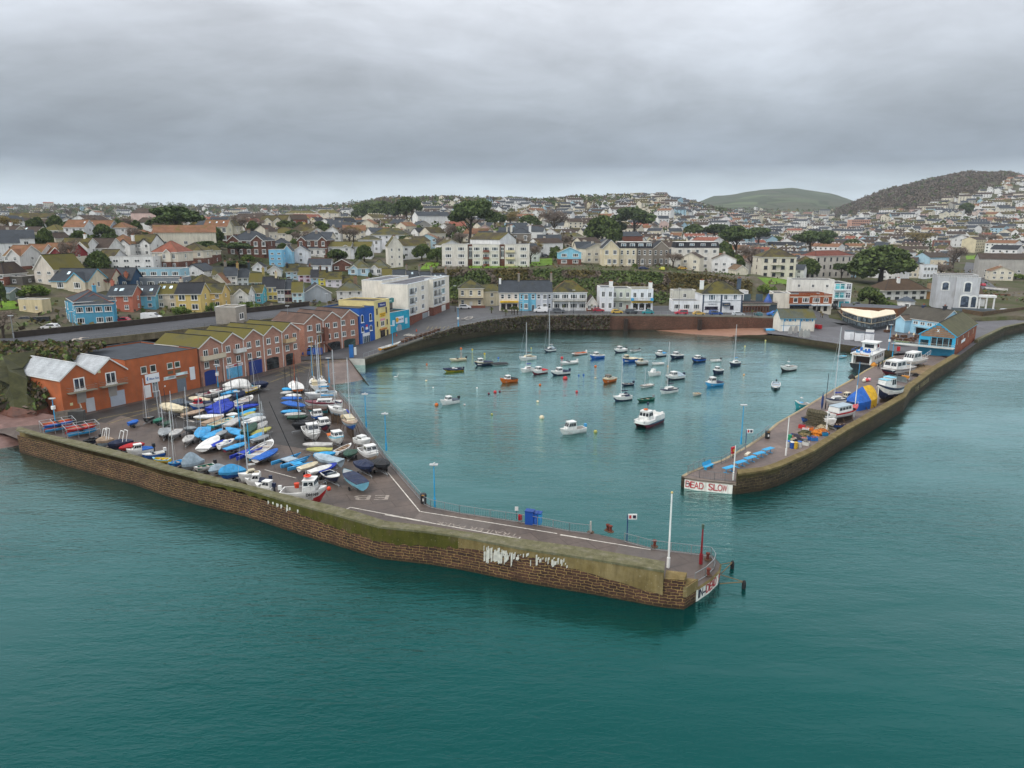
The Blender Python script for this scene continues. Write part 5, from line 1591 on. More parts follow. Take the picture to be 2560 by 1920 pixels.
# blue-shuttered harbour hut
r=ph('G2',205,795,660,885,0,6.5,'g',2.6,'#ddd6c2','GR',2,0,'cream harbour hut with blue shutters and mossy slate roof by the beach','hut','hut',1.95,sides=0,barge='#4a9cc0')
A,B,z,W_,C=front_px('G2',205,795,885,0,1.95)
f=Fac(r,A,B,1.95)
BS=P('#2f86b5',.5,.1)
for x in (.19,.36,.68,.86):
 f.win(W_*x,3.3,.8,.6,'two')
 for s_ in (-1,1):
  f.panel('shutter',W_*x+s_*.72 - .22,W_*x+s_*.72+.22,3.2,3.95,BS,.06)
f.panel('blue_strip',.1,W_*.6,1.75,1.85,BS,.05)
f.panel('blue_strip',W_*.09,W_*.105,0,3.9,BS,.07)
f.panel('blue_strip',W_*.57,W_*.59,0,4.2,BS,.07)
f.panel('garage_door',.6,W_*.28,.05,1.7,WHITE,.06)
# glazed harbourside restaurant with cream canopies
r=bthing('restaurant','round-fronted restaurant with cream fabric canopies over glass, on the open quay','restaurant',(118,240),QZ)
E_=[at('G2',*p,QZ) for p in [(1275,735),(1530,840),(1770,890),(2180,800)]]
EB=[(143,262),(136,268),(122,266)]
mb=MB()
ol=[p[:2] for p in E_]+EB
mb.prism(ol,QZ - 1,QZ+2.5,0,1)
link('wall',mb.mesh('wall',[P('#34393c',.6,.15),P('#8a7a66',.8)]),r,-r.location)
mb=MB()
for a,b_ in zip(E_[:-1],E_[1:]):
 a,b_=V3(a),V3(b_)
 n=int((b_ - a).length/1.8)
 for i in range(n):
  p,q_=a.lerp(b_,(i+.08)/n),a.lerp(b_,(i+.92)/n)
  d_=(b_ - a).normalized()
  o_=V3((d_.y,-d_.x,0))*.04
  p,q_=p+o_,q_+o_
  mb.quad((p.x,p.y,QZ+.9),(q_.x,q_.y,QZ+.9),(q_.x,q_.y,QZ+2.2),(p.x,p.y,QZ+2.2),0)
  mb.quad((p.x,p.y,QZ+2.7),(q_.x,q_.y,QZ+2.7),(q_.x,q_.y,QZ+4.2),(p.x,p.y,QZ+4.2),0)
 d_=(b_ - a).normalized()
 o_=V3((d_.y,-d_.x,0))*.12
 for zz_ in (2.45,4.25):
  mb.tube(a+o_+V3((0,0,zz_)),b_+o_+V3((0,0,zz_)),.1,.1,4,1)
 mb.tube(a+V3((0,0,2.5)),a+V3((0,0,4.3)),.08,.08,4,1)
link('glazing',mb.mesh('glazing',[GLASS('#3c464c'),P('#c9bfa6')]),r,-r.location)
CV=P('#e0d2b8',.7,.06)
for (cc,pk) in (([E_[0],E_[1],(124,250),(118.5,256)],.9),([E_[1],E_[2],(128,244),(124,250)],1.2),([E_[2],E_[3],(134.5,250),(128,247)],1.2)):
 mb=MB()
 c0=sum((V3((p[0],p[1],0)) for p in cc),V3())/4
 for i in range(4):
  a,b_=cc[i],cc[(i+1) % 4]
  mb.poly([(a[0],a[1],QZ+4.4),(b_[0],b_[1],QZ+4.4),(c0.x,c0.y,QZ+4.4+pk)])
  mb.poly([(a[0],a[1],QZ+4.1),(b_[0],b_[1],QZ+4.1),(b_[0],b_[1],QZ+4.4),(a[0],a[1],QZ+4.4)])
 link('canopy',mb.mesh('canopy',[CV]),r,-r.location)
mb=MB()
mb.prism([(119,256),(135.5,249),(143.5,258),(124,268)],QZ+2,QZ+5.0,0,1)
link('roof_block',mb.mesh('roof_block',[P('#6b4326',.7,.15),P('#4a4c52',.7)]),r,-r.location)
f=Fac(r,(134.6,249.4),(137.4,252.6),QZ)
f.panel('timber_wall',.0,4.4,0,4.9,P('#7a4622',.6,.2),.3)
f.text('Quay',2.2,3.6,1.4,'#e8e4da',.35,2.6)
# pale blue pub with long slate roof, stone boathouse with turquoise gable
bA,bB=at('G2',1900,920,QZ),(143.7,237.0)
bA=(126.0,230.0,QZ)
bB=(130.8,215.5,QZ)
r=bthing('pub','long pale blue pub with grey-brown slate roof behind the stone boathouse','pub',bA,QZ)
body(r,bA,bB,QZ,4.7,9,'g',3.4,'#a9d3e4','#4e4a42',2,6,wm=P('#a6d2e6',.8,.1,.5),wsz=(1.8,.38),wk='four',skip=tuple((0,i) for i in range(6))+((1,0),(1,1)),sides=1,xg=(),chim=((.3,.5,.5,P('#2a3a5a')),(.8,.5,1.0,P('#2a2c34'))))
f=Fac(r,bA,bB,QZ)
body(r,f.A+(f.B - f.A).normalized()*1.0+V3((-2.4,-.8,0)),f.A+(f.B - f.A).normalized()*4.6+V3((-2.4,-.8,0)),QZ,4.2,4,'f',1.2,'#a9d3e4','#5a4f45',1,0,wm=P('#a6d2e6',.8,.1,.5),sides=0)
f.panel('balcony',6.5,13,2.2,2.5,P('#8fb4c2'),1.3)
f.panel('opening',6.8,12.6,.05,2.1,P('#2a201a',.8),.05)
hA,hB,hC=V3(at('E5',1550,640,1.5)),V3(at('E5',2040,770,1.5)),V3((146.2,217.5,1.5))
hA,hB=V3((109.4,188.9,1.5)),V3((115.9,183.4,1.5))
dd=(hB - hA).normalized()
r=bthing('boathouse','long stone boathouse with mossy roof and turquoise glazed gable at the sea wall','boathouse',hA,1.5)
hl=34.0
SANDB=BRICK('#9a5a42','#7d4a38',2.6)
body(r,hA,hB,1.5,5.6,hl,'f',3.1,'#9a5a42','#54523a',1,0,wm=SANDB,sides=0,barge='#3f9cc0')
f=Fac(r,hA,hB,1.5)
W_=f.W
TQ2=P('#2f9cc4',.6,.1)
mb=MB()
mb.poly([(0,-.06,.0),(W_,-.06,.0),(W_,-.06,5.6),(W_/2,-.06,8.6),(0,-.06,5.6)])
f.put('front_boarding',mb.mesh('front_boarding',[TQ2]),0,0,0)
mb=MB()
for i in range(6):
 w0=W_/2 - .4 - max(0,i - 1)*.8
 mb.box(W_/2 - w0,W_/2+w0,-.16,-.08,5.0+i*.5,5.42+i*.5)
f.put('timber_cladding',mb.mesh('timber_cladding',[P('#8f7157',.8,.2,2)]),0,0,0)
f.text('X',W_*.5,6.6,1.0,'#dfe8ea',.2,.7,None,.03)
f.panel('glazing',W_*.32,W_*.9,2.6,4.8,GLASS('#12171a'),.1)
f.panel('glazing',W_*.04,W_*.27,2.6,4.0,GLASS('#0f2a34'),.1)
for i in range(4):
 f.panel('glazing_bar',W_*(.33+.16*i),W_*(.33+.16*i)+.12,2.5,4.8,P('#7fb4c8'),.13)
f.balcony(-5.5,W_,2.5,2.6,'#c2c4bc','#b9bcb6')
n_=V3((-dd.y,dd.x,0))
fs=Fac(r,hB,hB+n_*hl,1.5)
for i in range(7):
 fs.panel('window',2.5+i*4.3,3.0+i*4.3,3.0,4.6,P('#3a2a24' if i % 2 else '#b9a890',.7),.04)
fs.panel('sign',9,15,2.6,3.4,P('#e4e6ea'),.06)
mb=MB()
mb.quad((0,0,0),(6,0,0),(6,9,0),(0,9,0))
o=mb.build('timber_platform',P('#7d684a',.8,.2),None)
o.location=at('E5',1240,1040,1.62)
o.rotation_euler=(0,0,radians(-41))
o.scale=(1,1.5,1)
struct(o)
# thatched house and grey pavilion
r=bthing('thatched_house','white cottage with a big brown thatched roof and octagonal garden room','house',at('C5',690,1470,3.6),3.6)
TH=ROOF('#4a3a2a',.3,'#3a3324')
tA,tB=V3(at('C5',700,1440,4.0)),V3(at('C5',1150,1430,4.0))
body(r,tA,tB,4.0,4.6,11,'h',4.4,'#e2e2de','#4a3a2a',2,5,ov=1.0,wsz=(1.9,.5),wk='three',frame='#2c3034',chim=((.42,.3,2.2,WHITE),),sides=0)
oc=V3(at('C5',930,1520,3.6))
mb=MB()
mb.lathe([(3.2,-1),(3.2,3.0),(3.5,3.0),(3.5,3.15)],8,0,tuple(oc - r.location))
link('garden_room',mb.mesh('garden_room',[P('#e4e4e2',.7)]),r)
mb=MB()
mb.lathe([(3.6,3.16),(.1,4.9)],8,0,tuple(oc - r.location))
link('garden_room_roof',mb.mesh('garden_room_roof',[ROOF('#4a525c',.1)]),r)
for i in (0,2):
 a_=radians(-112+i*45)
 o=link('window',winmesh('three'),r,oc - r.location+V3((2.99*cos(a_),2.99*sin(a_),.8)),a_+PI/2,(1.7,1,1.5))
tC=V3(at('C5',1378,1440,4.0))
body(r,tB+V3((.2,0,0)),tC,4.0,4.2,9,'g',3.0,'#cbb089','T',1,2,wm=P('#8c6a42',.85,.15),sides=0)
body(r,tC,V3(at('C5',1500,1500,3.6)),4.0,3.2,9,'f',4.0,'#e4e4e2','#4a3a2a',1,1,sides=0,chim=((.0,.2,1.4,WHITE),))
r=ph('C5',1235,1672,1180,1545,-22,12,'flat',1,'#b4b6ba','B',2,0,'pale grey classical pavilion with white arched windows and a balustraded roof','pavilion','pavilion',3.4,sides=0,barge='#cfcfcc')
A,B,z,W_,C=front_px('C5',1235,1672,1545,radians(-22),3.4)
f=Fac(r,A,B,3.4)
body(r,A+(B - A)*.42+V3((0,-1.4,0)),B+V3((0,-1.4,0)),3.4,12.4,4,'flat',1,'#bcbec1','B',2,0,sides=0,barge='#d2d2cf')
f2=Fac(r,A+(B - A)*.42+V3((0,-1.4,0)),B+V3((0,-1.4,0)),3.4)
for ff,x,z_,w2,h2 in ((f,W_*.22,8.0,2.0,2.8),(f2,f2.W*.5,7.6,1.9,3.4),(f2,f2.W*.45,1.8,2.6,4.2),(f2,f2.W*.82,1.8,1.6,4.0)):
 ff.arch('window_surround',x,z_ - .3,w2+.9,h2+.8,P('#dddeda',.6),.08,.7)
 ff.arch('window',x,z_,w2,h2,GLASS('#2c3442'),.12,.6)
mb=MB()
for xx_ in np.arange(0,W_,.55):
 mb.tube((xx_,0,0),(xx_,0,.9),.11,.08,5)
mb.box(0,W_,-.15,.15,.9,1.1)
f.put('balustrade',mb.mesh('balustrade',[P('#d0d0cc')]),0,-.05,12.7)
mb=MB()
for xx_ in (0,2.2,4.6):
 mb.tube((xx_,0,0),(xx_,0,4.2),.32,.27,8)
mb.box(-.6,5.2,-.5,3.5,4.2,5.0)
f2.put('portico',mb.mesh('portico',[P('#dcdcda',.6)]),f2.W+.7,.6,1.4)
f2.panel('plinth',-.3,f2.W+6,-.5,1.4,P('#5d666c',.8),.9,3)
# flats above the cliff (C3)
r=ph('C3',352,628,585,803,0,11,'flat',1,'#ddd6c4','S',3,2,'long three-storey cream flats with brick stair towers on the clifftop lawn','flats','flats',wsz=(2.9,.5),wk='three',sides=0)
A0=None
for xl,xr,yb,dpt,wall_,cols_ in ((690,975,785,10,'#ddd6c4',3),(1030,1290,793,11,'#ddd6c4',2)):
 A,B,z,W_,C=front_px('C3',xl,xr,yb,0)
 A,B=V3((A.x,r.location.y+(1.3 if xl==690 else .3),0)),V3((B.x,r.location.y+(1.3 if xl==690 else .3),0))
 body(r,A,B,r.location.z,9.0,dpt,'flat',1,wall_,'S',3,cols_,wsz=(2.9,.5),wk='three',sides=0)
 f=Fac(r,A,B,r.location.z)
 for st in range(3):
  f.balcony(*(f.W*.4,f.W*.62) if xl==690 else (.4,f.W*.4),3.0*st+.1+(.01*st),.6,solid='#7d4a3a' if xl==690 else '#d6cca6')
f=Fac(r,r.location,r.location+V3((5,0,0)),r.location.z)
A1_=V3((front_px('C3',628,690,800,0)[0].x,r.location.y+2.2,0))
B1_=V3((front_px('C3',628,690,800,0)[1].x,r.location.y+2.2,0))
A2_=V3((front_px('C3',975,1030,800,0)[0].x,r.location.y+2.2,0))
B2_=V3((front_px('C3',975,1030,800,0)[1].x,r.location.y+2.2,0))
for a,b_ in ((A1_,B1_),(A2_,B2_)):
 body(r,a,b_,r.location.z,9.1,8,'flat',1,'#6f3f33','S',1,0,wm=BRICK('#6f3f33'),sides=0)
 ff=Fac(r,a,b_,r.location.z)
 ff.win(ff.W*.5,3.6,1.5,5.0,'four','#dcdcd8','#3a4248')
CLIFFTOP=[
 ('C3',745,1085,492,640,0,10,'g',3.0,'#dbcda4','S',2,4,'cream block with dark pitched roof behind the clifftop flats',dict(wsz=(1.9,.4),wk='three',chim=((.9,.5,2.4,P('#c9c4b4')),(1.02,.5,2.4,P('#c9c4b4'))))),
 ('C3',1086,1312,455,640,0,10,'h',2.8,'#b5a894','S',2,2,'grey stone victorian house with pale bays, beside the cream block',dict(wsz=(1.7,.45),wk='two',wm=M_STN,bays=((.25,3.4,0,7.5),(.72,3.4,0,7.5)),chim=((.05,.4,2.6,WHITE),(.95,.4,2.6,WHITE)))),
 ('C3',1606,1852,655,785,0,10,'f',2.4,'#8fcbe2','BM',2,2,'sky-blue gabled house with brick ground floor on the clifftop',dict(low=(BRICK('#7c4436'),2.6),wsz=(2.6,.5),wk='three',barge='#c2dce6',sides=0)),
 ('C3',1665,1885,490,612,0,9,'h',2.6,'#9b8f7c','GR',2,3,'grey-brown rendered flats behind the sky-blue gabled house',{}),
 ('C3',1885,2085,590,665,0,8,'h',2.0,'#d8c9a4','T',1,3,'low cream house under the big dark oak',{}),
 ('C4',-130,45,610,800,0,11,'f',3.6,'#ddc992','D',2,2,'yellow-cream gabled end of the big clifftop terrace',dict(wsz=(1.7,.5),wk='three',barge='#dcdcd6',bays=((.4,3.6,0,3.2),))),
 ('C4',46,234,612,800,0,11,'m',2.6,'#d9ca9e','D',2,3,'cream middle house of the clifftop terrace with slate attic',dict(wsz=(1.0,.5),wk='sash',bays=((.6,3,0,3.2),))),
 ('C4',235,410,612,800,0,11,'m',2.6,'#a39580','D',2,3,'grey stone middle house of the clifftop terrace with slate attic',dict(wm=M_STN,wsz=(1.0,.5),wk='sash',bays=((.35,3,0,3.2),))),
 ('C4',411,585,615,795,0,11,'f',3.4,'#9c8e78','D',2,3,'grey stone gabled end of the clifftop terrace',dict(wm=M_STN,wsz=(1.0,.5),wk='sash',barge='#d8d2c4',bays=((.5,3.4,0,3.2),))),
 ('C4',652,1118,610,840,-2,12,'m',2.8,'#dfd9ca','D',3,5,'cream-white clifftop flats with black mansard attic',dict(wsz=(1.8,.5),wk='three')),
 ('C4',1312,1440,840,895,0,12,'f',2.0,'#d9cfae','T',1,0,'white-walled garage with brown roof at the right end of the cliff',dict(sides=0)),
 ('C4',1578,1950,710,932,0,13,'h',3.8,'#ded3b6','BM',3,4,'cream flats with brown hipped roof and stacked dark balconies on the grass bank',dict(wsz=(1.7,.5),wk='two',frame='#3a2e34')),
 ('C4',1955,2160,760,935,-14,11,'h',3.0,'#d9d0ba','BM',3,4,'cream rear wing of the balcony flats, half behind dark trees',dict(wsz=(1.3,.5),frame='#3a2e34')),
 ('C5',-60,340,955,1185,24,11,'h',2.8,'#d6cab8','RD',3,6,'stepped cream flats with many small balconies left of the great oak',dict(wsz=(1.2,.5),frame='#3a2e34')),
]
for t in CLIFFTOP:
 o=ph(*t[:14],**t[14])
 if 'mansard' in t[13] or 'slate attic' in t[13]:
  A,B,z,W_,C=front_px(t[0],t[1],t[2],t[4],radians(t[5]))
  s_=CR[t[0]][2]/2212.0
  hh=abs(t[4] - t[3])*s_*depth_of(*C)/F/.985
  f=Fac(o,A,B,z)
  n=4 if W_ > 15 else 2
  for i in range(n):
   f.win(f.W*(i+.5)/n,hh+.5,2.3,1.6,'two','#e6e6e4','#5a6a74',.25)
 if 'balcon' in t[13] and 'small' not in t[13]:
  A,B,z,W_,C=front_px(t[0],t[1],t[2],t[4],radians(t[5]))
  f=Fac(o,A,B,z)
  for st in (1,2):
   f.balcony(f.W*.28,f.W*.62,st*3.3 - .1,1.2,'#b9b9b4','#cfcabc')
INLAND=[
 ('C5',955,1110,1050,1190,-6,10,'h',2.4,'#d9cba8','S',2,3,'cream hotel front just right of the great holm oak',dict(wsz=(1.4,.5))),
 ('C5',1115,1262,1060,1200,-6,10,'flat',1,'#dfe2e6','S',2,4,'white flat-topped hotel left of the grey pavilion',dict(wsz=(1.4,.5))),
 ('C5',1265,1360,1010,1130,-6,10,'flat',1,'#d6c39a','S',3,2,'tan hotel end behind the pavilion roof',{}),
 ('C5',1440,1605,760,855,-10,10,'f',3.2,'#e6e6e4','S',2,3,'white gabled hotel inland of the bare purplish tree',{}),
 ('C5',1268,1405,790,895,-4,10,'flat',1,'#7f5548','D',3,1,'plain red-brown brick block inland of the holm oak',{}),
 ('C5',1600,1745,805,880,-8,9,'h',2.6,'#d9cfae','S',2,4,'pale yellow house left of the spreading bare tree',{}),
 ('C5',1325,1535,490,560,-8,11,3,3.0,'#dcd2b2','S',2,4,'cream hillside villa with three steep gables',{}),
 ('C5',1680,1812,470,525,-8,10,2,3.0,'#d8b8a6','S',2,4,'pink hillside villa with twin gables',{}),
 ('C5',1940,2115,440,512,-8,12,'g',3.0,'#dcd6c0','S',3,6,'big cream terrace high on the right hillside',{}),
 ('C5',345,545,565,668,2,14,'flat',1,'#c49a88','S',4,9,'pink block of offices with rows of square windows below the wooded hill',dict(wsz=(2.2,.45),wk='plain',frame='#8a5a4a')),
 ('C5',1870,1985,905,1010,-16,9,'h',2.2,'#ddd3b8','S',2,3,'cream villa, first of the terraces right of the straight road',{}),
 ('C5',1990,2085,985,1115,-16,9,'g',2.4,'#e2e2e0','S',3,2,'white tall house in the terraces right of the straight road',{}),
 ('C5',2085,2225,1030,1170,-16,9,'h',2.4,'#d8c0b2','BM',3,3,'pinkish end house at the right edge of the view',{}),
 ('C5',1810,1868,925,985,-16,8,'flat',1,'#c9a49a','S',2,1,'small pink house beside the green park',{}),
]
for t in INLAND:
 ph(*t[:14],**t[14])
for c,pts,z,hh,colr,lab in (('C5',[(1545,1570),(1760,1600),(2212,1545)],3.2,1.6,'#5b4a36','brown hedge-topped wall along the sea road'),('C5',[(1790,1330),(2030,1350)],4.0,2.0,'#d2cfca','low white wall behind the pavilion car park'),('C5',[(1680,1390),(2060,1400)],3.8,1.5,'#6d4636','low brick wall of the pavilion car park')):
 V=[V3(at(c,*p,z)) for p in pts]
 mb=MB()
 for a,b in zip(V[:-1],V[1:]):
  n=V3((a.y - b.y,b.x - a.x,0)).normalized()*.25
  mb.prism([(a - n)[:2],(b - n)[:2],(b+n)[:2],(a+n)[:2]],z - 2,z+hh)
 tag(mb.build('boundary_wall',P(colr,.9,.25)),lab,'wall')
for c,xl,xr,yb,ax0,ax1,az,nm in (('C3',968,1183,1282,.05,.95,3.0,'yellow awning'),('C4',175,412,1282,.02,.98,2.9,'yellow awning')):
 o=[t for t in THINGS if ('bright yellow awning' in t['label'] if c=='C3' else 'yellow fascia, balcony' in t['label'])][0]
 A,B,z,W_,C=front_px(c,xl,xr,yb,0 if c=='C4' else radians(1),RZ)
 f=Fac(o,A,B,RZ)
 f.panel('awning',W_*ax0,W_*ax1,az,az+.55,P('#e0b81c',.5,.06),.9 if c=='C3' else .25)
 for i in range(3):
  f.panel('shop_pane',W_*(.1+.29*i),W_*(.32+.29*i),.4,2.5,GLASS('#1f1c1a'),.07)
 f.text('HARBOUR CAFE' if c=='C4' else 'ICE CREAM',W_*.5,az+.28,.42,'#7a3a20',.95 if c=='C3' else .3,W_*.5)
 if c=='C4':
  f.balcony(.2,W_ - .2,3.7,.9)
  for x in (0,W_ - .9):
   f.panel('blue_panel',x,x+.9,3.7,4.6,P('#3f9fd0',.5),.93)
o=[t for t in THINGS if 'long black balcony' in t['label']][0]
A,B,z,W_,C=front_px('C3',1537,1912,1280,radians(1),RZ)
f=Fac(o,A,B,RZ)
f.balcony(.1,W_ - .1,3.6,1.3,'#2c2f34')
for x in (.02,.47,.95):
 f.panel('pillar',W_*x,W_*x+.35,0,3.4,WHITE,1.2,-.9)
o=[t for t in THINGS if 'balcony and brown doors' in t['label']][0]
A,B,z,W_,C=front_px('C4',-40,172,1280,0,RZ)
Fac(o,A,B,RZ).balcony(.2,W_ - .2,3.6,.9)
o=[t for t in THINGS if 'pale yellow villa' in t['label'] and t['category']=='house'][0]
A,B,z,W_,C=front_px('C3',528,800,1245,radians(4),RZ)
f=Fac(o,A,B,RZ)
f.panel('porch_roof',.2,W_ - .2,3.3,3.55,P('#5a5650',.7),1.0)
f.panel('garden_wall',.2,W_+.5,0,.9,M_REDBR,2.6,-2.3)
body(o,B+V3((.1,3,0)),B+V3((6,5.5,0)),RZ,5.6,9,'g',2.4,'#d8c690','SM',2,1,sides=0)
# TREES
def leaf_mat(name,c1,c2,c3):
 m,q,b=newmat(name)
 pos=q.n('ShaderNodeNewGeometry').outputs['Position']
 n=q.noise(pos,.55,3,.6)
 n2=q.noise(pos,3.5,2)
 q.l(q.mix(1.0,q.ramp(n,[(.34,srgb(c1)),(.5,srgb(c2)),(.66,srgb(c3))]),q.ramp(n2,[(.3,.7),(.7,1.25)]),'MULTIPLY'),b.inputs['Base Color'])
 b.inputs['Roughness'].default_value=.75
 b.inputs['Specular IOR Level'].default_value=.12
 return m
L_PINE=leaf_mat('pine_needles','#3a482e','#50603a','#667444')
L_OAK=leaf_mat('evergreen_oak_leaves','#3a462a','#4f5e33','#697642')
L_BUSH=leaf_mat('bush_leaves','#465728','#5f7332','#7a8640')
L_BARE=leaf_mat('bare_twigs','#655a50','#7a6d62','#8a7c70')
L_TAN=leaf_mat('dry_foliage','#665a38','#7f7044','#90804e')
L_BROWN=leaf_mat('brown_wood','#554c43','#665b50','#75695c')
L_PALM=leaf_mat('palm_leaves','#3d4a24','#556030','#7a7a3c')
L_SCR=leaf_mat('winter_scrub','#443f22','#574f2c','#665a38')
BARK=P('#4b4036',.9,.25)
def cards(centres,sizes,rng,stretch=1.0):
 n=len(centres)
 a=rng.normal(size=(n,3))
 a/=np.linalg.norm(a,axis=1)[:,None]
 b=np.cross(a,rng.normal(size=(n,3)))
 b/=np.linalg.norm(b,axis=1)[:,None]
 a=a*sizes[:,None]*.5*stretch
 b=b*sizes[:,None]*.5
 v=np.stack([centres - a - b*.6,centres+a*.7 - b,centres+a+b*.6,centres - a*.7+b],1).reshape(-1,3)
 f=np.arange(n*4).reshape(n,4)
 return v,f
def np_mesh(name,v,f,mats,mi=None):
 me_=bpy.data.meshes.new(name)
 me_.from_pydata(v.tolist(),[],f.tolist())
 for m in mats:
  me_.materials.append(m)
 if mi is not None:
  me_.polygons.foreach_set('material_index',mi.astype(np.int32))
 me_.update()
 return me_
TREEP={}
def tree_proto(kind,var):
 key=(kind,var)
 if key in TREEP:
  return TREEP[key]
 rng=np.random.default_rng(hash(kind) % 1000*0+sum(map(ord,kind))*10+var)
 mb=MB()
 cl=[]
 if kind=='pine':
  H=12.0
  lean=rng.uniform(-.8,.8,2)
  top=V3((lean[0],lean[1],H*.8))
  mb.tube((0,0,-1.5),top*.55,.5,.34,7)
  mb.tube(top*.55,top,.34,.14,6)
  for i in range(19):
   t=rng.uniform(.34,1.0)
   an=rng.uniform(0,6.28)
   R=rng.uniform(2.2,5.2)*(1.15 - .45*t)
   p0=top*t
   p1=V3((p0.x+R*cos(an),p0.y+R*sin(an),H*(.50+.42*t)+rng.uniform(-.4,.8)))
   mb.tube(p0,p1,.14,.05,4)
   cl.append((p1,rng.uniform(1.7,2.7),.5))
  cl.append((V3((top.x,top.y,H*.95)),2.4,.4))
  dens,sz=210,.62
 elif kind in ('oak','bush'):
  H=9.0 if kind=='oak' else 4.0
  mb.tube((0,0,-1.5),(0,0,H*.5),.55 if kind=='oak' else .2,.3,7)
  for i in range(38 if kind=='oak' else 14):
   d=rng.normal(size=3)
   d/=np.linalg.norm(d)
   d[2]=abs(d[2])*1.1 - .42
   p=V3((d[0]*3.8,d[1]*3.8,H*.52+d[2]*H*.46))
   if i % 3==0:
    mb.tube((0,0,H*.35),p,.14,.04,4)
   cl.append((p,rng.uniform(1.2,2.1),.8))
  dens,sz=(150,.62) if kind=='oak' else (110,.6)
 else:                                                   # bare / tan
  H=11.0
  mb.tube((0,0,-1.5),(0,0,H*.35),.4,.3,7)
  tips=[]
  for i in range(11):
   an=rng.uniform(0,6.28)
   R=rng.uniform(.8,3.4)
   p1=V3((R*cos(an)*.6,R*sin(an)*.6,H*rng.uniform(.5,.75)))
   mb.tube((0,0,H*rng.uniform(.2,.4)),p1,.16,.08,4)
   for j in range(4):
    an2=an+rng.uniform(-.9,.9)
    p2=p1+V3((cos(an2)*rng.uniform(.6,2.4),sin(an2)*rng.uniform(.6,2.4),rng.uniform(.4,3.0)))
    mb.tube(p1,p2,.07,.03,3)
    cl.append((p2,rng.uniform(1.0,1.6),.85))
  dens,sz=70,.85
 C_,S_=[],[]
 for p,r,fl in cl:
  n=int(dens*(r/1.8)**2)
  d=rng.normal(size=(n,3))
  d/=np.linalg.norm(d,axis=1)[:,None]
  rr=r*rng.uniform(.45,1.05,n)**(1/2.2)
  q_=d*rr[:,None]
  q_[:,2]*=fl
  C_.append(q_+np.array(p))
  S_.append(rng.uniform(.55,1.3,n)*sz)
 C_,S_=np.concatenate(C_),np.concatenate(S_)
 if kind in ('bare','tan'):
  v,f_=cards(C_,S_*.16,rng,8.0)
 else:
  v,f_=cards(C_,S_,rng,1.3)
 mat={'pine': L_PINE,'oak': L_OAK,'bush': L_BUSH,'bare': L_BARE,'tan': L_TAN}[kind]
 TREEP[key]=(mb.mesh('trunk',[BARK]),np_mesh('crown',v,f_,[mat]))
 return TREEP[key]
TNAME={'pine': ('pine_tree','tree'),'oak': ('evergreen_tree','tree'),'bare': ('bare_tree','tree'),'tan': ('dry_tree','tree'),'bush': ('bush','bush')}
rt=random.Random(11)
def tree(kind,p,wd,ht,label,group=None,rz=None):
 base={'pine': (10.5,12.5),'oak': (10.5,9.8),'bush': (10,5.0),'bare': (8.5,11),'tan': (8.5,11)}[kind]
 tr,cr=tree_proto(kind,rt.randrange(3))
 o=thing(TNAME[kind][0],label,TNAME[kind][1],p,rt.uniform(0,6.28) if rz is None else rz,group)
 sc=(wd/base[0],wd/base[0],ht/base[1])
 link('trunk',tr,o,None,0,sc)
 link('crown',cr,o,None,0,sc)
 return o
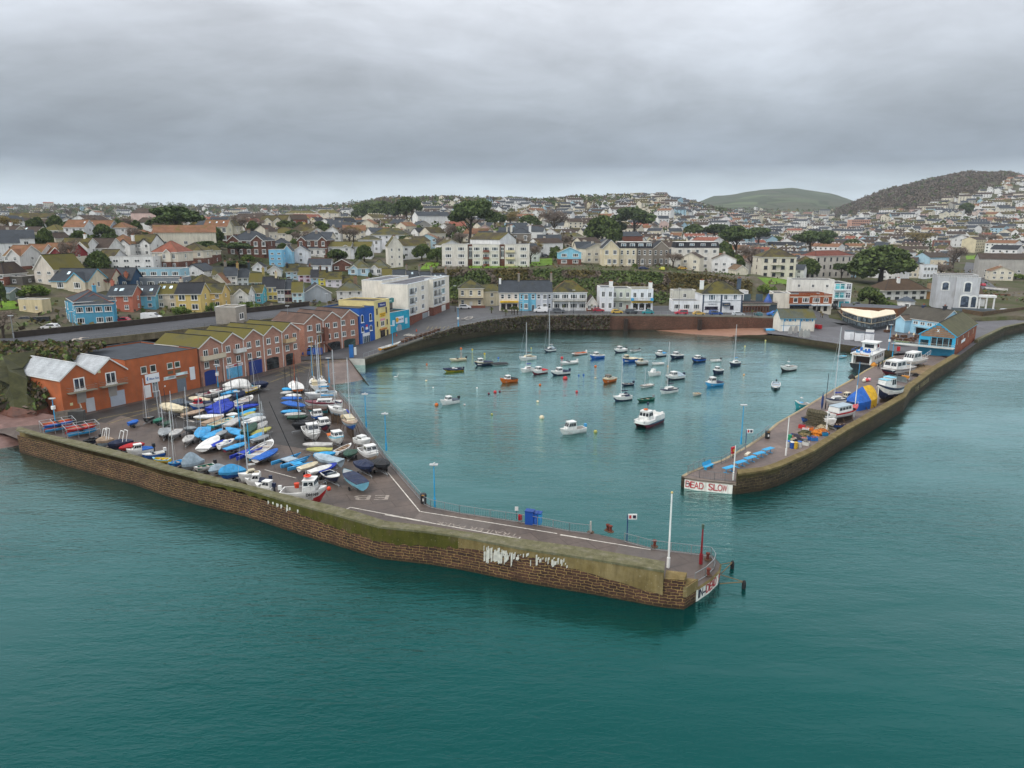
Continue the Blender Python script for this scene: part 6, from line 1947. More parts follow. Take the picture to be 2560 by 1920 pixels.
TREES=[
 ('pine','C1',1900,560,520,390,'big spreading pine on the left hillside beside the brick and cream hotel'),
 ('pine','C1',1750,500,300,220,'lower left limb-heavy pine under the big spreading pine'),
 ('oak','C1',330,400,210,110,'rounded dark evergreen by the mossy bungalow'),
 ('oak','C1',370,560,300,110,'wide dark bush-like tree above the small cream gable house'),
 ('bush','C1',760,525,110,50,'clipped bush in front of the white orange-roofed terrace end'),
 ('bush','C1',1010,525,150,70,'dark green bush below the blue-grey terrace middle'),
 ('bush','C1',1720,600,150,90,'green bush with a pale spot left of the red hipped roof'),
 ('oak','C1',1060,800,300,110,'tangled garden thicket below the white arched-door house'),
 ('bush','C1',330,1120,330,120,'garden shrubs on the terraces left of the sky-blue house'),
 ('oak','C1',20,1260,130,330,'dark evergreen at the very left edge by the parked cars'),
 ('bush','C1',1960,1320,220,90,'brown and green shrubs in front of the butter-yellow terrace'),
 ('bare','C6',90,600,330,260,'bare grey thicket on the bank beside the orange store roof'),
 ('oak','C2',1720,330,260,230,'brownish rounded oak, left in the dark clump on the ridge'),
 ('oak','C2',1930,330,330,240,'tall dark evergreen in the middle of the ridge clump'),
 ('oak','C2',2120,330,220,240,'dark evergreen at the right of the ridge clump'),
 ('pine','C2',2190,420,230,350,'tall loose pine right of the three cream detached houses'),
 ('pine','C3',30,400,180,320,'thin pine with high crown left of the pink house'),
 ('oak','C2',1735,440,90,110,'small dark conifer-shaped tree between two cream detached houses'),
 ('bush','C2',1560,490,260,110,'dark bushes below the cream detached houses'),
 ('bush','C2',960,560,90,60,'green bush beside the brick villa with solar panels'),
 ('oak','C2',160,620,160,100,'green garden tree left of the brown brick victorian villa'),
 ('bush','C2',460,740,140,70,'russet bush in front of the brick villa veranda'),
 ('oak','C2',330,800,300,60,'long dark hedge above the sloping cottages'),
 ('bush','C2',75,1310,130,130,'round green bush behind the deck beside the ochre-yellow house'),
 ('bush','C2',480,1260,220,80,'brown shrubs behind the deck below the turquoise house'),
 ('oak','G1',315,250,80,110,'small dark shrub in front of the white gabled semi'),
 ('pine','C3',640,570,430,450,'great dark pine behind the left half of the clifftop flats'),
 ('oak','C3',930,430,260,230,'dense dark evergreen right of the great clifftop pine'),
 ('tan','C3',1080,420,220,200,'olive-brown tree between the two dense evergreens'),
 ('oak','C3',1290,430,260,190,'dark evergreen behind the grey stone victorian house'),
 ('bare','C3',1560,500,330,300,'large reddish-brown bare tree behind the clifftop lawn'),
 ('bush','C3',1490,620,170,150,'bright green bushy tree at the edge of the clifftop lawn'),
 ('oak','C3',2080,640,400,400,'huge dark holm oak left of the big clifftop terrace'),
 ('pine','C4',230,530,400,340,'tall pine with bare limbs above the clifftop terrace'),
 ('oak','C4',40,500,200,200,'dark tree between the holm oak and the tall pine'),
 ('bush','C4',220,820,60,55,'round yellow-green shrub in front of the clifftop terrace'),
 ('oak','C4',850,520,220,190,'dark evergreen behind the black mansard flats'),
 ('pine','C4',1070,560,300,200,'flat-topped pine right behind the black mansard flats'),
 ('pine','C4',1310,790,340,410,'flat-topped pine with pale bare trunks right of the mansard flats'),
 ('oak','C4',1180,800,200,280,'dark undergrowth tree beside the mansard flats'),
 ('pine','C4',1560,640,260,250,'dark pine left of the balcony flats roof'),
 ('bare','C4',1470,870,280,290,'bare tree in front of the pale-trunked pines'),
 ('oak','C4',1740,580,220,110,'low dark tree above the red-brown roofs'),
 ('pine','C4',2110,760,330,330,'dark cedar-like tree behind the balcony flats'),
 ('oak','C4',2080,945,250,250,'dark holm oak in front of the cream rear wing'),
 ('bush','C4',1650,1090,230,100,'dark bushes at the foot of the grass bank by the restaurant'),
 ('oak','C5',660,1250,640,430,'great spreading holm oak beside the thatched house'),
 ('pine','C5',60,900,200,220,'dark pine left of the stepped cream flats'),
 ('oak','C5',360,900,220,140,'dark wide tree above the stepped cream flats'),
 ('tan','C5',1080,870,320,170,'tan-olive tree behind the hotels near the sea road'),
 ('bare','C5',1440,1090,230,230,'purplish bare tree left of the straight road'),
 ('oak','C5',1340,990,130,110,'dark tree with yellow-green side by the straight road'),
 ('bare','C5',1800,880,200,170,'bare spreading tree beyond the green park'),
 ('oak','C5',540,1500,270,240,'cypress-like dark tree left of the thatched house garden'),
 ('bush','C5',690,1500,240,70,'bright green hedge bank below the thatched house'),
 ('bush','C5',1300,1490,150,80,'dark green garden hedge by the thatched house extension'),
 ('bush','C5',1900,1110,260,120,'green bushes along the sea road'),
 ('oak','C5',1590,480,170,110,'dark tree in the gap of the cream hillside villas'),
 ('bush','C5',2120,1200,160,70,'bushes in the gardens right of the straight road'),
 ('oak','C5',900,660,140,80,'dark round tree left of the yellow hillside terrace'),
 ('oak','C5',1330,650,80,90,'small dark tree in the yellow hillside terrace'),
 ('oak','C5',1410,770,130,60,'dark flat tree beside the white gabled hotel'),
 ('bare','C5',720,830,210,100,'bare tree above the great holm oak'),
 ('oak','C4',935,330,70,80,'lone conifer among the white terraces, left of two'),
 ('oak','C4',1185,290,60,70,'lone conifer among the white terraces, right of two'),
 ('oak','C4',510,95,80,75,'tall twin-topped tree crowning the middle hill'),
 ('oak','C4',280,90,90,40,'low tree clump on the crest left of the twin-topped tree'),
 ('oak','C4',440,95,60,35,'small dark tree on the crest just left of the twin-topped tree'),
]
for k_,c,x,y,w_,h_,lab in TREES:
 p=hit(c,x,y)
 s_=CR[c][2]/2212.0*depth_of(*p)/F
 tree(k_,p,w_*s_,h_*s_*1.02,lab)
for i,(x,y,hh) in enumerate([(1105,1325,95),(1130,1325,105),(1165,1325,90),(1040,1335,70),(885,1310,65),(1000,1290,40)]):
 p=at('C3',x,y,5.2)
 o=thing('palm_tree','shaggy palm on the corner bed above the harbour wall' if i < 3 else ['leafless-looking small palm left of the shaggy palms','bushy palm at the bend of the quay railing','low palm by the yellow awning shop'][i - 3],'palm',p,0,'shaggy palms on the corner bed' if i < 3 else None)
 H_=hh*.2315*depth_of(*p)/F
 mb=MB()
 mb.tube((0,0,-.3),(0,0,H_*.7),.22,.18,6)
 link('trunk',mb.mesh('trunk',[BARK]),o)
 rng=np.random.default_rng(i)
 mb=MB()
 for j in range(70):
  an,el=rng.uniform(0,6.28),rng.uniform(-.5,1.3)
  L_=rng.uniform(.7,1.25)
  d=V3((cos(an)*cos(el),sin(an)*cos(el),sin(el)))
  n_=d.cross(V3((0,0,1))).normalized()*.07
  a=V3((0,0,H_*.72))
  m_=a+d*L_*.6
  e_=a+d*L_+V3((0,0,-.35))
  mb.quad(a - n_,m_ - n_*1.3,m_+n_*1.3,a+n_)
  mb.poly([m_ - n_*1.3,e_,m_+n_*1.3])
 link('crown',mb.mesh('crown',[L_PALM]),o)
for i,(c,x,y,hh,z) in enumerate([('C3',1665,1290,75,5.2),('C3',1800,1245,90,5.2),('C3',1968,1300,95,5.2),('C4',1485,1360,90,5.2),('C3',1460,1260,85,5.2),('G2',905,690,170,3.4),('G2',935,700,130,3.4),('C5',365,1560,110,4.2)]):
 p=at(c,x,y,z)
 H_=hh*CR[c][2]/2212*depth_of(*p)/F
 o=thing('cordyline',['small yellow-green cordyline by the white cafe windows','tall thin cordyline on the cafe forecourt','cordyline with round head by the red car','bushy cordyline at the end of the parked cars','slim cordyline in front of the pale grey terrace house','dark red-leaved cordyline behind the harbour hut','shorter red-leaved cordyline beside the taller dark red one','palm-like cordyline by the pale van near the glass flats'][i],'shrub',p)
 mb=MB()
 mb.tube((0,0,-.2),(0,0,H_*.7),.12,.08,5)
 link('trunk',mb.mesh('trunk',[BARK]),o)
 rng=np.random.default_rng(50+i)
 mb=MB()
 for j in range(60):
  an,el=rng.uniform(0,6.28),rng.uniform(-.4,1.4)
  d=V3((cos(an)*cos(el),sin(an)*cos(el),sin(el)))*H_*.32
  n_=d.cross(V3((0,0,1))).normalized()*.06
  a=V3((0,0,H_*.7))
  mb.poly([a - n_,a+d,a+n_])
 link('crown',mb.mesh('crown',[L_TAN if i in (5,6) else L_PALM]),o)
# THE TOWN BEHIND
_HM={}
def far_wall(W,D,H_,R_,col_,gable_front):
 key=('w',W,D,H_,R_,col_,gable_front)
 if key not in _HM:
  mb=MB()
  mb.box(-W/2,W/2,-D/2,D/2,-4,H_,0,bottom=False)
  if gable_front:
   for y,s in ((-D/2,-1),(D/2,1)):
    mb.poly([(-W/2,y,H_),(0,y,H_+R_),(W/2,y,H_)][::s])
  else:
   for x,s in ((-W/2,1),(W/2,-1)):
    mb.poly([(x,-D/2,H_),(x,0,H_+R_),(x,D/2,H_)][::s])
  _HM[key]=mb.mesh('wall',[WALLM(col_)])
 return _HM[key]
def far_roof(W,D,H_,R_,rk,gable_front):
 key=('r',W,D,H_,R_,rk,gable_front)
 if key not in _HM:
  mb=MB()
  o_=.3
  if gable_front:
   sl=R_/(W/2)
   for s in (-1,1):
    q_=[(s*(W/2+o_),-D/2 - o_,H_ - o_*sl+.05),(s*(W/2+o_),D/2+o_,H_ - o_*sl+.05),(0,D/2+o_,H_+R_+.05),(0,-D/2 - o_,H_+R_+.05)]
    mb.poly(q_ if s > 0 else q_[::-1])
    mb.poly([q_[0],q_[3],(0,-D/2 - o_,H_+R_ - .25),(q_[0][0],q_[0][1],q_[0][2] - .25)][::s],1)
  else:
   sl=R_/(D/2)
   for s in (-1,1):
    q_=[(-W/2 - o_,s*(D/2+o_),H_ - o_*sl+.05),(W/2+o_,s*(D/2+o_),H_ - o_*sl+.05),(W/2+o_,0,H_+R_+.05),(-W/2 - o_,0,H_+R_+.05)]
    mb.poly(q_ if s < 0 else q_[::-1])
  mb.box(-.5,.5,-.4+D*.12,.4+D*.12,H_+R_*.4,H_+R_+.9,1)
  _HM[key]=mb.mesh('roof',[RF(rk),P('#b7afa2',.8,.1)])
 return _HM[key]
WALLS=[('white','#e6e6e4',.52),('cream','#ddd1b2',.26),('pale yellow','#d8c78f',.05),('grey','#aba79e',.07),('pale blue','#a9c8d6',.05),('pink','#cfa79a',.04),('brick','#8a5747',.04)]
ROOFS=[('slate','S',.40),('mossy','BM',.17),('brown','B',.25),('red','R',.03),('orange-brown','O',.08),('dark','D',.07)]
def pick(tab,r_):
 a=0
 for n,v,p in tab:
  a+=p
  if r_ < a:
   return n,v
 return tab[0][0],tab[0][1]
rf=random.Random(5)
occ={}
def free(x,y,d):
 g=10.0
 i,j=int(x//g),int(y//g)
 n=int(d//g)+1
 for a in range(i - n,i+n+1):
  for b in range(j - n,j+n+1):
   for (xx_,yy_,dd_) in occ.get((a,b),()):
    if (xx_ - x)**2+(yy_ - y)**2 < ((d+dd_)/2)**2:
     return False
 return True
def take(x,y,d):
 occ.setdefault((int(x//10),int(y//10)),[]).append((x,y,d))
for o in THINGS:
 if o['category'] in ('house','flats','tree','building','pavilion'):
  take(o.location.x,o.location.y,15)
  if o['category'] in ('house','flats'):
   take(o.location.x+6,o.location.y+6,14)
def dens(p_x,p_y):
 if p_x < 560:
  if p_y < 545:
   return (.13,1.0) if p_y > 515 else (.05,1.1)
  return (.9,.6) if p_y < 650 else (.55,.6)
 if p_x < 1060:
  if p_y < 535:
   return (.05,1.1)
  return (.9,.55)
 if p_x < 1560:
  if p_y < 512:
   return (.15,1.0)
  return (.75,.45) if p_x > 1220 or p_y > 530 else (.35,.8)
 if p_x < 2090:
  if p_x > 1750 and p_y < 515:
   return (0.0,.22)
  if p_x > 1760 and p_y < 535:
   return (.12,1.0)
  return (1.0,.32)
 lim=np.interp(p_x,[2090,2250,2350,2420,2480,2540,2600],[545,528,508,488,470,448,440])
 if p_y < lim:
  return (0.0,1.6)
 return (.95,.3)
far_list=[]
trees_far=[]
for it in range(30000):
 u=rf.uniform(-.80,.80)
 s=60*math.exp(rf.uniform(0,math.log(2000/60)))
 b_=float(np.interp(u,_UG,_TB))
 y=b_+s
 x=u*y
 z=float(tz(x,y))
 q_=proj(x,y,z)
 if not (-40 < q_[0] < 2600) or q_[1] > 700:
  continue
 if 2380 < q_[0] < 2480 and q_[1] > 630:
  continue
 dh,dt=dens(*q_)
 fa=min(1,s/330)
 rr_=rf.random()
 if rr_ < dh*.58 and free(x,y,16 if s < 500 else 13):
  take(x,y,13)
  far_list.append((y,x,z,q_))
 elif rr_ > 1 - dt*.62*(1 if s > 150 else .35) and free(x,y,9):
  take(x,y,9 if s < 600 else 12)
  trees_far.append((y,x,z,q_))
far_list.sort()
trees_far.sort()
ANCH=[(-200,'above the orange-roofed terrace'),(330,'behind the big left pine'),(560,'beyond the cream and brick hotel'),(800,'beyond the mossy-roofed block of flats'),(1010,'behind the white mansion'),
  (1190,'behind the great clifftop pine'),(1390,'beyond the reddish bare tree'),(1530,'beyond the tall limb-showing pine'),(1660,'beyond the black mansard flats'),(1800,'beyond the pale-trunked pines'),
  (1950,'beyond the balcony flats'),(2080,'beyond the stepped cream flats'),(2210,'beyond the great holm oak'),(2330,'beyond the thatched house'),(2440,'beyond the grey pavilion'),(2540,'beside the straight road inland')]
def anchor(p_x):
 return min(ANCH,key=lambda a: abs(a[0] - p_x))[1]
NEARF=165
lab_seen={}
vs,fs,ms=[],[],[]
FW=[WALLM(w_[1]) for w_ in WALLS]
FR=[RF(r_[1]) for r_ in ROOFS]
FG=GLASS('#23292e')
pend=[]
for i,(y,x,z,q_) in enumerate(far_list):
 wn,wc=pick(WALLS,rf.random())
 rn,rk=pick(ROOFS,rf.random())
 near_=i < NEARF
 gf=rf.random() < .42
 W=rf.choice([10,13,16] if not gf else [9,10,11])
 D=rf.choice([8,9,10])
 H_=rf.choice([5.2,6.0,6.8]) if y < 900 else rf.choice([4.6,5.6,6.4])
 R_=rf.choice([2.4,3.0])
 rz=-atan2(x,y)+rf.gauss(0,.6)
 if rf.random() < .08:
  W,D,H_,gf=rf.choice([18,24]),12,rf.choice([8.5,11]),False
 if not near_ and y > 420 and dens(*q_)[0] > .6 and rf.random() < .4:
  W=rf.choice([14,18,24])
  gf=False
 if near_:
  big='small ' if H_ < 5 else ('wide ' if W > 12 else '')
  base=f"{big}{wn} house with {rn} {'gable-fronted ' if gf else ''}roof {anchor(q_[0])}"
  o=thing('house',base,'house',(x,y,z),rz,'houses of the town behind')
  pend.append((base,q_,o))
  link('wall',far_wall(W,D,H_,R_,wc,gf),o)
  link('roof',far_roof(W,D,H_,R_,rk,gf),o)
  for st in (0,1) if H_ > 5 else (0,):
   for k_ in range(3 if W > 10 else 2):
    n_=3 if W > 10 else 2
    link('window',winmesh('two'),o,((k_+.5)/n_*W - W/2,-D/2,.9+st*2.7),0,(1.5,1,1.3))
  sx=-1 if x > 0 else 1
  for st in (0,1) if H_ > 5 else (0,):
   link('window',winmesh('sash'),o,(sx*W/2,0,.9+st*2.7),sx*PI/2,(1.1,1,1.2))
 else:
  M_=Matrix.Translation((x,y,z)) @ Matrix.Rotation(rz,4,'Z')
  wi,ri=[w_[0] for w_ in WALLS].index(wn),len(WALLS)+[r_[0] for r_ in ROOFS].index(rn)
  mb=MB()
  mb.box(-W/2,W/2,-D/2,D/2,-5,H_,wi,bottom=False)
  if gf:
   mb.poly([(W/2,-D/2,H_),(0,-D/2,H_+R_),(-W/2,-D/2,H_)][::-1],wi)
   for s in (-1,1):
    q4=[(s*(W/2+.3),-D/2 - .3,H_ - .15),(s*(W/2+.3),D/2+.3,H_ - .15),(0,D/2+.3,H_+R_+.1),(0,-D/2 - .3,H_+R_+.1)]
    mb.poly(q4 if s > 0 else q4[::-1],ri)
  else:
   for xx_,s in ((-W/2,1),(W/2,-1)):
    mb.poly([(xx_,-D/2,H_),(xx_,0,H_+R_),(xx_,D/2,H_)][::s],wi)
   for s in (-1,1):
    q4=[(-W/2 - .3,s*(D/2+.3),H_ - .15),(W/2+.3,s*(D/2+.3),H_ - .15),(W/2+.3,0,H_+R_+.1),(-W/2 - .3,0,H_+R_+.1)]
    mb.poly(q4 if s < 0 else q4[::-1],ri)
  for cx_ in ([-W*.3] if W < 15 else [W*(a/8.0 - .5) for a in range(1,8,2 if W < 20 else 1)]):
   mb.box(cx_ - .5,cx_+.5,.2,1.0,H_+R_*.4,H_+R_+.9,wi)
  n_=max(2,W//4)
  for st in range(int(H_/2.7)):
   for k_ in range(n_):
    xc=(k_+.5)/n_*W - W/2
    z0=.9+st*2.6
    if z0+1.3 < H_:
     mb.quad((xc - .65,-D/2 - .03,z0),(xc+.65,-D/2 - .03,z0),(xc+.65,-D/2 - .03,z0+1.3),(xc - .65,-D/2 - .03,z0+1.3),len(WALLS)+len(ROOFS))
  mb.xf(M_)
  k0=len(vs)
  vs+=mb.v
  fs+=[tuple(a+k0 for a in f_) for f_ in mb.f]
  ms+=mb.m
by={}
for b_,q_,o in pend:
 by.setdefault(b_,[]).append((q_[0],o))
for b_,l_ in by.items():
 if len(l_) > 1:
  l_.sort(key=lambda a: a[0])
  for k_,(xx_,o) in enumerate(l_):
   o['label']=f"{_ORD[k_]} from the left, {b_}" if k_ < len(l_) - 1 or k_ > 1 else f"last on the right, {b_}"
me_=bpy.data.meshes.new('distant_houses')
me_.from_pydata(vs,[],fs)
for m in FW+FR+[FG]:
 me_.materials.append(m)
me_.polygons.foreach_set('material_index',ms)
o=link('distant_houses',me_)
o['kind']='stuff'
NT_=120
pend=[]
C_,S_,K_=[],[],[]
rng=np.random.default_rng(21)
for i,(y,x,z,q_) in enumerate(trees_far):
 r_=rf.random()
 hill=q_[0] > 2060 and dens(*q_)[0]==0
 left=q_[0] < 1060 and q_[1] < 540
 kd='bare' if r_ < (.8 if hill else .4 if left else .3) else ('oak' if r_ < .8 or hill else ('pine' if r_ < .9 else 'tan'))
 if i < NT_:
  wd,ht=rf.uniform(6,11),rf.uniform(6,10)
  b_=f"{ {'bare': 'bare brown tree', 'oak': 'dark round evergreen', 'pine': 'small flat-topped pine', 'tan': 'dry olive-brown tree'}[kd] } between houses {anchor(q_[0])}"
  pend.append((b_,q_,tree(kd,(x,y,z),wd,ht,b_,'trees among the town houses')))
 else:
  n=46 if y < 900 else (30 if y < 1600 else 22)
  big=1.0 if y < 1000 else 1.25
  d=rng.normal(size=(n,3))
  d/=np.linalg.norm(d,axis=1)[:,None]
  d[:,2]=np.abs(d[:,2])
  R_=rf.uniform(3.6,6.0)*big
  C_.append(d*rng.uniform(.55,1.0,(n,1))*np.array([R_,R_,R_*1.35])+np.array([x,y,z+1.0]))
  S_.append(rng.uniform(.7,1.4,n)*(1.5 if y < 900 else 2.1))
  K_.append(np.full(n,{'bare': 0,'oak': 1,'pine': 1,'tan': 2}[kd]))
for it in range(5200):
 u=rf.uniform(.40,.80)
 s=rf.uniform(650,1750)
 b_=float(np.interp(u,_UG,_TB))
 y=b_+s
 x=u*y
 z=float(tz(x,y))
 q_=proj(x,y,z)
 if 2040 < q_[0] < 2580 and dens(*q_)[1] > 1.2:
  n=20
  d=rng.normal(size=(n,3))
  d/=np.linalg.norm(d,axis=1)[:,None]
  d[:,2]=np.abs(d[:,2])
  R_=rf.uniform(4,7)
  C_.append(d*rng.uniform(.5,1.0,(n,1))*np.array([R_,R_,R_*1.4])+np.array([x,y,z]))
  S_.append(rng.uniform(.8,1.5,n)*2.2)
  K_.append(np.full(n,1 if rf.random() < .12 else 0))
for it in range(900):
 u=rf.uniform(-.78,.30)
 y=rf.uniform(1300,3000) if u < -.1 else rf.uniform(1150,1900)
 x=u*y
 z=float(tz(x,y))
 n=22
 d=rng.normal(size=(n,3))
 d/=np.linalg.norm(d,axis=1)[:,None]
 d[:,2]=np.abs(d[:,2])
 R_=rf.uniform(4,9)
 C_.append(d*rng.uniform(.5,1.0,(n,1))*np.array([R_*1.3,R_,R_*1.1])+np.array([x,y,z]))
 S_.append(rng.uniform(.8,1.6,n)*2.6)
 K_.append(np.full(n,1 if rf.random() < .45 else 0))
v,f_=cards(np.concatenate(C_),np.concatenate(S_),rng,1.2)
o=link('distant_woods',np_mesh('distant_woods',v,f_,[L_BROWN,L_OAK,L_TAN],np.concatenate(K_)))
o['kind']='stuff'
by={}
for b_,q_,o in pend:
 by.setdefault(b_,[]).append((q_[0],o))
for b_,l_ in by.items():
 if len(l_) > 1:
  l_.sort(key=lambda a: a[0])
  for k_,(xx_,o) in enumerate(l_):
   o['label']=f"{_ORD[k_] if k_ < 20 else 'right-hand'} from the left, {b_}"
def scatter(name,pts,sz,mats,rng,ks,st=1.2):
 v,f_=cards(np.array(pts),np.array(sz),rng,st)
 o_=link(name,np_mesh(name,v,f_,mats,np.array(ks)))
 o_['kind']='stuff'
pts,sz,ks=[],[],[]
for it in range(15000):
 pxx=rf.uniform(1030,1890)
 u=(pxx - 1280)/F*CT
 b_=float(np.interp(u,_UG,_TB))
 s=rf.uniform(1,26) if rf.random() < .85 else rf.uniform(26,60)
 y=b_+s
 x=u*y
 if s > 26 and rf.random() < .8:
  continue
 z=float(tz(x,y))
 g=_vnoise(np.array(x/14.0),np.array(s/9.0+z/6),9)
 pts.append((x,y - .2,z+rf.uniform(0,.7)))
 sz.append(rf.uniform(.4,1.1))
 ks.append(0 if g > .03 else (1 if g > -.14 else 2))
scatter('cliff_scrub',pts,sz,[L_SCR,L_BROWN,L_OAK],rng,ks)
pts,sz,ks=[],[],[]
seg=[(-26,206.5,3.1),(-16.2,222.5,4.3),(-8.0,231.5,4.9),(3.6,240.0,5.2),(12,241.8,5.2),(22,243.0,5.2),(35,243.3,5.2)]
for it in range(5200):
 i=rf.randrange(6)
 t=rf.random()
 a,b_=seg[i],seg[i+1]
 x,y,zt_=(a[k_]+(b_[k_] - a[k_])*t for k_ in range(3))
 if i==5 and t > .9:
  continue
 lo=[2.6,1.8,1.2,.7,.5,.6][i]
 zz_=rf.uniform(lo,zt_+.25)
 pts.append((x+.12,y - .25 - rf.random()*.3,zz_))
 sz.append(rf.uniform(.25,.6))
 ks.append(1 if rf.random() < .72 else (0 if rf.random() < .7 else 2))
scatter('ivy',pts,sz,[L_SCR,L_BROWN,L_OAK],rng,ks)
pts,sz,ks=[],[],[]
for it in range(9000):
 u=rf.uniform(-.76,.76)
 b_=float(np.interp(u,_UG,_TB))
 s=rf.uniform(1,230)
 y=b_+s
 x=u*y
 if (-.14 < u < .36 and s < 62) or (u > .35 and s < 20):
  continue
 if _vnoise(np.array(x/22.0),np.array(y/22.0),12) < .02:
  continue
 z=float(tz(x,y))
 pts.append((x,y,z+rf.uniform(0,.8)))
 sz.append(rf.uniform(.5,1.3))
 ks.append(rf.choice([0,1,2,2]))
scatter('undergrowth',pts,sz,[L_SCR,L_BROWN,L_OAK],rng,ks)
pts,sz,ks=[],[],[]
for it in range(9000):
 x,y=rf.uniform(-135,-84),rf.uniform(121,146)
 t_=(y - 121)/14
 pts.append((x,y,3.0+min(1,t_)*8+rf.uniform(-.2,.8)))
 sz.append(rf.uniform(.4,1.2))
 ks.append(rf.choice([0,1,2]))
scatter('bank_scrub',pts,sz,[L_SCR,L_BROWN,L_OAK],rng,ks)
GR_=leaf_mat('lawn_grass','#4f6b1e','#5f7d22','#6d8a2c')
for nm,c,poly_ in (('lawn','C3',[(640,800),(1540,715),(1545,790),(1200,815),(900,822),(640,825)]),('lawn','C3',[(110,838),(180,765),(310,760),(330,790),(230,835)]),('lawn','C4',[(1540,925),(1900,935),(2200,960),(2000,1010),(1640,1000)]),('lawn','C5',[(1580,950),(1800,940),(1800,980),(1590,990)]),('lawn','C3',[(1520,610),(1660,600),(1660,645),(1530,650)]),('lawn','C1',[(0,1180),(160,1180),(240,1260),(0,1280)])):
 h_=[hit(c,*p) for p in poly_]
 cxm=sum(p[0] for p in h_)/len(h_)
 cym=sum(p[1] for p in h_)/len(h_)
 mb=MB()
 n=len(h_)
 rows=[]
 for k_ in range(9):
  t=k_/8
  row=[]
  for j in range(n*4+1):
   a,b_=h_[(j//4) % n],h_[(j//4+1) % n]
   f4=(j % 4)/4
   X_,Y_=a[0]+(b_[0] - a[0])*f4,a[1]+(b_[1] - a[1])*f4
   X_,Y_=cxm+(X_ - cxm)*t,cym+(Y_ - cym)*t
   row.append((X_,Y_,float(tz(X_,Y_))+.12))
  rows.append(row)
 mb.grid(rows)
 struct(mb.build('lawn',GR_))
rows=[]
for (a,b_) in zip([(1585,1020),(1560,1100),(1600,1190),(1700,1300)],[(1690,1030),(1720,1110),(1790,1200),(1960,1330)]):
 p,q_=hit('C5',*a),hit('C5',*b_)
 rows.append([p,q_])
mb=MB()
rr=[]
for i in range(3):
 for t in np.linspace(0,1,8):
  L_=V3(rows[i][0]).lerp(V3(rows[i+1][0]),t)
  R_=V3(rows[i][1]).lerp(V3(rows[i+1][1]),t)
  rr.append([(p.x,p.y,float(tz(p.x,p.y))+.15) for p in (L_,L_.lerp(R_,.33),L_.lerp(R_,.66),R_)])
mb.grid(rr)
struct(mb.build('road_inland',M_ROAD))
mb=MB()
rr=[]
for (a,b_) in zip([(1690,1650),(2000,1625),(2230,1580)],[(1640,1600),(1990,1600),(2230,1550)]):
 p,q_=at('C5',*a,2.2),at('C5',*b_,2.4)
 rr.append([p,q_])
mb.grid(rr,flip=True)
struct(mb.build('sea_road',M_ROAD))
# BOATS
BC={'W': '#dfdfdb','B': '#1c5fb4','b': '#3f9bd0','N': '#1c2845','G': '#8f9496','g': '#b6b4b0','K': '#24262a','C': '#d2c6a8','T': '#2b8f98','Y': '#d6b822','R': '#b8262c',
 'O': '#c8641f','V': '#2a4a3c','v': '#1f6b57','U': '#1538a8','L': '#a9a65a','M': '#6e1f33','n': '#a8917a','c': '#2f9fd6','p': '#4f5a66','S': '#9fb0ba','D': '#5a4a42','e': '#7fc3d8'}
def bp(k_):
 return P(BC.get(k_,k_),.35,.1,.9,.45,0,.15)
def tarp(k_):
 return P(BC.get(k_,k_),.6,.22,1.3,.3,0,.18)
METAL=P('#a9adb0',.35,.1,1,.5,.6)
TYRE=P('#1a1a1b',.8,.1)
GLB=GLASS('#171c22')
_wm=None
def wpane():
 global _wm
 if _wm is None:
  mb=MB()
  mb.quad((-.5,0,-.5),(.5,0,-.5),(.5,0,.5),(-.5,0,.5))
  _wm=mb.mesh('window',[GLB])
 return _wm
TT=[0,.1,.25,.42,.58,.72,.84,.93,.98,1.0]
def hb(t,B,tr):
 if t < .42:
  return B/2*(tr+(1 - tr)*sin(PI/2*t/.42))
 return B/2*max(1 - ((t - .42)/.58)**2.3,0)**.85
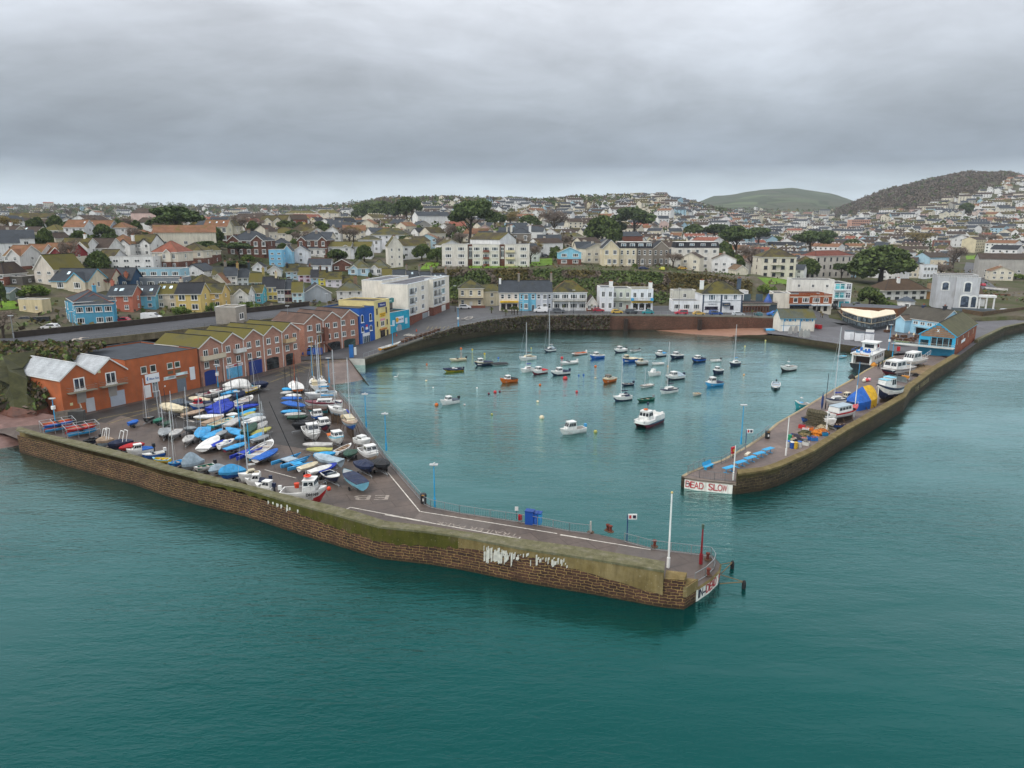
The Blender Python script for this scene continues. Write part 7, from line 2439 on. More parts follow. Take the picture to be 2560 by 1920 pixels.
class Hull:
 def __init__(s,L,B,fb,rise=.25,draft=.3,tr=.78):
  s.L,s.B,s.fb,s.rise,s.draft,s.tr=L,B,fb,rise,draft,tr
 def sheer(s,t):
  return s.fb+s.rise*max(0,(t - .25)/.75)**2
 def x(s,t):
  return (t - .5)*s.L
 def w(s,t):
  return hb(t,s.B,s.tr)
 def mesh(s,c1,c2,c3,cd,open_to=None,floor=.32):
  mb=MB()
  rows=[]
  for t in TT:
   b=s.w(t)
   zs=s.sheer(t)
   kz=-s.draft+(s.draft+zs*.55)*max(0,(t - .68)/.32)**2
   xb=s.x(t)
   fl=(1 - max(0,(t - .6)/.4)*.45)
   half=[(0,kz),(.55*b*fl,kz+.22*(zs - kz)),(.86*b*fl,kz+.5*(zs - kz)),(.97*b,kz+.82*(zs - kz)),(b,zs)]
   xo=[-.04*s.L*(t > .9)*(1 - q/4) for q in range(5)]
   row=[(xb+xo[q],half[q][0],half[q][1]) for q in (4,3,2,1)]+[(xb+xo[0],0,kz)]+[(xb+xo[q],-half[q][0],half[q][1]) for q in (1,2,3,4)]
   rows.append(row)
  mm=[2,0,1 if s.draft > .2 else 0,1,1,1 if s.draft > .2 else 0,0,2]
  mb.grid(rows,m=lambda b_: mm[b_])
  mb.poly(rows[0][::-1],0)
  e=.06
  if open_to is None:
   dk=[(s.x(t),s.w(t) - e,s.sheer(t) - .02) for t in TT]
   mb.grid([[a,(a[0],0,a[2]+.05),(a[0],-a[1],a[2])] for a in dk],m=3)
  else:
   ts=[t for t in TT if t <=open_to]
   g=.1 if s.L > 3.5 else .06
   out_=[(s.x(t),s.w(t),s.sheer(t)) for t in ts]
   x_in=lambda t: s.x(t)+(.15 if t==0 else 0)
   inn_=[(x_in(t),max(s.w(t) - g,.03),s.sheer(t)) for t in ts]
   flr=[(x_in(t),max(s.w(t) - g - .05,.02),s.fb*floor) for t in ts]
   for sg in (1,-1):
    o_=[(p[0],p[1]*sg,p[2]) for p in out_]
    i_=[(p[0],p[1]*sg,p[2]) for p in inn_]
    f_=[(p[0],p[1]*sg,p[2]) for p in flr]
    mb.grid([o_,i_],m=2,flip=sg > 0)
    mb.grid([i_,f_],m=3,flip=sg > 0)
   mb.grid([[f_,(f_[0],-f_[1],f_[2])] for f_ in flr],m=3)
   mb.quad((inn_[0][0],inn_[0][1],inn_[0][2]),(inn_[0][0],-inn_[0][1],inn_[0][2]),(flr[0][0],-flr[0][1],flr[0][2]),(flr[0][0],flr[0][1],flr[0][2]),3)
   mb.quad((out_[0][0],out_[0][1],out_[0][2]),(out_[0][0],-out_[0][1],out_[0][2]),(inn_[0][0],-inn_[0][1],inn_[0][2]),(inn_[0][0],inn_[0][1],inn_[0][2]),2)
   if open_to < 1:
    dk=[(s.x(t),s.w(t),s.sheer(t) - .0) for t in TT if t >=open_to]
    mb.grid([[a,(a[0],0,a[2]+.06),(a[0],-a[1],a[2])] for a in dk],m=2)
    p,f_=inn_[-1],flr[-1]
    mb.quad((p[0],p[1],p[2]),(p[0],-p[1],p[2]),(f_[0],-f_[1],f_[2]),(f_[0],f_[1],f_[2]),3)
  return mb.mesh('hull',[bp(c1),bp(c2),bp(c3),bp(cd)])
 def cover(s,hc,colr,t0=0.0,t1=1.0,peak=.55,skirt=.2,seed=0,c2=None,split=.5,k_exp=1.7):
  r_=random.Random(seed)
  mb=MB()
  rows=[]
  n=13
  for i in range(n):
   t=t0+(t1 - t0)*i/(n - 1)
   b=s.w(min(t,.995))+.04
   zs=s.sheer(t)
   tt=(t - t0)/(t1 - t0)
   rg=hc*(1 - (abs(tt - peak)/max(peak,1 - peak))**k_exp)*(1 if 0 < i < n - 1 else .25)+.04
   sag=1 - .22*(i % 2)
   rows.append([(s.x(t),b,zs - skirt*(1+.3*r_.random())),(s.x(t),b+.02,zs+.02),(s.x(t),b*.55,zs+rg*.62*sag+r_.uniform(-.03,.03)),(s.x(t),0,zs+rg),
      (s.x(t),-b*.55,zs+rg*.62*sag+r_.uniform(-.03,.03)),(s.x(t),-b - .02,zs+.02),(s.x(t),-b,zs - skirt*(1+.3*r_.random()))])
  mb.grid(rows)
  if c2:
   k_=int((n - 1)*split)
   mb.m=[0 if j//6 < k_ else 1 for j in range(len(mb.f))]
  mb.poly(rows[0][::-1],0)
  return mb.mesh('cover',[tarp(colr)]+([tarp(c2)] if c2 else []))
def outboard(root,x,z,colr='K',y=0,s=1.0):
 mb=MB()
 mb.box(-.32*s,.1*s,y - .17*s,y+.17*s,.25*s,.8*s,0)
 mb.box(-.22*s,-.02,y - .07,y+.07,-.55*s,.25*s,1)
 return link('outboard',mb.mesh('outboard',[bp(colr),P('#3a3c40',.4)]),root,(x,0,z))
def trolley(root,h,lift,lng=True):
 mb=MB()
 L=h.L
 z=-h.draft - .08
 g=-h.draft - lift
 mb.tube((-L*.32,-.45,z),(L*.55,0,z - .08),.04,.04,4)
 mb.tube((-L*.32,.45,z),(L*.55,0,z - .08),.04,.04,4)
 mb.tube((-L*.1,-h.B*.42,g+.26),(-L*.1,h.B*.42,g+.26),.04,.04,4)
 mb.tube((-L*.1,-.3,z),(-L*.1,-.3,g+.26),.04,.04,4)
 mb.tube((-L*.1,.3,z),(-L*.1,.3,g+.26),.04,.04,4)
 mb.tube((L*.5,0,z - .08),(L*.5,0,g),.04,.04,4)
 o=link('trolley',mb.mesh('trolley',[P('#8d9092',.5,.15)]),root)
 global _whl
 try:
  me_=_whl
 except NameError:
  m2=MB()
  m2.lathe([(.01,-.09),(.2,-.09),(.26,-.05),(.26,.05),(.2,.09),(.01,.09)],10)
  _whl=me_=m2.mesh('wheel',[TYRE])
 for sg in (-1,1):
  w_=link('wheel',me_,o,(-L*.1,sg*h.B*.42,g+.26))
  w_.rotation_euler=(PI/2,0,0)
def props(root,h,lift):
 g=-h.draft - lift
 for t in (.25,.55):
  for sg in (-1,1):
   mb=MB()
   mb.tube((h.x(t),sg*h.w(t)*.85,.1),(h.x(t),sg*(h.w(t)+.35),g),.06,.06,4)
   link('shore_prop',mb.mesh('shore_prop',[P('#5a4632',.9)]),root)
 mb=MB()
 mb.box(-h.L*.3,h.L*.3,-.18,.18,g,-h.draft+.15)
 link('keel_block',mb.mesh('keel_block',[P('#4a3c30',.9)]),root)
def mast(root,x,z,ht,colr='#c9ccce',r=.05,boom=None,spread=True,rake=0.0,L=6.0,stay=True):
 mb=MB()
 mb.tube((x,0,z),(x - rake,0,z+ht),r,r*.75,6)
 if spread:
  mb.tube((x,-.45,z+ht*.6),(x,.45,z+ht*.6),.02,.02,4)
 if stay:
  mb.tube((x - rake,0,z+ht),(L*.48,0,z - .1),.012,.012,3)
  for sg in (-1,1):
   mb.tube((x - rake,0,z+ht*.97),(x - .2,sg*L*.14,z - .2),.01,.01,3)
 o=link('mast',mb.mesh('mast',[P(colr,.4,.08,1,.5,.3)]),root)
 if boom:
  mb=MB()
  mb.tube((x - .05,0,z+.75),(x - L*.36,0,z+.7),.05,.05,5)
  mb.tube((x - .1,0,z+.86),(x - L*.34,0,z+.8),.15,.09,6,1)
  link('boom',mb.mesh('boom',[METAL,tarp(boom)]),o)
 return o
def cabin(root,h,t0,t1,wf,hc,colr,roofc=None,slope=.5,zb=None,front=2,side=2,name='cabin',glass=True,wz=(.42,.88),rake_back=.1):
 x0,x1=h.x(t0),h.x(t1)
 z0=(h.sheer((t0+t1)/2) - .05) if zb is None else zb
 wa,wb=min(h.B*wf/2,h.w(t0)*.92),min(h.B*wf/2,h.w(t1)*.9)
 ta=.86
 sl=slope*hc
 bt=[(x0,wa,z0),(x1,wb,z0),(x1,-wb,z0),(x0,-wa,z0)]
 tp=[(x0+rake_back*hc,wa*ta,z0+hc),(x1 - sl,wb*ta+(wa - wb)*.3,z0+hc),(x1 - sl,-wb*ta - (wa - wb)*.3,z0+hc),(x0+rake_back*hc,-wa*ta,z0+hc)]
 mb=MB()
 for i in range(4):
  j=(i+1) % 4
  mb.quad(bt[j],bt[i],tp[i],tp[j])
 mb.poly(tp[::-1])
 mb.f[-1]=mb.f[-1][::-1]
 o=link(name,mb.mesh(name,[bp(colr)]),root)
 mb=MB()
 e=.1
 mb.prism([(tp[0][0] - e,tp[0][1]+e*.6),(tp[0][0] - e,tp[3][1] - e*.6),(tp[1][0]+e,tp[2][1] - e*.6),(tp[1][0]+e*1.4,0),(tp[1][0]+e,tp[1][1]+e*.6)],z0+hc+.002,z0+hc+.09)
 link('cabin_roof',mb.mesh('cabin_roof',[bp(roofc or colr)]),o)
 def pane(a,b_,c_,d_,u0,u1):
  a,b_,c_,d_=map(Vector,(a,b_,c_,d_))
  p=[a.lerp(b_,u0),a.lerp(b_,u1),d_.lerp(c_,u1),d_.lerp(c_,u0)]
  lo,hi=wz
  q_=[p[0].lerp(p[3],lo),p[1].lerp(p[2],lo),p[1].lerp(p[2],hi),p[0].lerp(p[3],hi)]
  n_=(q_[1] - q_[0]).cross(q_[3] - q_[0]).normalized()
  cen=(q_[0]+q_[2])/2
  if n_.dot(cen - V3(((x0+x1)/2,0,cen.z))) < 0:
   n_=-n_
  m2=MB()
  m2.quad(*[tuple(v_+n_*.015) for v_ in q_])
  link('window',m2.mesh('window',[GLB]),o)
 if glass:
  for i in range(front):
   pane(bt[1],bt[2],tp[2],tp[1],(i+.08)/front,(i+.92)/front)
  for i in range(side):
   pane(bt[0],bt[1],tp[1],tp[0],.06+.86*(i+.06)/side,.06+.86*(i+.94)/side)
   pane(bt[2],bt[3],tp[3],tp[2],.08+.86*(i+.06)/side,.08+.86*(i+.94)/side)
 return o
def rails(root,h,t0=.55,ht=.55):
 mb=MB()
 for sg in (-1,1):
  pts=[(h.x(t),sg*max(h.w(t) - .08,0.02),h.sheer(t)+ht) for t in np.linspace(t0,.985,7)]
  mb.path(pts,.022,4)
  for p in pts[::2]:
   mb.tube((p[0],p[1],p[2] - ht),p,.018,.018,4)
 link('bow_rail',mb.mesh('bow_rail',[METAL]),root)
SITE={'a': (DZ,'boats and dinghies laid up in the boat park'),'w': (0.0,'boats moored in the harbour'),'p': (DZ,'boats laid up on the pier'),'q': (2.0,'boats kept by the harbour hut')}
NB=[0]
def boat(kind,site,c,x1,y1,x2,y2,cols,label,**k_):
 NB[0]+=1
 g,grp=SITE[site]
 g=k_.get('g',g)
 ash=site !='w'
 big=kind in ('mc','ya','fish','cov','trawl')
 fb=k_.get('fb',{'dc': .42,'do': .45,'mc': .85,'ya': .85,'rib': .5,'cov': .7,'cat': .45,'fish': 1.0,'ms': .6,'trawl': 1.3}[kind])
 draft=k_.get('draft',{'dc': .12,'do': .22,'mc': .35,'ya': .45,'rib': .2,'cov': .3,'cat': .1,'fish': .5,'ms': .25,'trawl': .8}[kind])
 lift=k_.get('lift',.95 if kind=='ya' else (.5 if big else .42)) if ash else 0
 zs=g+lift+(draft if ash else 0)+fb+.08
 a,b=V3(at(c,x1,y1,zs)),V3(at(c,x2,y2,zs))
 L=(b - a).length*k_.get('ls',1.0)
 mid=(a+b)/2
 rz=atan2(b.y - a.y,b.x - a.x)
 B=k_.get('B',max(1.25,L*{'dc': .35,'do': .36,'mc': .36,'ya': .33,'rib': .4,'cov': .38,'cat': .5,'fish': .38,'ms': .36,'trawl': .36}[kind]))
 name={'dc': 'covered_dinghy','do': 'open_boat','mc': 'cabin_boat','ya': 'sailing_yacht','rib': 'inflatable_boat','cov': 'covered_boat','cat': 'beach_catamaran','fish': 'fishing_boat','ms': 'speedboat','trawl': 'fishing_boat'}[kind]
 cat_={'dc': 'dinghy','do': 'boat','mc': 'cabin boat','ya': 'yacht','rib': 'inflatable boat','cov': 'boat','cat': 'catamaran','fish': 'fishing boat','ms': 'speedboat','trawl': 'fishing boat'}[kind]
 root=thing(name,label,cat_,(mid.x,mid.y,g+lift+(draft if ash else 0)),rz,grp)
 h=Hull(L,B,fb,k_.get('rise',{'dc': .12,'do': .22,'mc': .4,'ya': .3,'rib': .25,'cov': .25,'cat': .1,'fish': .9,'ms': .25,'trawl': 1.1}[kind]),draft,k_.get('tr',.8 if kind not in ('ya','trawl') else .6))
 cl=list(cols) if isinstance(cols,str) else cols
 cl=cl+['W']*(5 - len(cl))
 if kind in ('dc','cov'):
  link('hull',h.mesh(cl[0],cl[1],cl[0],'G'),root)
  link('cover',h.cover(k_.get('hc',.32 if kind=='dc' else .75),cl[2],k_.get('t0',0),k_.get('t1',1.0),k_.get('peak',.55),k_.get('sk',.14 if kind=='dc' else .3),NB[0],k_.get('c2'),k_.get('split',.5),k_.get('kx',1.7)),root)
 elif kind=='do':
  link('hull',h.mesh(cl[0],cl[1],cl[2],cl[3],k_.get('op',.84),.3),root)
  for t in (.3,.6):
   mb=MB()
   mb.box(h.x(t) - .12,h.x(t)+.12,-h.w(t)+.1,h.w(t) - .1,fb*.62,fb*.62+.05)
   link('thwart',mb.mesh('thwart',[bp(k_.get('thw','n'))]),root)
 elif kind=='ms':
  link('hull',h.mesh(cl[0],cl[1],cl[2],cl[3],.5,.4),root)
  mb=MB()
  mb.prism([(h.x(.5),-h.w(.5)*.7),(h.x(.58),-h.w(.5)*.5),(h.x(.58),h.w(.5)*.5),(h.x(.5),h.w(.5)*.7)],h.sheer(.5),h.sheer(.5)+.3)
  link('windscreen',mb.mesh('windscreen',[GLASS('#2a3238')]),root)
 elif kind=='rib':
  link('hull',h.mesh(cl[0],cl[1],cl[0],cl[3],.84,.5),root)
  mb=MB()
  for sg in (-1,1):
   pts=[(h.x(t),sg*h.w(min(t,.99)),h.sheer(t)+.02) for t in (0,.2,.42,.6,.75,.87,.95,1.0)]
   mb.path(pts,B*.11,7)
  link('tube',mb.mesh('tube',[tarp(cl[2])],True),root)
  mb=MB()
  mb.box(-.3,.25,-.3,.3,fb*.4,fb+.45)
  mb.box(-1.0,-.5,-.35,.35,fb*.4,fb+.2)
  link('console',mb.mesh('console',[bp(cl[4])]),root)
 elif kind=='cat':
  for sg in (-1,1):
   m2=Hull(L,.42,fb,.1,draft,.5)
   link('hull',m2.mesh(cl[0],cl[0],cl[0],cl[0]),root,(0,sg*B*.42,0))
  mb=MB()
  for t in (.28,.62):
   mb.tube((h.x(t),-B*.42,fb),(h.x(t),B*.42,fb),.06,.06,5)
  link('crossbeam',mb.mesh('crossbeam',[METAL]),root)
  mb=MB()
  mb.box(h.x(.28),h.x(.62),-B*.36,B*.36,fb+.07,fb+.11)
  link('trampoline',mb.mesh('trampoline',[tarp(cl[2])]),root)
 elif kind in ('mc','fish','trawl'):
  c0,c1=k_.get('cab',(.42,.72))
  link('hull',h.mesh(cl[0],cl[1],cl[2],k_.get('in_','g'),c1+.001 if kind=='mc' else .72,.3),root)
  hc=k_.get('hc',max(.75,L*.17))
  if kind=='mc' and not k_.get('wheel'):
   cabin(root,h,c0,c1,.74,hc,cl[3],k_.get('rc'),k_.get('sl',.55),None,k_.get('fr',2),k_.get('sd',2))
  else:
   cabin(root,h,c0,c1,k_.get('wf',.5),hc,cl[3],k_.get('rc'),.12,fb*.35 if kind !='mc' else None,3,2,'wheelhouse',wz=(.55,.9))
   mb=MB()
   mb.tube((h.x(c0)+.3,0,fb+hc),(h.x(c0)+.3,0,fb+hc+L*.22),.035,.02,4)
   mb.box(h.x(c0)+.1,h.x(c0)+.5,-.35,.35,fb+hc+.3,fb+hc+.38)
   link('aerial',mb.mesh('aerial',[P('#c9c9c6',.5)]),root)
  if k_.get('cc'):
   link('cockpit_cover',h.cover(k_.get('cch',.35),k_['cc'],0.0,c0+.02,.8,.08,NB[0]),root)
  if k_.get('ob','K') and kind=='mc':
   outboard(root,h.x(0) - .05,fb - .25,k_.get('ob','K'))
  if L > 4.2:
   rails(root,h)
 elif kind=='ya':
  link('hull',h.mesh(cl[0],cl[1],cl[2],cl[3],.26,.45),root)
  cabin(root,h,.27,.70,.58,k_.get('hc',.42),cl[3],None,1.2,None,0,3,'coachroof',wz=(.3,.75))
  if k_.get('m',1):
   mast(root,h.x(.56),h.sheer(.5)+.3,k_.get('mh',L*1.25),k_.get('mcol','#c9ccce'),.08,k_.get('boom',cl[4]),True,0,L)
  if ash:
   mb=MB()
   mb.prism([(h.x(.32),-.09),(h.x(.62),-.09),(h.x(.62),.09),(h.x(.32),.09)],-draft - lift+.05,-draft+.15)
   link('keel',mb.mesh('keel',[bp(cl[1])]),root)
  if L > 5:
   rails(root,h,.75)
  if k_.get('hood'):
   hd=Hull(L,B*.8,fb,0,draft,.8)
   link('sprayhood',hd.cover(.8,k_['hood'],.1,.42,.7,.0,NB[0]),root)
 if ash and not k_.get('noshore'):
  if kind=='ya' or kind=='trawl' or L > 7.5:
   props(root,h,lift)
  else:
   trolley(root,h,lift)
 if k_.get('mast'):
  mast(root,h.x(k_.get('mt',.62)),fb,k_['mast'],k_.get('mcol','#2c2e31' if NB[0] % 2 else '#c9ccce'),.055,None,False,k_.get('rake',.15),L,k_.get('stay',True))
 if k_.get('aframe'):
  mb=MB()
  for xx_ in (h.x(.18),h.x(.34)):
   w_=B*.42
   mb.path([(xx_+.5,-w_,fb),(xx_,-w_*.8,fb+1.7),(xx_,w_*.8,fb+1.7),(xx_+.5,w_,fb)],.05,5)
  link('arch_frame',mb.mesh('arch_frame',[WHITE]),root)
 if k_.get('outb'):
  outboard(root,h.x(0) - .05,fb - .2,k_['outb'],0,.9)
 return root,h
A_=[
 ('cov','E1',575,690,135,655,'CCC','boat under a cream canvas cover at the left front of the dinghy rows',dict(hc=.8)),
 ('cov','E1',660,585,330,605,'ppp','boat under a charcoal cover behind the cream-covered one',dict(hc=.8)),
 ('mc','E1',1020,565,645,640,'WBWR','little cabin boat with bright red cabin, white sides and navy cockpit cover',dict(cc='N',cab=(.45,.82))),
 ('dc','E1',1000,540,635,520,'WWC','boat under a tan cover behind the red cabin',dict(hc=.5)),
 ('rib','E1',790,470,1180,420,'WWgWM','white inflatable with maroon seats, nearer of two, by the orange store',dict(outb='G')),
 ('rib','E1',1000,400,1390,360,'WWWWM','white inflatable with maroon seats, farther of two, by the blue garage door',{}),
 ('dc','E1',1090,540,1375,470,'WWW','white covered dinghy squeezed between inflatable and royal-blue covers',dict(mast=6.5)),
 ('dc','E1',515,800,915,720,'nnn','slim dinghy under a faded fawn cover right of the cream boat',{}),
 ('dc','E1',1240,800,715,850,'WYW','long white racing dinghy with yellow underside',dict(mast=7,draft=.25)),
 ('cov','E1',985,690,1335,560,'UUU','boat under a shiny royal-blue cover, upper of two',dict(hc=.7)),
 ('cov','E1',1055,765,1405,600,'UUU','boat under a shiny royal-blue cover, lower of two',dict(hc=.6)),
 ('dc','E1',1190,745,1425,695,'ggg','short pale grey dinghy right of the royal-blue covers',{}),
 ('do','E1',1370,650,1735,475,'WMWg','long white open hull with a maroon edge',{}),
 ('dc','E1',1490,615,1835,595,'NNN','dinghy under a black-navy cover above the royal-blue long one',{}),
 ('dc','E1',1440,680,1850,630,'SbU','long dinghy with royal-blue cover and pale hull by the tarmac lane',dict(mast=6.5)),
 ('dc','E1',1545,780,1795,705,'ccc','small dinghy with cyan cover at the lane edge',{}),
 ('dc','E1',1570,805,1790,765,'LLL','small dinghy with olive cover below the cyan one',{}),
 ('dc','E1',1545,860,1920,800,'WWS','inflatable under a pale grey-white cover, upper of two by the lane',dict(hc=.5)),
 ('dc','E1',1565,935,1965,855,'WWW','inflatable under a wrinkled white cover, lower of two by the lane',dict(hc=.55)),
 ('dc','E1',890,945,1235,825,'nnn','flat dinghy under a dusty fawn cover left of the teal open boat',{}),
 ('do','E1',1010,985,1430,835,'TTeC','teal open rowing boat with sandy inside in the middle of the dinghy rows',dict(mast=7)),
 ('dc','E1',1290,985,1505,850,'ggg','off-white upturned-looking dinghy right of the teal open boat',{}),
 ('dc','E1',1315,785,1485,800,'WWW','short white covered dinghy above the teal open boat',dict(mast=7)),
 ('cov','E1',1705,290,1220,305,'WWW','boat under a tall peaked white cover in front of the sailing club',dict(hc=1.4,peak=.35)),
 ('dc','E1',1490,345,1830,270,'eee','long pale cyan hull next to the yellow open boat',dict(mast=7)),
 ('do','E1',1580,390,1885,295,'YYWg','bright yellow open boat at the top of the dinghy rows',dict(mast=7)),
 ('cov','E1',1740,245,2010,270,'NNN','boat under navy cover with upright white hulls behind, below the blue garage doors',dict(hc=.5)),
 ('dc','E1',1200,445,1475,385,'bbb','dinghy under sky-blue cover among the white inflatables',dict(mast=6)),
 ('cov','E1',1390,480,1615,430,'NNN','boat under slate-navy cover right of the sky-blue dinghy',dict(mast=6.5)),
 ('dc','E1',25,900,200,870,'vvv','small dinghy with green cover on a launching trolley',dict(mast=6)),
 ('dc','E1',190,960,330,920,'VVV','dark grey-green dinghy half hidden behind the green-covered one',dict(mast=6)),
 ('dc','E1',225,1025,195,1165,'GGG','grey covered dinghy pointing at the pier wall, leftmost of its row',dict(mast=7,mcol='#c9ccce')),
 ('dc','E1',470,1045,320,1170,'ggg','off-white covered dinghy right of the leftmost grey one',dict(mast=7,mcol='#c9ccce')),
 ('dc','E1',745,1010,540,1050,'GGG','mid-grey dinghy turned sideways behind the pleated one',dict(mast=7)),
 ('dc','E1',670,1150,570,1280,'ggg','pale grey dinghy with pleated round cover on a trolley',dict(mast=7)),
 ('dc','E1',910,1010,820,1200,'bbb','dinghy with pointed strong blue cover hanging to a triangle',dict(hc=.6,mast=6.5)),
 ('dc','E1',890,1195,1220,1055,'bbb','long bright blue covered dinghy right of the triangular one',dict(mast=6.5)),
 ('dc','E1',1095,1150,1300,1080,'VGG','grey-green covered dinghy behind the long white racer',dict(mast=7)),
 ('dc','E1',1610,1135,1285,1030,'BBb','blue covered dinghy with red trolley wheels',{}),
 ('dc','E1',1450,1185,1615,1185,'bbb','short round light blue covered dinghy below the red-wheeled one',dict(B=1.7)),
 ('dc','E1',860,1385,1135,1165,'WWW','white racing dinghy lying diagonal at the front of the rows',{}),
 ('dc','E1',1010,1340,1270,1250,'WWU','white dinghy with royal-blue cover beside the diagonal white racer',{}),
 ('rib','E1',1150,1330,1410,1245,'WWWU','small white and blue inflatable at the front of the rows',{}),
 ('dc','E1',1250,1395,1640,1290,'MMb','long dinghy with maroon hull and blue cover',{}),
 ('cat','E1',1400,1520,1860,1350,'UUUK','dark blue beach catamaran with pale crossbeams',dict(B=1.6)),
 ('do','E1',1725,1490,2080,1240,'WNWg','white open racing boat with dark blue underside and bare mast',dict(mast=7,mcol='#c9ccce')),
 ('dc','E1',1780,1570,2170,1395,'WGB','clean blue covered dinghy at the lower right corner of the rows',{}),
 ('cov','E1',1600,1095,1795,955,'VVV','boat under a dark green cover by the lane',dict(hc=.4)),
 ('dc','E1',1745,1050,1985,920,'ggg','slim grey-white hull right of the dark green cover',dict(mast=7)),
 ('dc','E1',1690,1140,2060,1025,'LnL','mouldy khaki covered dinghy next to the lane',{}),
 ('dc','E1',1715,1195,1920,1120,'bbb','light blue covered dinghy under the khaki one',{}),
 ('dc','E1',1725,1240,2025,1160,'GgG','grey covered dinghy above the white open racing boat',dict(mast=7)),
 ('dc','E3',1520,250,1700,215,'BGB','single blue-covered dinghy on a trolley near the pale fence',{}),
 ('do','E3',1940,130,1780,190,'KKKG','dark bare hull with a V bow left of the green-covered dinghy',dict(mast=7,mcol='#c9ccce')),
 ('rib','E3',1030,500,760,590,'NNKGK','navy inflatable with white edge at the left end of the wall row',dict(outb='K')),
 ('cov','E3',1240,510,965,590,'SSn','inflatable under a brown and pale blue cover with white arch frame',dict(aframe=1,hc=.6)),
 ('cov','E3',1580,540,1170,640,'NNN','long boat under navy cover with white arch frame',dict(aframe=1,hc=.5)),
 ('dc','E3',1770,590,1360,700,'RRR','bright red covered boat by the pier wall',dict(hc=.4)),
 ('mc','E3',1945,665,1490,745,'WWWW','white cabin boat with blue cockpit next to the bright red cover',dict(cc='B',cab=(.42,.8),sd=3)),
 ('ms','E3',2140,735,1755,815,'BBWW','white and blue speedboat with white outboard and yellow buoy',dict(outb='W')),
 ('do','D1',1400,630,1212,628,'YYeY','yellow open boat with pale blue rim tight behind the pier wall',{}),
 ('do','D1',1545,640,1382,690,'BBbb','light blue sailing dinghy with two white masts by the pier wall',dict(mast=7.5,mcol='#d9d9d6')),
 ('cov','D1',1745,630,1525,710,'GGS','tall boat shrouded in a smooth grey cover by the pier wall',dict(hc=1.5)),
 ('do','D1',1880,680,1660,735,'WWWv','white boat with green cover and black outboard by the pier wall',dict(outb='K')),
 ('dc','D1',2000,705,1820,770,'WWS','boat under a pale bluish-white cover left of the big bright blue one',dict(hc=.7)),
 ('cov','D2',225,560,-60,620,'BBb','big boat under a bright blue cover by the pier wall',dict(hc=1.0)),
 ('ya','D2',390,590,150,635,'WWWC','small dirty-white yacht with tall mast by the pier wall',dict(mh=9,lift=.5)),
 ('mc','D2',490,680,225,695,'WWWW','white cabin boat with navy cockpit cover behind the pier wall',dict(cc='N',cab=(.4,.78),ob='N')),
 ('mc','D2',530,760,335,740,'WWWW','small white cabin boat, lowest by the wall left of the big fishing launch',dict(cab=(.1,.62),ob='N')),
 ('cat','D2',560,505,880,410,'bbS','light blue catamaran with grey trampoline and long black mast',dict(B=2.6,mast=9,mcol='#22262c',rake=3.4,stay=False)),
 ('cat','D2',660,535,930,475,'bbc','second light blue catamaran with white crossbeams, nearer the fishing launch',dict(B=1.9)),
 ('dc','D2',805,560,1015,500,'WnC','narrow dinghy under a mouldy cream cover on a rack',dict(lift=.9)),
 ('dc','D2',915,595,1165,530,'WNW','long white board-like hull with navy belly on a rack',dict(lift=.9)),
 ('dc','D2',1000,590,1215,510,'NNU','blue covered hull behind the white board-like one',dict(lift=.8)),
 ('cov','D2',1265,475,975,425,'SSS','inflatable rolled in a long pale grey cover',dict(hc=.5)),
 ('dc','D2',970,405,1205,400,'ccc','cyan covered dinghy behind the pale grey roll',{}),
 ('dc','D2',1170,295,850,305,'WGg','grey-white flat covered dinghy with an outrigger bar',dict(mast=7)),
 ('dc','D2',1170,350,890,360,'WgL','white dinghy with mossy yellow-green cover',{}),
 ('do','D2',1210,375,1375,300,'WNWn','white rowing boat with brown thwarts and dark bottom',{}),
 ('dc','D2',1385,355,1335,430,'VVV','round boat under a dark green cover facing the lane',dict(B=1.9)),
 ('cov','D2',1460,470,1590,560,'NNN','boat on a trailer under a neat navy cover, left of the black one',dict(hc=.6,B=2.2)),
 ('cov','D2',1640,460,1760,540,'KKK','boat on a trailer under a black cover beside the quay fence',dict(hc=.6,B=2.2)),
 ('ms','D2',1090,585,1235,665,'NNWN','white-bowed speedboat with navy cover on a trailer',dict(B=1.9)),
 ('cov','D2',1500,720,1295,580,'eeN','turquoise clinker boat with navy tarpaulin inside and cream bow',dict(B=2.1,hc=.16,t1=.78,sk=.02,fb=.75)),
 ('mc','D2',1500,325,1650,425,'WnWW','white cabin cruiser with dark windows beside the fence',dict(ob='',B=2.3)),
 ('ya','D2',1420,220,1580,262,'WWWW','chubby white hull without mast beside the fence',dict(m=0,lift=.5,B=2.0)),
 ('mc','D2',1165,175,1270,245,'WWeW','orange and white cabin boat with lifebuoy on its roof',dict(B=2.1,cab=(.35,.75),cc='O',ob='')),
 ('mc','E2',740,985,920,1170,'WWWW','big white cabin cruiser with rails, front of the laid-up cruisers',dict(B=2.5,ob='')),
 ('mc','E2',985,890,1085,1000,'NMWW','dark plum-hulled launch with white wheelhouse and two front windows',dict(B=2.2,ob='',cab=(.3,.72))),
 ('mc','E2',880,740,960,845,'BNWW','small white cabin boat with blue hull behind the plum-hulled launch',dict(B=2.0,ob='')),
 ('ya','E2',1400,720,1105,665,'gSWW','pale grey yacht with black mast and bare cabin top on shores',dict(mh=10,lift=1.3,boom='N')),
 ('ya','E2',1400,790,1560,980,'SBnC','weathered bluish yacht with blue keel and blue sail cover',dict(mh=10,lift=1.4,B=2.4,boom='U')),
 ('ya','E2',1350,560,690,585,'WWMW','long white yacht with row of portholes in the laid-up group',dict(mh=10.5,boom='b',lift=.9,B=2.6)),
 ('ya','E2',1250,395,700,445,'WWWS','white yacht with sky-blue tarpaulin behind the porthole yacht',dict(mh=10,boom='c',lift=.9,B=2.5)),
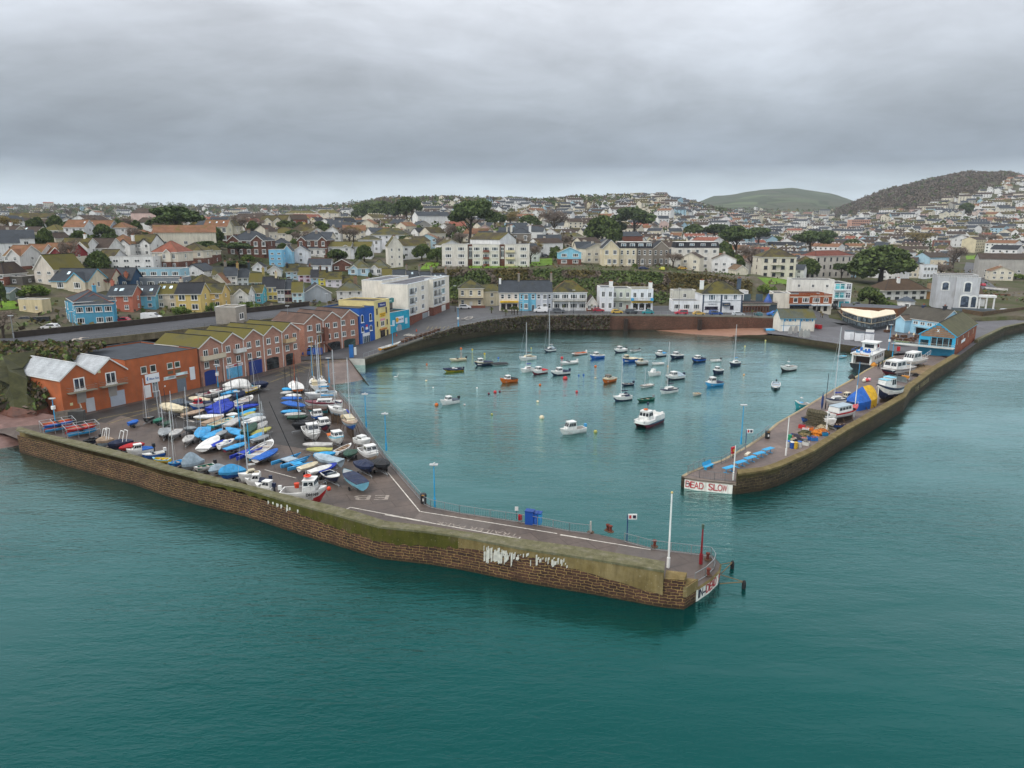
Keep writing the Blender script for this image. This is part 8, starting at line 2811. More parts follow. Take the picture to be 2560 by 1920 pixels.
 ('ya','E2',900,300,830,190,'WvWC','white and green gaff boat with tan wooden mast, left of two',dict(mh=9,mcol='#a98a52',lift=.6,boom='g',B=2.0)),
 ('ya','E2',1030,290,975,185,'WvWW','white and green gaff boat with tan wooden mast, right of two',dict(mh=9.5,mcol='#b0904e',lift=.6,boom='g',B=2.0)),
 ('cov','E2',1095,680,740,695,'TTD','teal-hulled boat under a brown flat cover',dict(hc=.5)),
 ('dc','E2',320,505,665,525,'WGB','blue covered dinghy, upper of the row left of the porthole yacht',{}),
 ('dc','E2',360,570,712,660,'WnB','cream-hulled dinghy with blue cover, biggest of that blue row',dict(mast=7,mt=.4)),
 ('dc','E2',310,735,645,745,'BBb','low bright blue covered dinghy beside the lane',{}),
 ('dc','E2',375,785,725,795,'gng','dinghy under pinkish-grey cover below the low bright blue one',dict(mast=7)),
 ('dc','E2',405,835,755,835,'VNV','dark green-grey dinghy below the pinkish-grey one',dict(mast=7)),
 ('cov','E2',800,925,480,980,'KKK','black inflatable under a black cover pointing at the lane',dict(hc=.3,mast=7)),
 ('dc','E2',480,400,275,440,'Ggg','grey covered dinghy at the far end of the right-hand rows',{}),
 ('dc','E2',465,350,310,365,'ccc','small cyan covered dinghy at the far end of the right-hand rows',dict(mast=6)),
 ('dc','E2',395,455,650,475,'WCW','white hull upside-down above the blue dinghy row',{}),
 ('dc','E2',590,360,500,225,'OOW','orange and white dinghy standing steeply with a furled orange sail',dict(mast=7,mcol='#c8643a',rake=1.2)),
]
for t in A_:
 boat(t[0],'a',*t[1:6],t[6] if t[6] else 'W',t[7],**t[8])
W_=[
 ('ms','D3',450,322,275,338,'CCCC','cream speedboat, leftmost low boat in the harbour',dict(outb='K')),
 ('rib','D3',420,435,212,450,'YYNN','navy inflatable with yellow belly at the left of the moorings',dict(outb='N')),
 ('mc','D3',735,355,542,372,'NNCW','navy boat with white cabin and navy cockpit cover',dict(cc='N',cab=(.55,.85),ob='')),
 ('dc','D3',900,372,718,388,'WTK','boat under black cover with pale turquoise hull beside the navy boat',{}),
 ('ya','D3',1205,298,1025,320,'WWWC','cream-decked yacht with brown sail cover, under the quay wall',dict(boom='D',mh=9)),
 ('ya','D3',1420,212,1297,228,'WNNW','white yacht with navy stripes and grey cockpit tent, farthest back',dict(mh=10.5,hood='S',boom='g')),
 ('do','D3',1750,255,1592,280,'WGWO','workboat with orange deck and yellow-topped pole',dict(outb='W')),
 ('mc','D3',1940,283,1790,298,'BBWW','vivid blue boat with white cabin in the far middle',dict(ob='')),
 ('mc','D3',2182,218,2052,236,'WNWW','white cuddy boat with tall windscreen and black bottom, far back',dict(cc='W')),
 ('ms','D3',1652,352,1470,374,'WWWW','white speedboat with black canopy and white outboard',dict(outb='W')),
 ('ya','D3',1185,425,1042,445,'WWWW','small white yacht with blue boom cover, touching the red-topped boat',dict(boom='U',mh=6.5)),
 ('mc','D3',1322,440,1162,466,'WMWW','white cabin boat with red cockpit cover',dict(cc='R',sd=3,ob='')),
 ('mc','D3',1568,455,1368,474,'WNWW','white cabin boat with navy cover right of the red-covered one',dict(cc='N',sd=3,ob='N')),
 ('mc','D3',1003,535,820,556,'OOOW','orange-hulled boat with white cabin',dict(cc='K',ob='')),
 ('mc','D3',2062,525,1926,558,'OOCC','tan cruiser with varnished orange hull',dict(rc='D',sd=3,ob='')),
 ('mc','D3',368,758,175,792,'WWWW','white cabin boat alone at the left of the open water',dict(cc='p',ob='K')),
 ('mc','D3',1735,1060,1465,1104,'WWWW','white fast fisher with blue buoys at the stern, alone in the near water',dict(cab=(.4,.8),sd=3,ob='b',hc=1.25)),
 ('ya','D4',340,722,140,745,'WNWW','white yacht with navy spray hood, front of the left moorings',dict(hood='N',boom='N',mh=8.5)),
 ('do','D4',356,590,230,600,'NNgN','small workboat heaped with red and blue gear',dict(outb='N')),
 ('do','D4',566,598,430,630,'WWDW','white open boat with two short masts',dict(mast=4,mcol='#c9ccce',stay=False)),
 ('do','D4',572,745,400,775,'vVvV','green rowing boat with grey outboard',dict(outb='G')),
 ('ya','D4',832,640,645,672,'WWNW','white yacht with blue boom, middle of the moorings',dict(boom='N',mh=10)),
 ('do','D4',1078,695,1000,708,'ggCn','tiny grey tender alone between the moorings',{}),
 ('mc','D4',1320,572,1135,592,'bbWW','bright blue boat with white wheelhouse and navy cover',dict(cc='N',cab=(.45,.8),ob='',hc=1.1)),
 ('mc','D4',1322,440,1216,458,'NNWW','small navy-hulled boat just behind the bright blue one',dict(ob='')),
 ('ya','D4',1512,360,1400,374,'NNWW','navy-hulled yacht with blue sail cover at the right of the moorings',dict(boom='b',mh=9.5)),
 ('do','D4',1302,338,1190,350,'WWWW','white open fishing dinghy left of the navy-hulled yacht',dict(outb='K')),
 ('mc','D4',1128,318,990,335,'BNNW','blue boat with violet cover over white cabin',dict(cc='N',ob='')),
 ('mc','D4',892,280,756,296,'NNWW','white cabin cruiser with navy hull band in the back row',dict(sd=3,ob='')),
 ('mc','D4',706,262,595,278,'WNWW','white cabin boat with bright blue canopy in the back row',dict(cc='b',ob='')),
 ('do','D4',686,370,560,382,'WWWW','white rowing boat with a red float at its side',{}),
 ('mc','D4',645,468,516,485,'WWWW','plain white cuddy boat left of the tall yacht mast',dict(sd=0,fr=0,ob='')),
 ('mc','D4',902,500,705,522,'WNWW','white cabin cruiser with grey tent and yellow-tinted windscreen',dict(cc='S',ob='N',cch=.9)),
 ('mc','D4',510,350,376,366,'gDWC','cream-grey cabin boat beside the blue and cream one',dict(ob='')),
 ('mc','D4',400,318,232,336,'BBNC','blue boat with cream cockpit cover in the back row',dict(cc='C',cab=(.6,.85),ob='')),
 ('do','D4',424,228,320,246,'WWWK','white open boat with dark inside, far back',dict(outb='K')),
 ('fish','D4',2105,402,1948,425,'WKWW','white fishing boat with small wheelhouse and row of black fenders',dict(cab=(.4,.58),rise=.5)),
 ('do','D4',1905,575,1895,650,'KKWS','dark open boat hung with orange floats, stern-on to the pier',dict(B=2.0,outb='K')),
 ('fish','D6',1560,372,1410,378,'TTWW','teal and white fishing boat tied to the pier',dict(cab=(.42,.7),rc='c',wf=.62,rise=.7)),
 ('do','D5',282,638,200,655,'Weee','white tender with cyan rim near the ferry',dict(outb='K')),
]
for t in W_:
 boat(t[0],'w',*t[1:6],t[6],t[7],**t[8])
def catboat():
 a,b=V3(at('D4',620,950,.9)),V3(at('D4',420,1030,.9))
 L=(b - a).length*1.05
 mid=(a+b)/2
 root=thing('catamaran_workboat','white and slate-blue twin-hulled fishing cat, nearest boat to the pier heads','catamaran',(mid.x,mid.y,0),atan2(b.y - a.y,b.x - a.x),SITE['w'][1])
 for sg in (-1,1):
  h_=Hull(L,1.05,1.15,.25,.35,.9)
  link('hull',h_.mesh('#3c5c74','M','W','W'),root,(0,sg*1.0,0))
 h=Hull(L,3.1,1.2,.12,.1,.95)
 mb=MB()
 mb.prism([(-L*.48,-1.5),(L*.36,-1.5),(L*.46,-1.1),(L*.46,1.1),(L*.36,1.5),(-L*.48,1.5)],.75,1.22)
 link('deck',mb.mesh('deck',[bp('W')]),root)
 cabin(root,h,.48,.76,.66,1.5,'W',None,.25,1.2,3,2,'wheelhouse',wz=(.45,.85))
 mb=MB()
 for sg in (-1,1):
  mb.box(-L*.48,L*.0,sg*1.45 - .05,sg*1.45+.05,1.22,1.75)
 mb.box(-L*.48,-L*.46,-1.4,1.4,1.22,1.7)
 link('bulwark',mb.mesh('bulwark',[bp('W')]),root)
 mb=MB()
 mb.lathe([(.36,0),(.44,.09),(.36,.18),(.24,.18),(.24,0)],14)
 link('lifebuoy',mb.mesh('lifebuoy',[bp('O')]),root,(L*.1,-.2,2.85))
 mb=MB()
 mb.tube((L*.05,0,2.7),(L*.05,0,4.2),.05,.04,5)
 mb.box(L*.05 - .15,L*.05+.15,-.15,.15,3.7,4.2)
 link('mast',mb.mesh('mast',[bp('N')]),root)
 outboard(root,-L*.5,1.0,'W',.8)
 outboard(root,-L*.5,1.0,'W',-.8)
 rails(root,h,.7,.6)
catboat()
o,h=boat('mc','a','D2',620,790,1115,790,'WRWW','large white fishing launch with rounded wheelhouse roof, red keel and orange bucket by the wall',wheel=1,cab=(.5,.78),wf=.82,hc=1.3,ob='W',rise=.55,fb=1.35,draft=.5,lift=.35,B=2.6)
mb=MB()
mb.lathe([(.4,0),(.5,.1),(.4,.2),(.28,.2),(.28,0)],14)
link('lifebuoy',mb.mesh('lifebuoy',[P('#d8401f',.5)]),o,(h.x(.6),-.2,3.12))
mb=MB()
mb.lathe([(.26,0),(.34,.6)],10)
link('bucket',mb.mesh('bucket',[P('#c8401f',.5)]),o,(h.x(.3),.7,1.35))
me_=text_mesh('DH169',.5,P('#1f1f24',.5),.01)
q_=link('lettering',me_,o,(h.x(.72),-h.w(.72) - .0,1.12))
q_.rotation_euler=(PI/2 - .12,0,.32)
mb=MB()
mb.ball((0,0,0),.28)
q_=link('bow_fender',mb.mesh('bow_fender',[P('#d8401f',.5)]),o,(h.x(1)+.2,0,1.5))
PB_=[
 ('ya','E6',1195,235,855,265,'WgNW','white yacht with very tall mast on the pier beside the red-striped launch',dict(mh=13,lift=1.1,boom='U')),
 ('mc','E6',1290,190,1160,235,'NKCC','small cream cabin boat half behind the blue and yellow tarpaulin',dict(cab=(.3,.8),ob='')),
 ('mc','E6',940,490,1415,385,'WNRW','white launch with red gunwale and glass-sided cabin on the pier',dict(cab=(.1,.62),rc='S',hc=1.0,sd=4,sl=.15,ob='',rise=.5,fb=1.0,lift=.7)),
 ('cov','E6',1300,300,1725,190,'NNB','boat hidden under a tall blue and yellow tarpaulin on the pier',dict(hc=2.4,c2='#d6a81c',split=.45,B=3.6,sk=1.5,peak=.5,kx=3.2)),
 ('trawl','E5',1170,1260,780,1330,'WNNW','white trawler yacht with turquoise roof and grey sheet at its stern on the pier',dict(cab=(.35,.62),rc='e',hc=3.0,wf=.62,lift=.5,B=3.4,fb=1.5)),
 ('mc','E5',1340,910,855,1005,'NMgW','navy-hulled pilot launch with white cabin laid up by the ferry',dict(cab=(.35,.72),hc=1.7,fb=1.1,ob='',sl=.3,lift=.5)),
 ('mc','E5',1570,775,1200,870,'WbWW','white motor cruiser with four front windows below the boathouse',dict(cab=(.3,.72),hc=1.9,fb=1.1,ob='',fr=4,sl=.5,lift=.4,B=3.2)),
 ('do','E6',590,560,440,590,'BBNp','small blue open boat beside the lobster pots',{}),
 ('mc','E6',760,520,1045,640,'WWWW','white cabin boat squeezed between lobster pots and the red-striped launch',dict(cab=(.2,.5),ob='')),
 ('do','E6',1000,680,1190,690,'BBDD','dark blue clinker hull at the parapet beside the pots',dict(lift=.2)),
]
for t in PB_:
 o,h=boat(t[0],'p',*t[1:6],t[6],t[7],**t[8])
 if 'grey sheet' in t[7]:
  mb=MB()
  mb.grid([[(h.x(-.02),y,2.2),(h.x(.06),y,3.4),(h.x(.22),y,3.7)] for y in (-1.5,-.6,.5,1.4)])
  mb.grid([[(h.x(-.02),-1.5,2.2),(h.x(.06),-1.5,3.4),(h.x(.22),-1.5,3.7)],[(h.x(-.1),-1.7,-.6),(h.x(.04),-1.75,.0),(h.x(.2),-1.7,.3)]])
  link('tarpaulin',mb.mesh('tarpaulin',[tarp('#b9bdbd')]),o)
  cabin(o,h,.60,.86,.66,1.5,'W','e',.3,h.sheer(.7) - .2,0,0,'fore_cabin',False)
boat('do','q','G1',480,1450,845,1345,['#c98a24','#c98a24','W','W'],'long varnished yellow gig on the quay street railing',g=2.3,B=1.5,lift=.3)
# passenger ferry at the pier
fa,fb_=V3(at('E5',470,1000,0)),V3(at('E5',900,770,0))
dirn=V3((.66,.75,0)).normalized()
sp=V3(at('E5',475,1000,0))
L=15.5
r=thing('passenger_ferry','white three-deck passenger ferry with black stern moored at the pier','ferry',sp+dirn*L/2,atan2(dirn.y,dirn.x))
h=Hull(L,5.4,1.5,.7,.5,.92)
link('hull',h.mesh('#17191f','M','W','g',.72,.75),r)
mb=MB()
z1=1.5
mb.box(h.x(.18),h.x(.78),-2.35,2.35,z1 - .4,z1+2.3)
mb.box(h.x(.05),h.x(.18),-2.35,-1.9,z1 - .4,z1+2.3)
mb.box(h.x(.05),h.x(.18),1.9,2.35,z1 - .4,z1+2.3)
link('saloon',mb.mesh('saloon',[bp('W')]),r)
mb=MB()
mb.box(h.x(.02),h.x(.80),-2.6,2.6,z1+2.3,z1+2.48)
link('upper_deck',mb.mesh('upper_deck',[bp('W')]),r)
mb=MB()
mb.box(h.x(.18) - .04,h.x(.18) - .01,-1.8,1.8,z1 - .1,z1+2.1)
link('saloon_opening',mb.mesh('saloon_opening',[P('#4a3a34',.8,.2)]),r)
for i in range(5):
 for sg in (-1,1):
  o=link('window',wpane(),r,(h.x(.26+i*.1),sg*2.37,z1+1.3),0,(1.0,1,.8))
mb=MB()
mb.box(h.x(.42),h.x(.62),-1.7,1.7,z1+2.48,z1+4.6)
mb.box(h.x(.38),h.x(.66),-2.0,2.0,z1+4.6,z1+4.75)
link('wheelhouse',mb.mesh('wheelhouse',[bp('W')]),r)
for sg in (-1,1):
 link('window',wpane(),r,(h.x(.52),sg*1.72,z1+3.8),0,(1.6,1,.8))
o=link('window',wpane(),r,(h.x(.42) - .02,0,z1+3.7),0,(2.2,1,.9))
o.rotation_euler=(0,0,PI/2)
mb=MB()
for y in np.linspace(-2.4,2.4,15):
 mb.tube((h.x(.03),y,z1+2.48),(h.x(.03),y,z1+3.4),.03,.03,4)
for sg in (-1,1):
 mb.tube((h.x(.03),sg*2.5,z1+3.4),(h.x(.42),sg*2.5,z1+3.4),.04,.04,4)
mb.tube((h.x(.03),-2.5,z1+3.4),(h.x(.03),2.5,z1+3.4),.04,.04,4)
link('deck_rail',mb.mesh('deck_rail',[P('#3a5fa8',.5)]),r)
mb=MB()
mb.box(h.x(.0),h.x(.02),-2.1,2.1,z1+2.0,z1+2.75)
o=link('name_board',mb.mesh('name_board',[bp('W')]),r)
q_=link('lettering',text_mesh('Dart Princess',.62,P('#c07a2a',.5),.01,.01,3.6),o,(h.x(0) - .03,0,z1+2.38))
q_.rotation_euler=(PI/2,0,-PI/2)
rr_=random.Random(2)
for i in range(7):
 mb=MB()
 mb.box(-.4,.4,-.25,.25,0,.45)
 mb.box(-.4,-.3,-.25,.25,.45,.85)
 link('deck_seat',mb.mesh('deck_seat',[bp('b' if i % 2 else 'B')]),r,(h.x(.08+.3*rr_.random()),rr_.uniform(-1.8,1.8),z1+2.48),rr_.uniform(0,6))
mb=MB()
mb.tube((h.x(.08),1.7,z1 - .2),(h.x(.13),1.7,z1+2.4),.05,.05,4)
mb.tube((h.x(.08),2.2,z1 - .2),(h.x(.13),2.2,z1+2.4),.05,.05,4)
for i in range(8):
 t=i/8
 mb.box(h.x(.08+.05*t),h.x(.08+.05*t)+.25,1.7,2.2,z1 - .1+2.4*t,z1 - .06+2.4*t)
link('ladder',mb.mesh('ladder',[WHITE]),r)
rails(r,h,.75,.9)
# FITTINGS, CARS, SMALL THINGS
WB=P('#e4e4e0',.5,.08,1,.3,0,.1)
BLP=P('#2f9fd0',.45,.08)
DKP=P('#2c3036',.5,.1)
def hpx(c,x,y,y2,p):
 return abs(y - y2)*(1 if c=='Q' else CR[c][2]/2212)*depth_of(*p)/F/.95
def pole(name,lab,cat,c,x,y,z,ytop,mat,r=.07,head=None,box=None,grp=None):
 p=at(c,x,y,z)
 h=hpx(c,x,y,ytop,p)
 o=thing(name,lab,cat,p,0,grp)
 mb=MB()
 mb.tube((0,0,-.1),(0,0,1.1),r*1.9,r*1.9,8)
 mb.tube((0,0,1.1),(0,0,h),r*1.2,r*.8,8)
 link('post',mb.mesh('post',[mat]),o)
 if head=='lamp':
  mb=MB()
  mb.box(-.5,.5,-.22,.22,h,h+.14)
  mb.box(-.4,.4,-.16,.16,h - .05,h)
  link('lamp_head',mb.mesh('lamp_head',[P('#b9bcbc',.5)]),o)
 elif head=='ball':
  mb=MB()
  mb.ball((0,0,h+.05),.13)
  link('finial',mb.mesh('finial',[P('#c8b070',.4)]),o)
 elif head=='light':
  mb=MB()
  mb.tube((0,0,h),(0,0,h+.45),.14,.14,8)
  link('light',mb.mesh('light',[P('#4a5a4c',.4)]),o)
 if box:
  mb=MB()
  mb.tube((0,0,box),(0,0,box+.55),.34,.34,10)
  link('sign_drum',mb.mesh('sign_drum',[WB]),o)
 return o,h
LAMPS=[('C6',606,1245,DZ,945,'by the pale fence at the left end of the yard',3.2),('E1',1145,330,DZ,-40,'in front of the blue garage door',2.5),('E1',1515,1010,DZ,425,'in the middle of the left dinghy rows',0),
  ('E1',1697,1600,DZ,930,'at the lower right of the left dinghy rows',0),('C7',1745,1255,DZ,900,'at the bend of the inner quay fence',0),('C7',1960,1490,DZ,1110,'on the inner quay fence beside the white cruiser',0),
  ('D8',549,285,DZ,-160,'at the corner of the fence near the litter bin',0),('C7',1163,690,DZ,385,'above the gaff boats',0),('C7',1345,760,DZ,510,'behind the tan-masted gaff boats',0),
  ('D6',832,815,DZ,412,'by the sign near the pier steps',0),('D5',748,585,QZ,325,'between the kiosks and the picnic tables',2.4),('D5',790,652,QZ,520,'beside the quay ramp rail',0),
  ('G1',1836,1075,4.6,770,'on the bend of the quay street',2.2),('G1',706,1430,2.5,1085,'next to the yellow gig',0),('C1',795,1480,10.5,1305,'in front of the sky-blue house',0),('C1',150,1580,10.5,1350,'at the left entrance to the deck',0)]
for c,x,y,z,yt,w_,bx in LAMPS:
 pole('street_lamp','tall blue lamp post '+w_ if z < 10 else 'grey lamp post '+w_,'lamp post',c,x,y,z,yt,BLP if z < 10 else P('#8c9092'),.075,'lamp',bx)
for c,x,y,z,yt,w_ in [('C3',1206,1335,RZ,1190,'before the sky-blue terrace house'),('C3',1770,1310,RZ,1075,'before the white cafe house'),('C4',692,1300,RZ,1055,'before the low white annex'),('C3',493,1290,RZ,1030,'at the yellow villa corner'),('G2',838,560,4.6,250,'before the brick shops'),
      ('C2',112,1340,10.5,1175,'on the deck by the round bush'),('C2',538,1290,10.5,1130,'on the deck by the turquoise house'),('C2',1325,1270,10.5,1110,'on the deck ramp'),('C2',900,1380,10.5,1240,'on the near deck edge')]:
 pole('street_lamp','dark slim lamp post '+w_,'lamp post',c,x,y,z,yt,DKP if z < 10 else P('#8c9092'),.06,'lamp')
pole('flagpole','tall bare white flagpole near the end of the front pier','flagpole','D7',1168,945,DZ,135,WB,.09,'ball')
pole('beacon_post','dark red harbour light post on the front pier end','light post','D7',1520,905,DZ,515,P('#7e1a22',.5,.15),.10,'light')
for c,x,y,yt,w_ in [('D6',747,1215,840,'at the railing above the DEAD SLOW wall'),('D6',1315,945,540,'beside the plastic drums'),('D6',1752,690,440,'among the lobster pots'),('E6',1345,570,40,'beside the red-striped launch'),('E6',1745,335,0,'at the yellow side of the tarpaulin'),('E5',1328,1180,870,'next to the pilot launch')]:
 pole('pole','white wooden pole '+w_,'pole',c,x,y,DZ,yt,WB,.075,None)
pole('beacon_post','dark blue and white pole on the pier next to the blue and yellow tarpaulin','pole','D5',378,1300,DZ,730,P('#3f86b4',.5),.07)
def railing(lab,pts,h=1.1,mat=None,step=1.8,bars=True,z=None):
 V=[V3((p[0],p[1],p[2] if len(p) > 2 else z)) for p in pts]
 o=thing('railing',lab,'railing',V[0])
 a=MB()
 b=MB()
 for p,q_ in zip(V[:-1],V[1:]):
  p,q_=p - V[0],q_ - V[0]
  n=max(1,round((q_ - p).length/step))
  for i in range(n+1):
   s=p.lerp(q_,i/n)
   a.tube(s,s+V3((0,0,h)),.035,.035,5)
  for hh in (h,.12):
   b.tube(p+V3((0,0,hh)),q_+V3((0,0,hh)),.03,.03,4)
  if bars:
   m=int((q_ - p).length/.3)
   for i in range(m):
    s=p.lerp(q_,(i+.5)/m)
    b.tube(s+V3((0,0,.12)),s+V3((0,0,h)),.011,.011,3,0,False)
 mt=mat or P('#9a9ea0',.45,.1,1,.4,.4)
 link('posts',a.mesh('posts',[mt]),o)
 link('bars',b.mesh('bars',[mt]),o)
def inset(pts,d):
 out_=[]
 for i,p in enumerate(pts):
  a,b=pts[max(i - 1,0)],pts[min(i+1,len(pts) - 1)]
  v=V3((b[0] - a[0],b[1] - a[1])).normalized()
  out_.append((p[0] - v.y*d,p[1]+v.x*d))
 return out_
ii=inset(inner,.45)
railing('long mesh railing along the inner edge of the boat park',ii[6:12],z=DZ)
railing('mesh railing along the harbour side of the front pier',ii[2:7],z=DZ)
railing('railing round the rounded end of the front pier',inset([(17.9,62.1)]+tip[1:]+inner[:2],.5),z=DZ)
railing('dark railing above the DEAD SLOW wall',[(24.3,93.0),(25.6,91.9),(27.4,91.1),(30.1,90.4)],z=DZ,mat=P('#6f7274',.5))
railing('railing beside the blue bench and white steps',[(24.4,93.6),(27.6,97.0),(30.2,97.6),(33.2,101.0),(35.8,104.2)],z=DZ,mat=P('#7d8082',.5))
railing('short railing at the pier boarding gap',[(38.2,107.9),(40.6,110.9),(43.0,114.4)],z=DZ,mat=P('#7d8082',.5))
railing('thin railing along the quay street edge',[(p[0] - .4,p[1]+.4,p[2]+.1) for p in quayL[1:]],bars=False,step=2.2)
railing('thin railing along the far harbour road',[(p[0],p[1]+.1,5.5) for p in roadedge],bars=False,step=2.4)
railing('railing on the right quay above the stone wall',[(85.2,220.4,QZ),(91.2,209.8,QZ),(96.8,201.6,QZ)],bars=False)
# lettering
def along(parent,pts,s,size,mats_,z,out=.03,gap=1.12,start=0.0,skipn=1):
 L=0
 segs=[]
 for a,b in zip(pts[:-1],pts[1:]):
  d=dist(a,b)
  segs.append((L,d,a,b))
  L+=d
 t=start
 for i,ch in enumerate(s):
  if ch !=' ':
   for (l0,d,a,b) in segs:
    if l0 <=t < l0+d or (l0,d,a,b)==segs[-1]:
     v=V3((b[0] - a[0],b[1] - a[1])).normalized()
     k_=min((t - l0),d)
     p=V3((a[0]+v.x*k_+v.y*out,a[1]+v.y*k_ - v.x*out,z))
     q_=link('lettering',text_mesh(ch,size,mats_(i),.0,.01,size*(.44 if ch not in 'I-' else .13 if ch=='I' else .36)),parent,p)
     q_.rotation_euler=(PI/2,0,atan2(v.y,v.x))
     break
  t+=gap*size*.72*(1.0 if ch not in 'I' else .75)
RED,NAVYP=P('#b01c2a',.6,.1),P('#23233c',.6,.1)
tR=[(23.3,92.6)]+tipR
along(wr,tR,'DEAD SLOW',1.36,lambda i: RED,.66,.05,.625,1.2)
along(wl,[(17.55,61.7)]+tip,'IN-DEAD SLOW',1.3,lambda i: NAVYP if i < 3 else RED,.66,.05,.62,.4)
mb=MB()
for x_,y_,a_ in ((23.55,92.0,.5),):
 mb.box(-.25,.25,-.04,0,0,.1)
q_=link('lettering',mb.mesh('dash',[NAVYP]),wr,(24.0,91.6,.75),-.5)
PAINT=P('#cfc9bd',.7,.3,2.5)
WORN=P('#968c82',.8,.35,3)
YPAINT=P('#a8965a',.7,.35,2.5)
def strip(name,c,pts,z,w_,mat,dz=.008):
 mb=MB()
 V=[V3(at(c,*p,z+dz)) if c else V3((p[0],p[1],z+dz)) for p in pts]
 for a,b in zip(V[:-1],V[1:]):
  d=(b - a).normalized()
  n=V3((-d.y,d.x,0))*w_/2
  mb.quad(a - n,b - n,b+n,a+n)
 struct(mb.build(name,mat))
for c,pts in (('D2',[(1770,610),(2115,1030)]),('D8',[(395,340),(1180,465),(1870,578)]),('D8',[(1910,588),(2212,638)]),('D7',[(0,592),(980,752)]),('D2',[(1320,1005),(1370,985)]),('D2',[(1375,987),(2212,1146)]),('D8',[(10,374),(1455,632),(1475,615)]),
   ('D2',[(440,580),(780,670)]),('E1',[(430,830),(730,925)]),('E1',[(560,905),(720,930)])):
 strip('painted_line',c,pts,DZ,.14,PAINT)
for c,pts in (('C7',[(690,660),(1200,500),(1540,520)]),('C7',[(760,690),(1400,510)]),('C7',[(700,760),(1240,560),(1540,530)]),('C7',[(800,640),(960,690)]),('C7',[(900,610),(1080,650)]),('C7',[(1010,575),(1180,620)]),('C7',[(1110,540),(1300,590)]),('C7',[(690,745),(560,780)]),
   ('E1',[(0,640),(640,470)]),('E1',[(0,725),(130,690)]),('E3',[(830,300),(1050,180),(2080,-20)]),('E3',[(1170,275),(1400,200),(2060,10)])):
 strip('painted_line',c,pts,DZ,.12,YPAINT,.010)
for i in range(6):
 strip('painted_line','G1',[(1290+i*70,1130 - i*3),(1330+i*70,1080)],3.9,.14,YPAINT,.3)
for i in range(4):
 strip('painted_line','G1',[(890+i*45,1235+i*3),(990+i*45,1205+i*8)],3.0,.5,PAINT,.2)
strip('painted_line','E5',[(0,1360),(300,1205),(560,1030),(1040,775)],DZ,.16,YPAINT,.07)
for s,c,a,b,size in (('TRAILER PARK','D8',(1450,600),(560,455),1.15),('EB','D2',(1790,875),(1410,880),2.2),('20','C3',(690,1350),(560,1370),2.2)):
 z=DZ+.012 if c !='C3' else RZ+.05
 p,q_=V3(at(c,*a,z)),V3(at(c,*b,z))
 o=link('painted_lettering',text_mesh(s,size,WORN,.0,.001,(q_ - p).length),None,(p+q_)/2,atan2(q_.y - p.y,q_.x - p.x))
 struct(o)
strip('painted_line','C3',[(590,1365),(630,1345),(680,1345),(670,1365),(620,1378),(590,1365)],RZ,.25,PAINT,.02)
mb=MB()
r_=random.Random(8)
for i in range(90):
 t=r_.random()
 x=-4.2+9.6*t
 if r_.random() < .5:
  x=-2.6+3.0*r_.random()
 y=np.interp(x,[-8.8,-5.6,1.1,7.6],[69.4,68.3,65.4,63.2]) - .07
 z1=r_.uniform(2.6,3.4)
 z0=z1 - r_.uniform(.2,.9)*(1.5 if x < 0 else .8)
 w_=r_.uniform(.04,.13)
 mb.quad((x - w_,y - .01*(i % 5),z0),(x+w_*.7,y - .01*(i % 5),z0+.1),(x+w_,y - .01*(i % 5),z1),(x - w_*.8,y - .01*(i % 5),z1 - .05))
for i in range(14):
 x=-30+r_.uniform(0,6)
 y=np.interp(x,[-32.7,-24.6],[82,76.8]) - .08
 z1=r_.uniform(2.9,3.35)
 mb.quad((x - .08,y,z1 - r_.uniform(.2,.6)),(x+.08,y,z1 - .3),(x+.08,y,z1),(x - .08,y,z1))
link('droppings',mb.mesh('droppings',[P('#d5d0c4',.8,.2,3)]),wl)
mb=MB()
for i in range(16):
 x=124+i*.55
 y=np.interp(x,[114.4,135.5],[179,204.2]) - .06
 mb.quad((x - 32,y - 40.5+.0,1.0),(x - 31.9,y - 40.4,1.0),(x - 31.7,y - 40.2,2.1),(x - 31.85,y - 40.35,2.1))
along(wr,[(83.5,143.9),(97.3,160.1)],'THE HARBOUR',1.5,lambda i: P('#a89c74',.8,.3),1.55,.05,1.15,2.0)
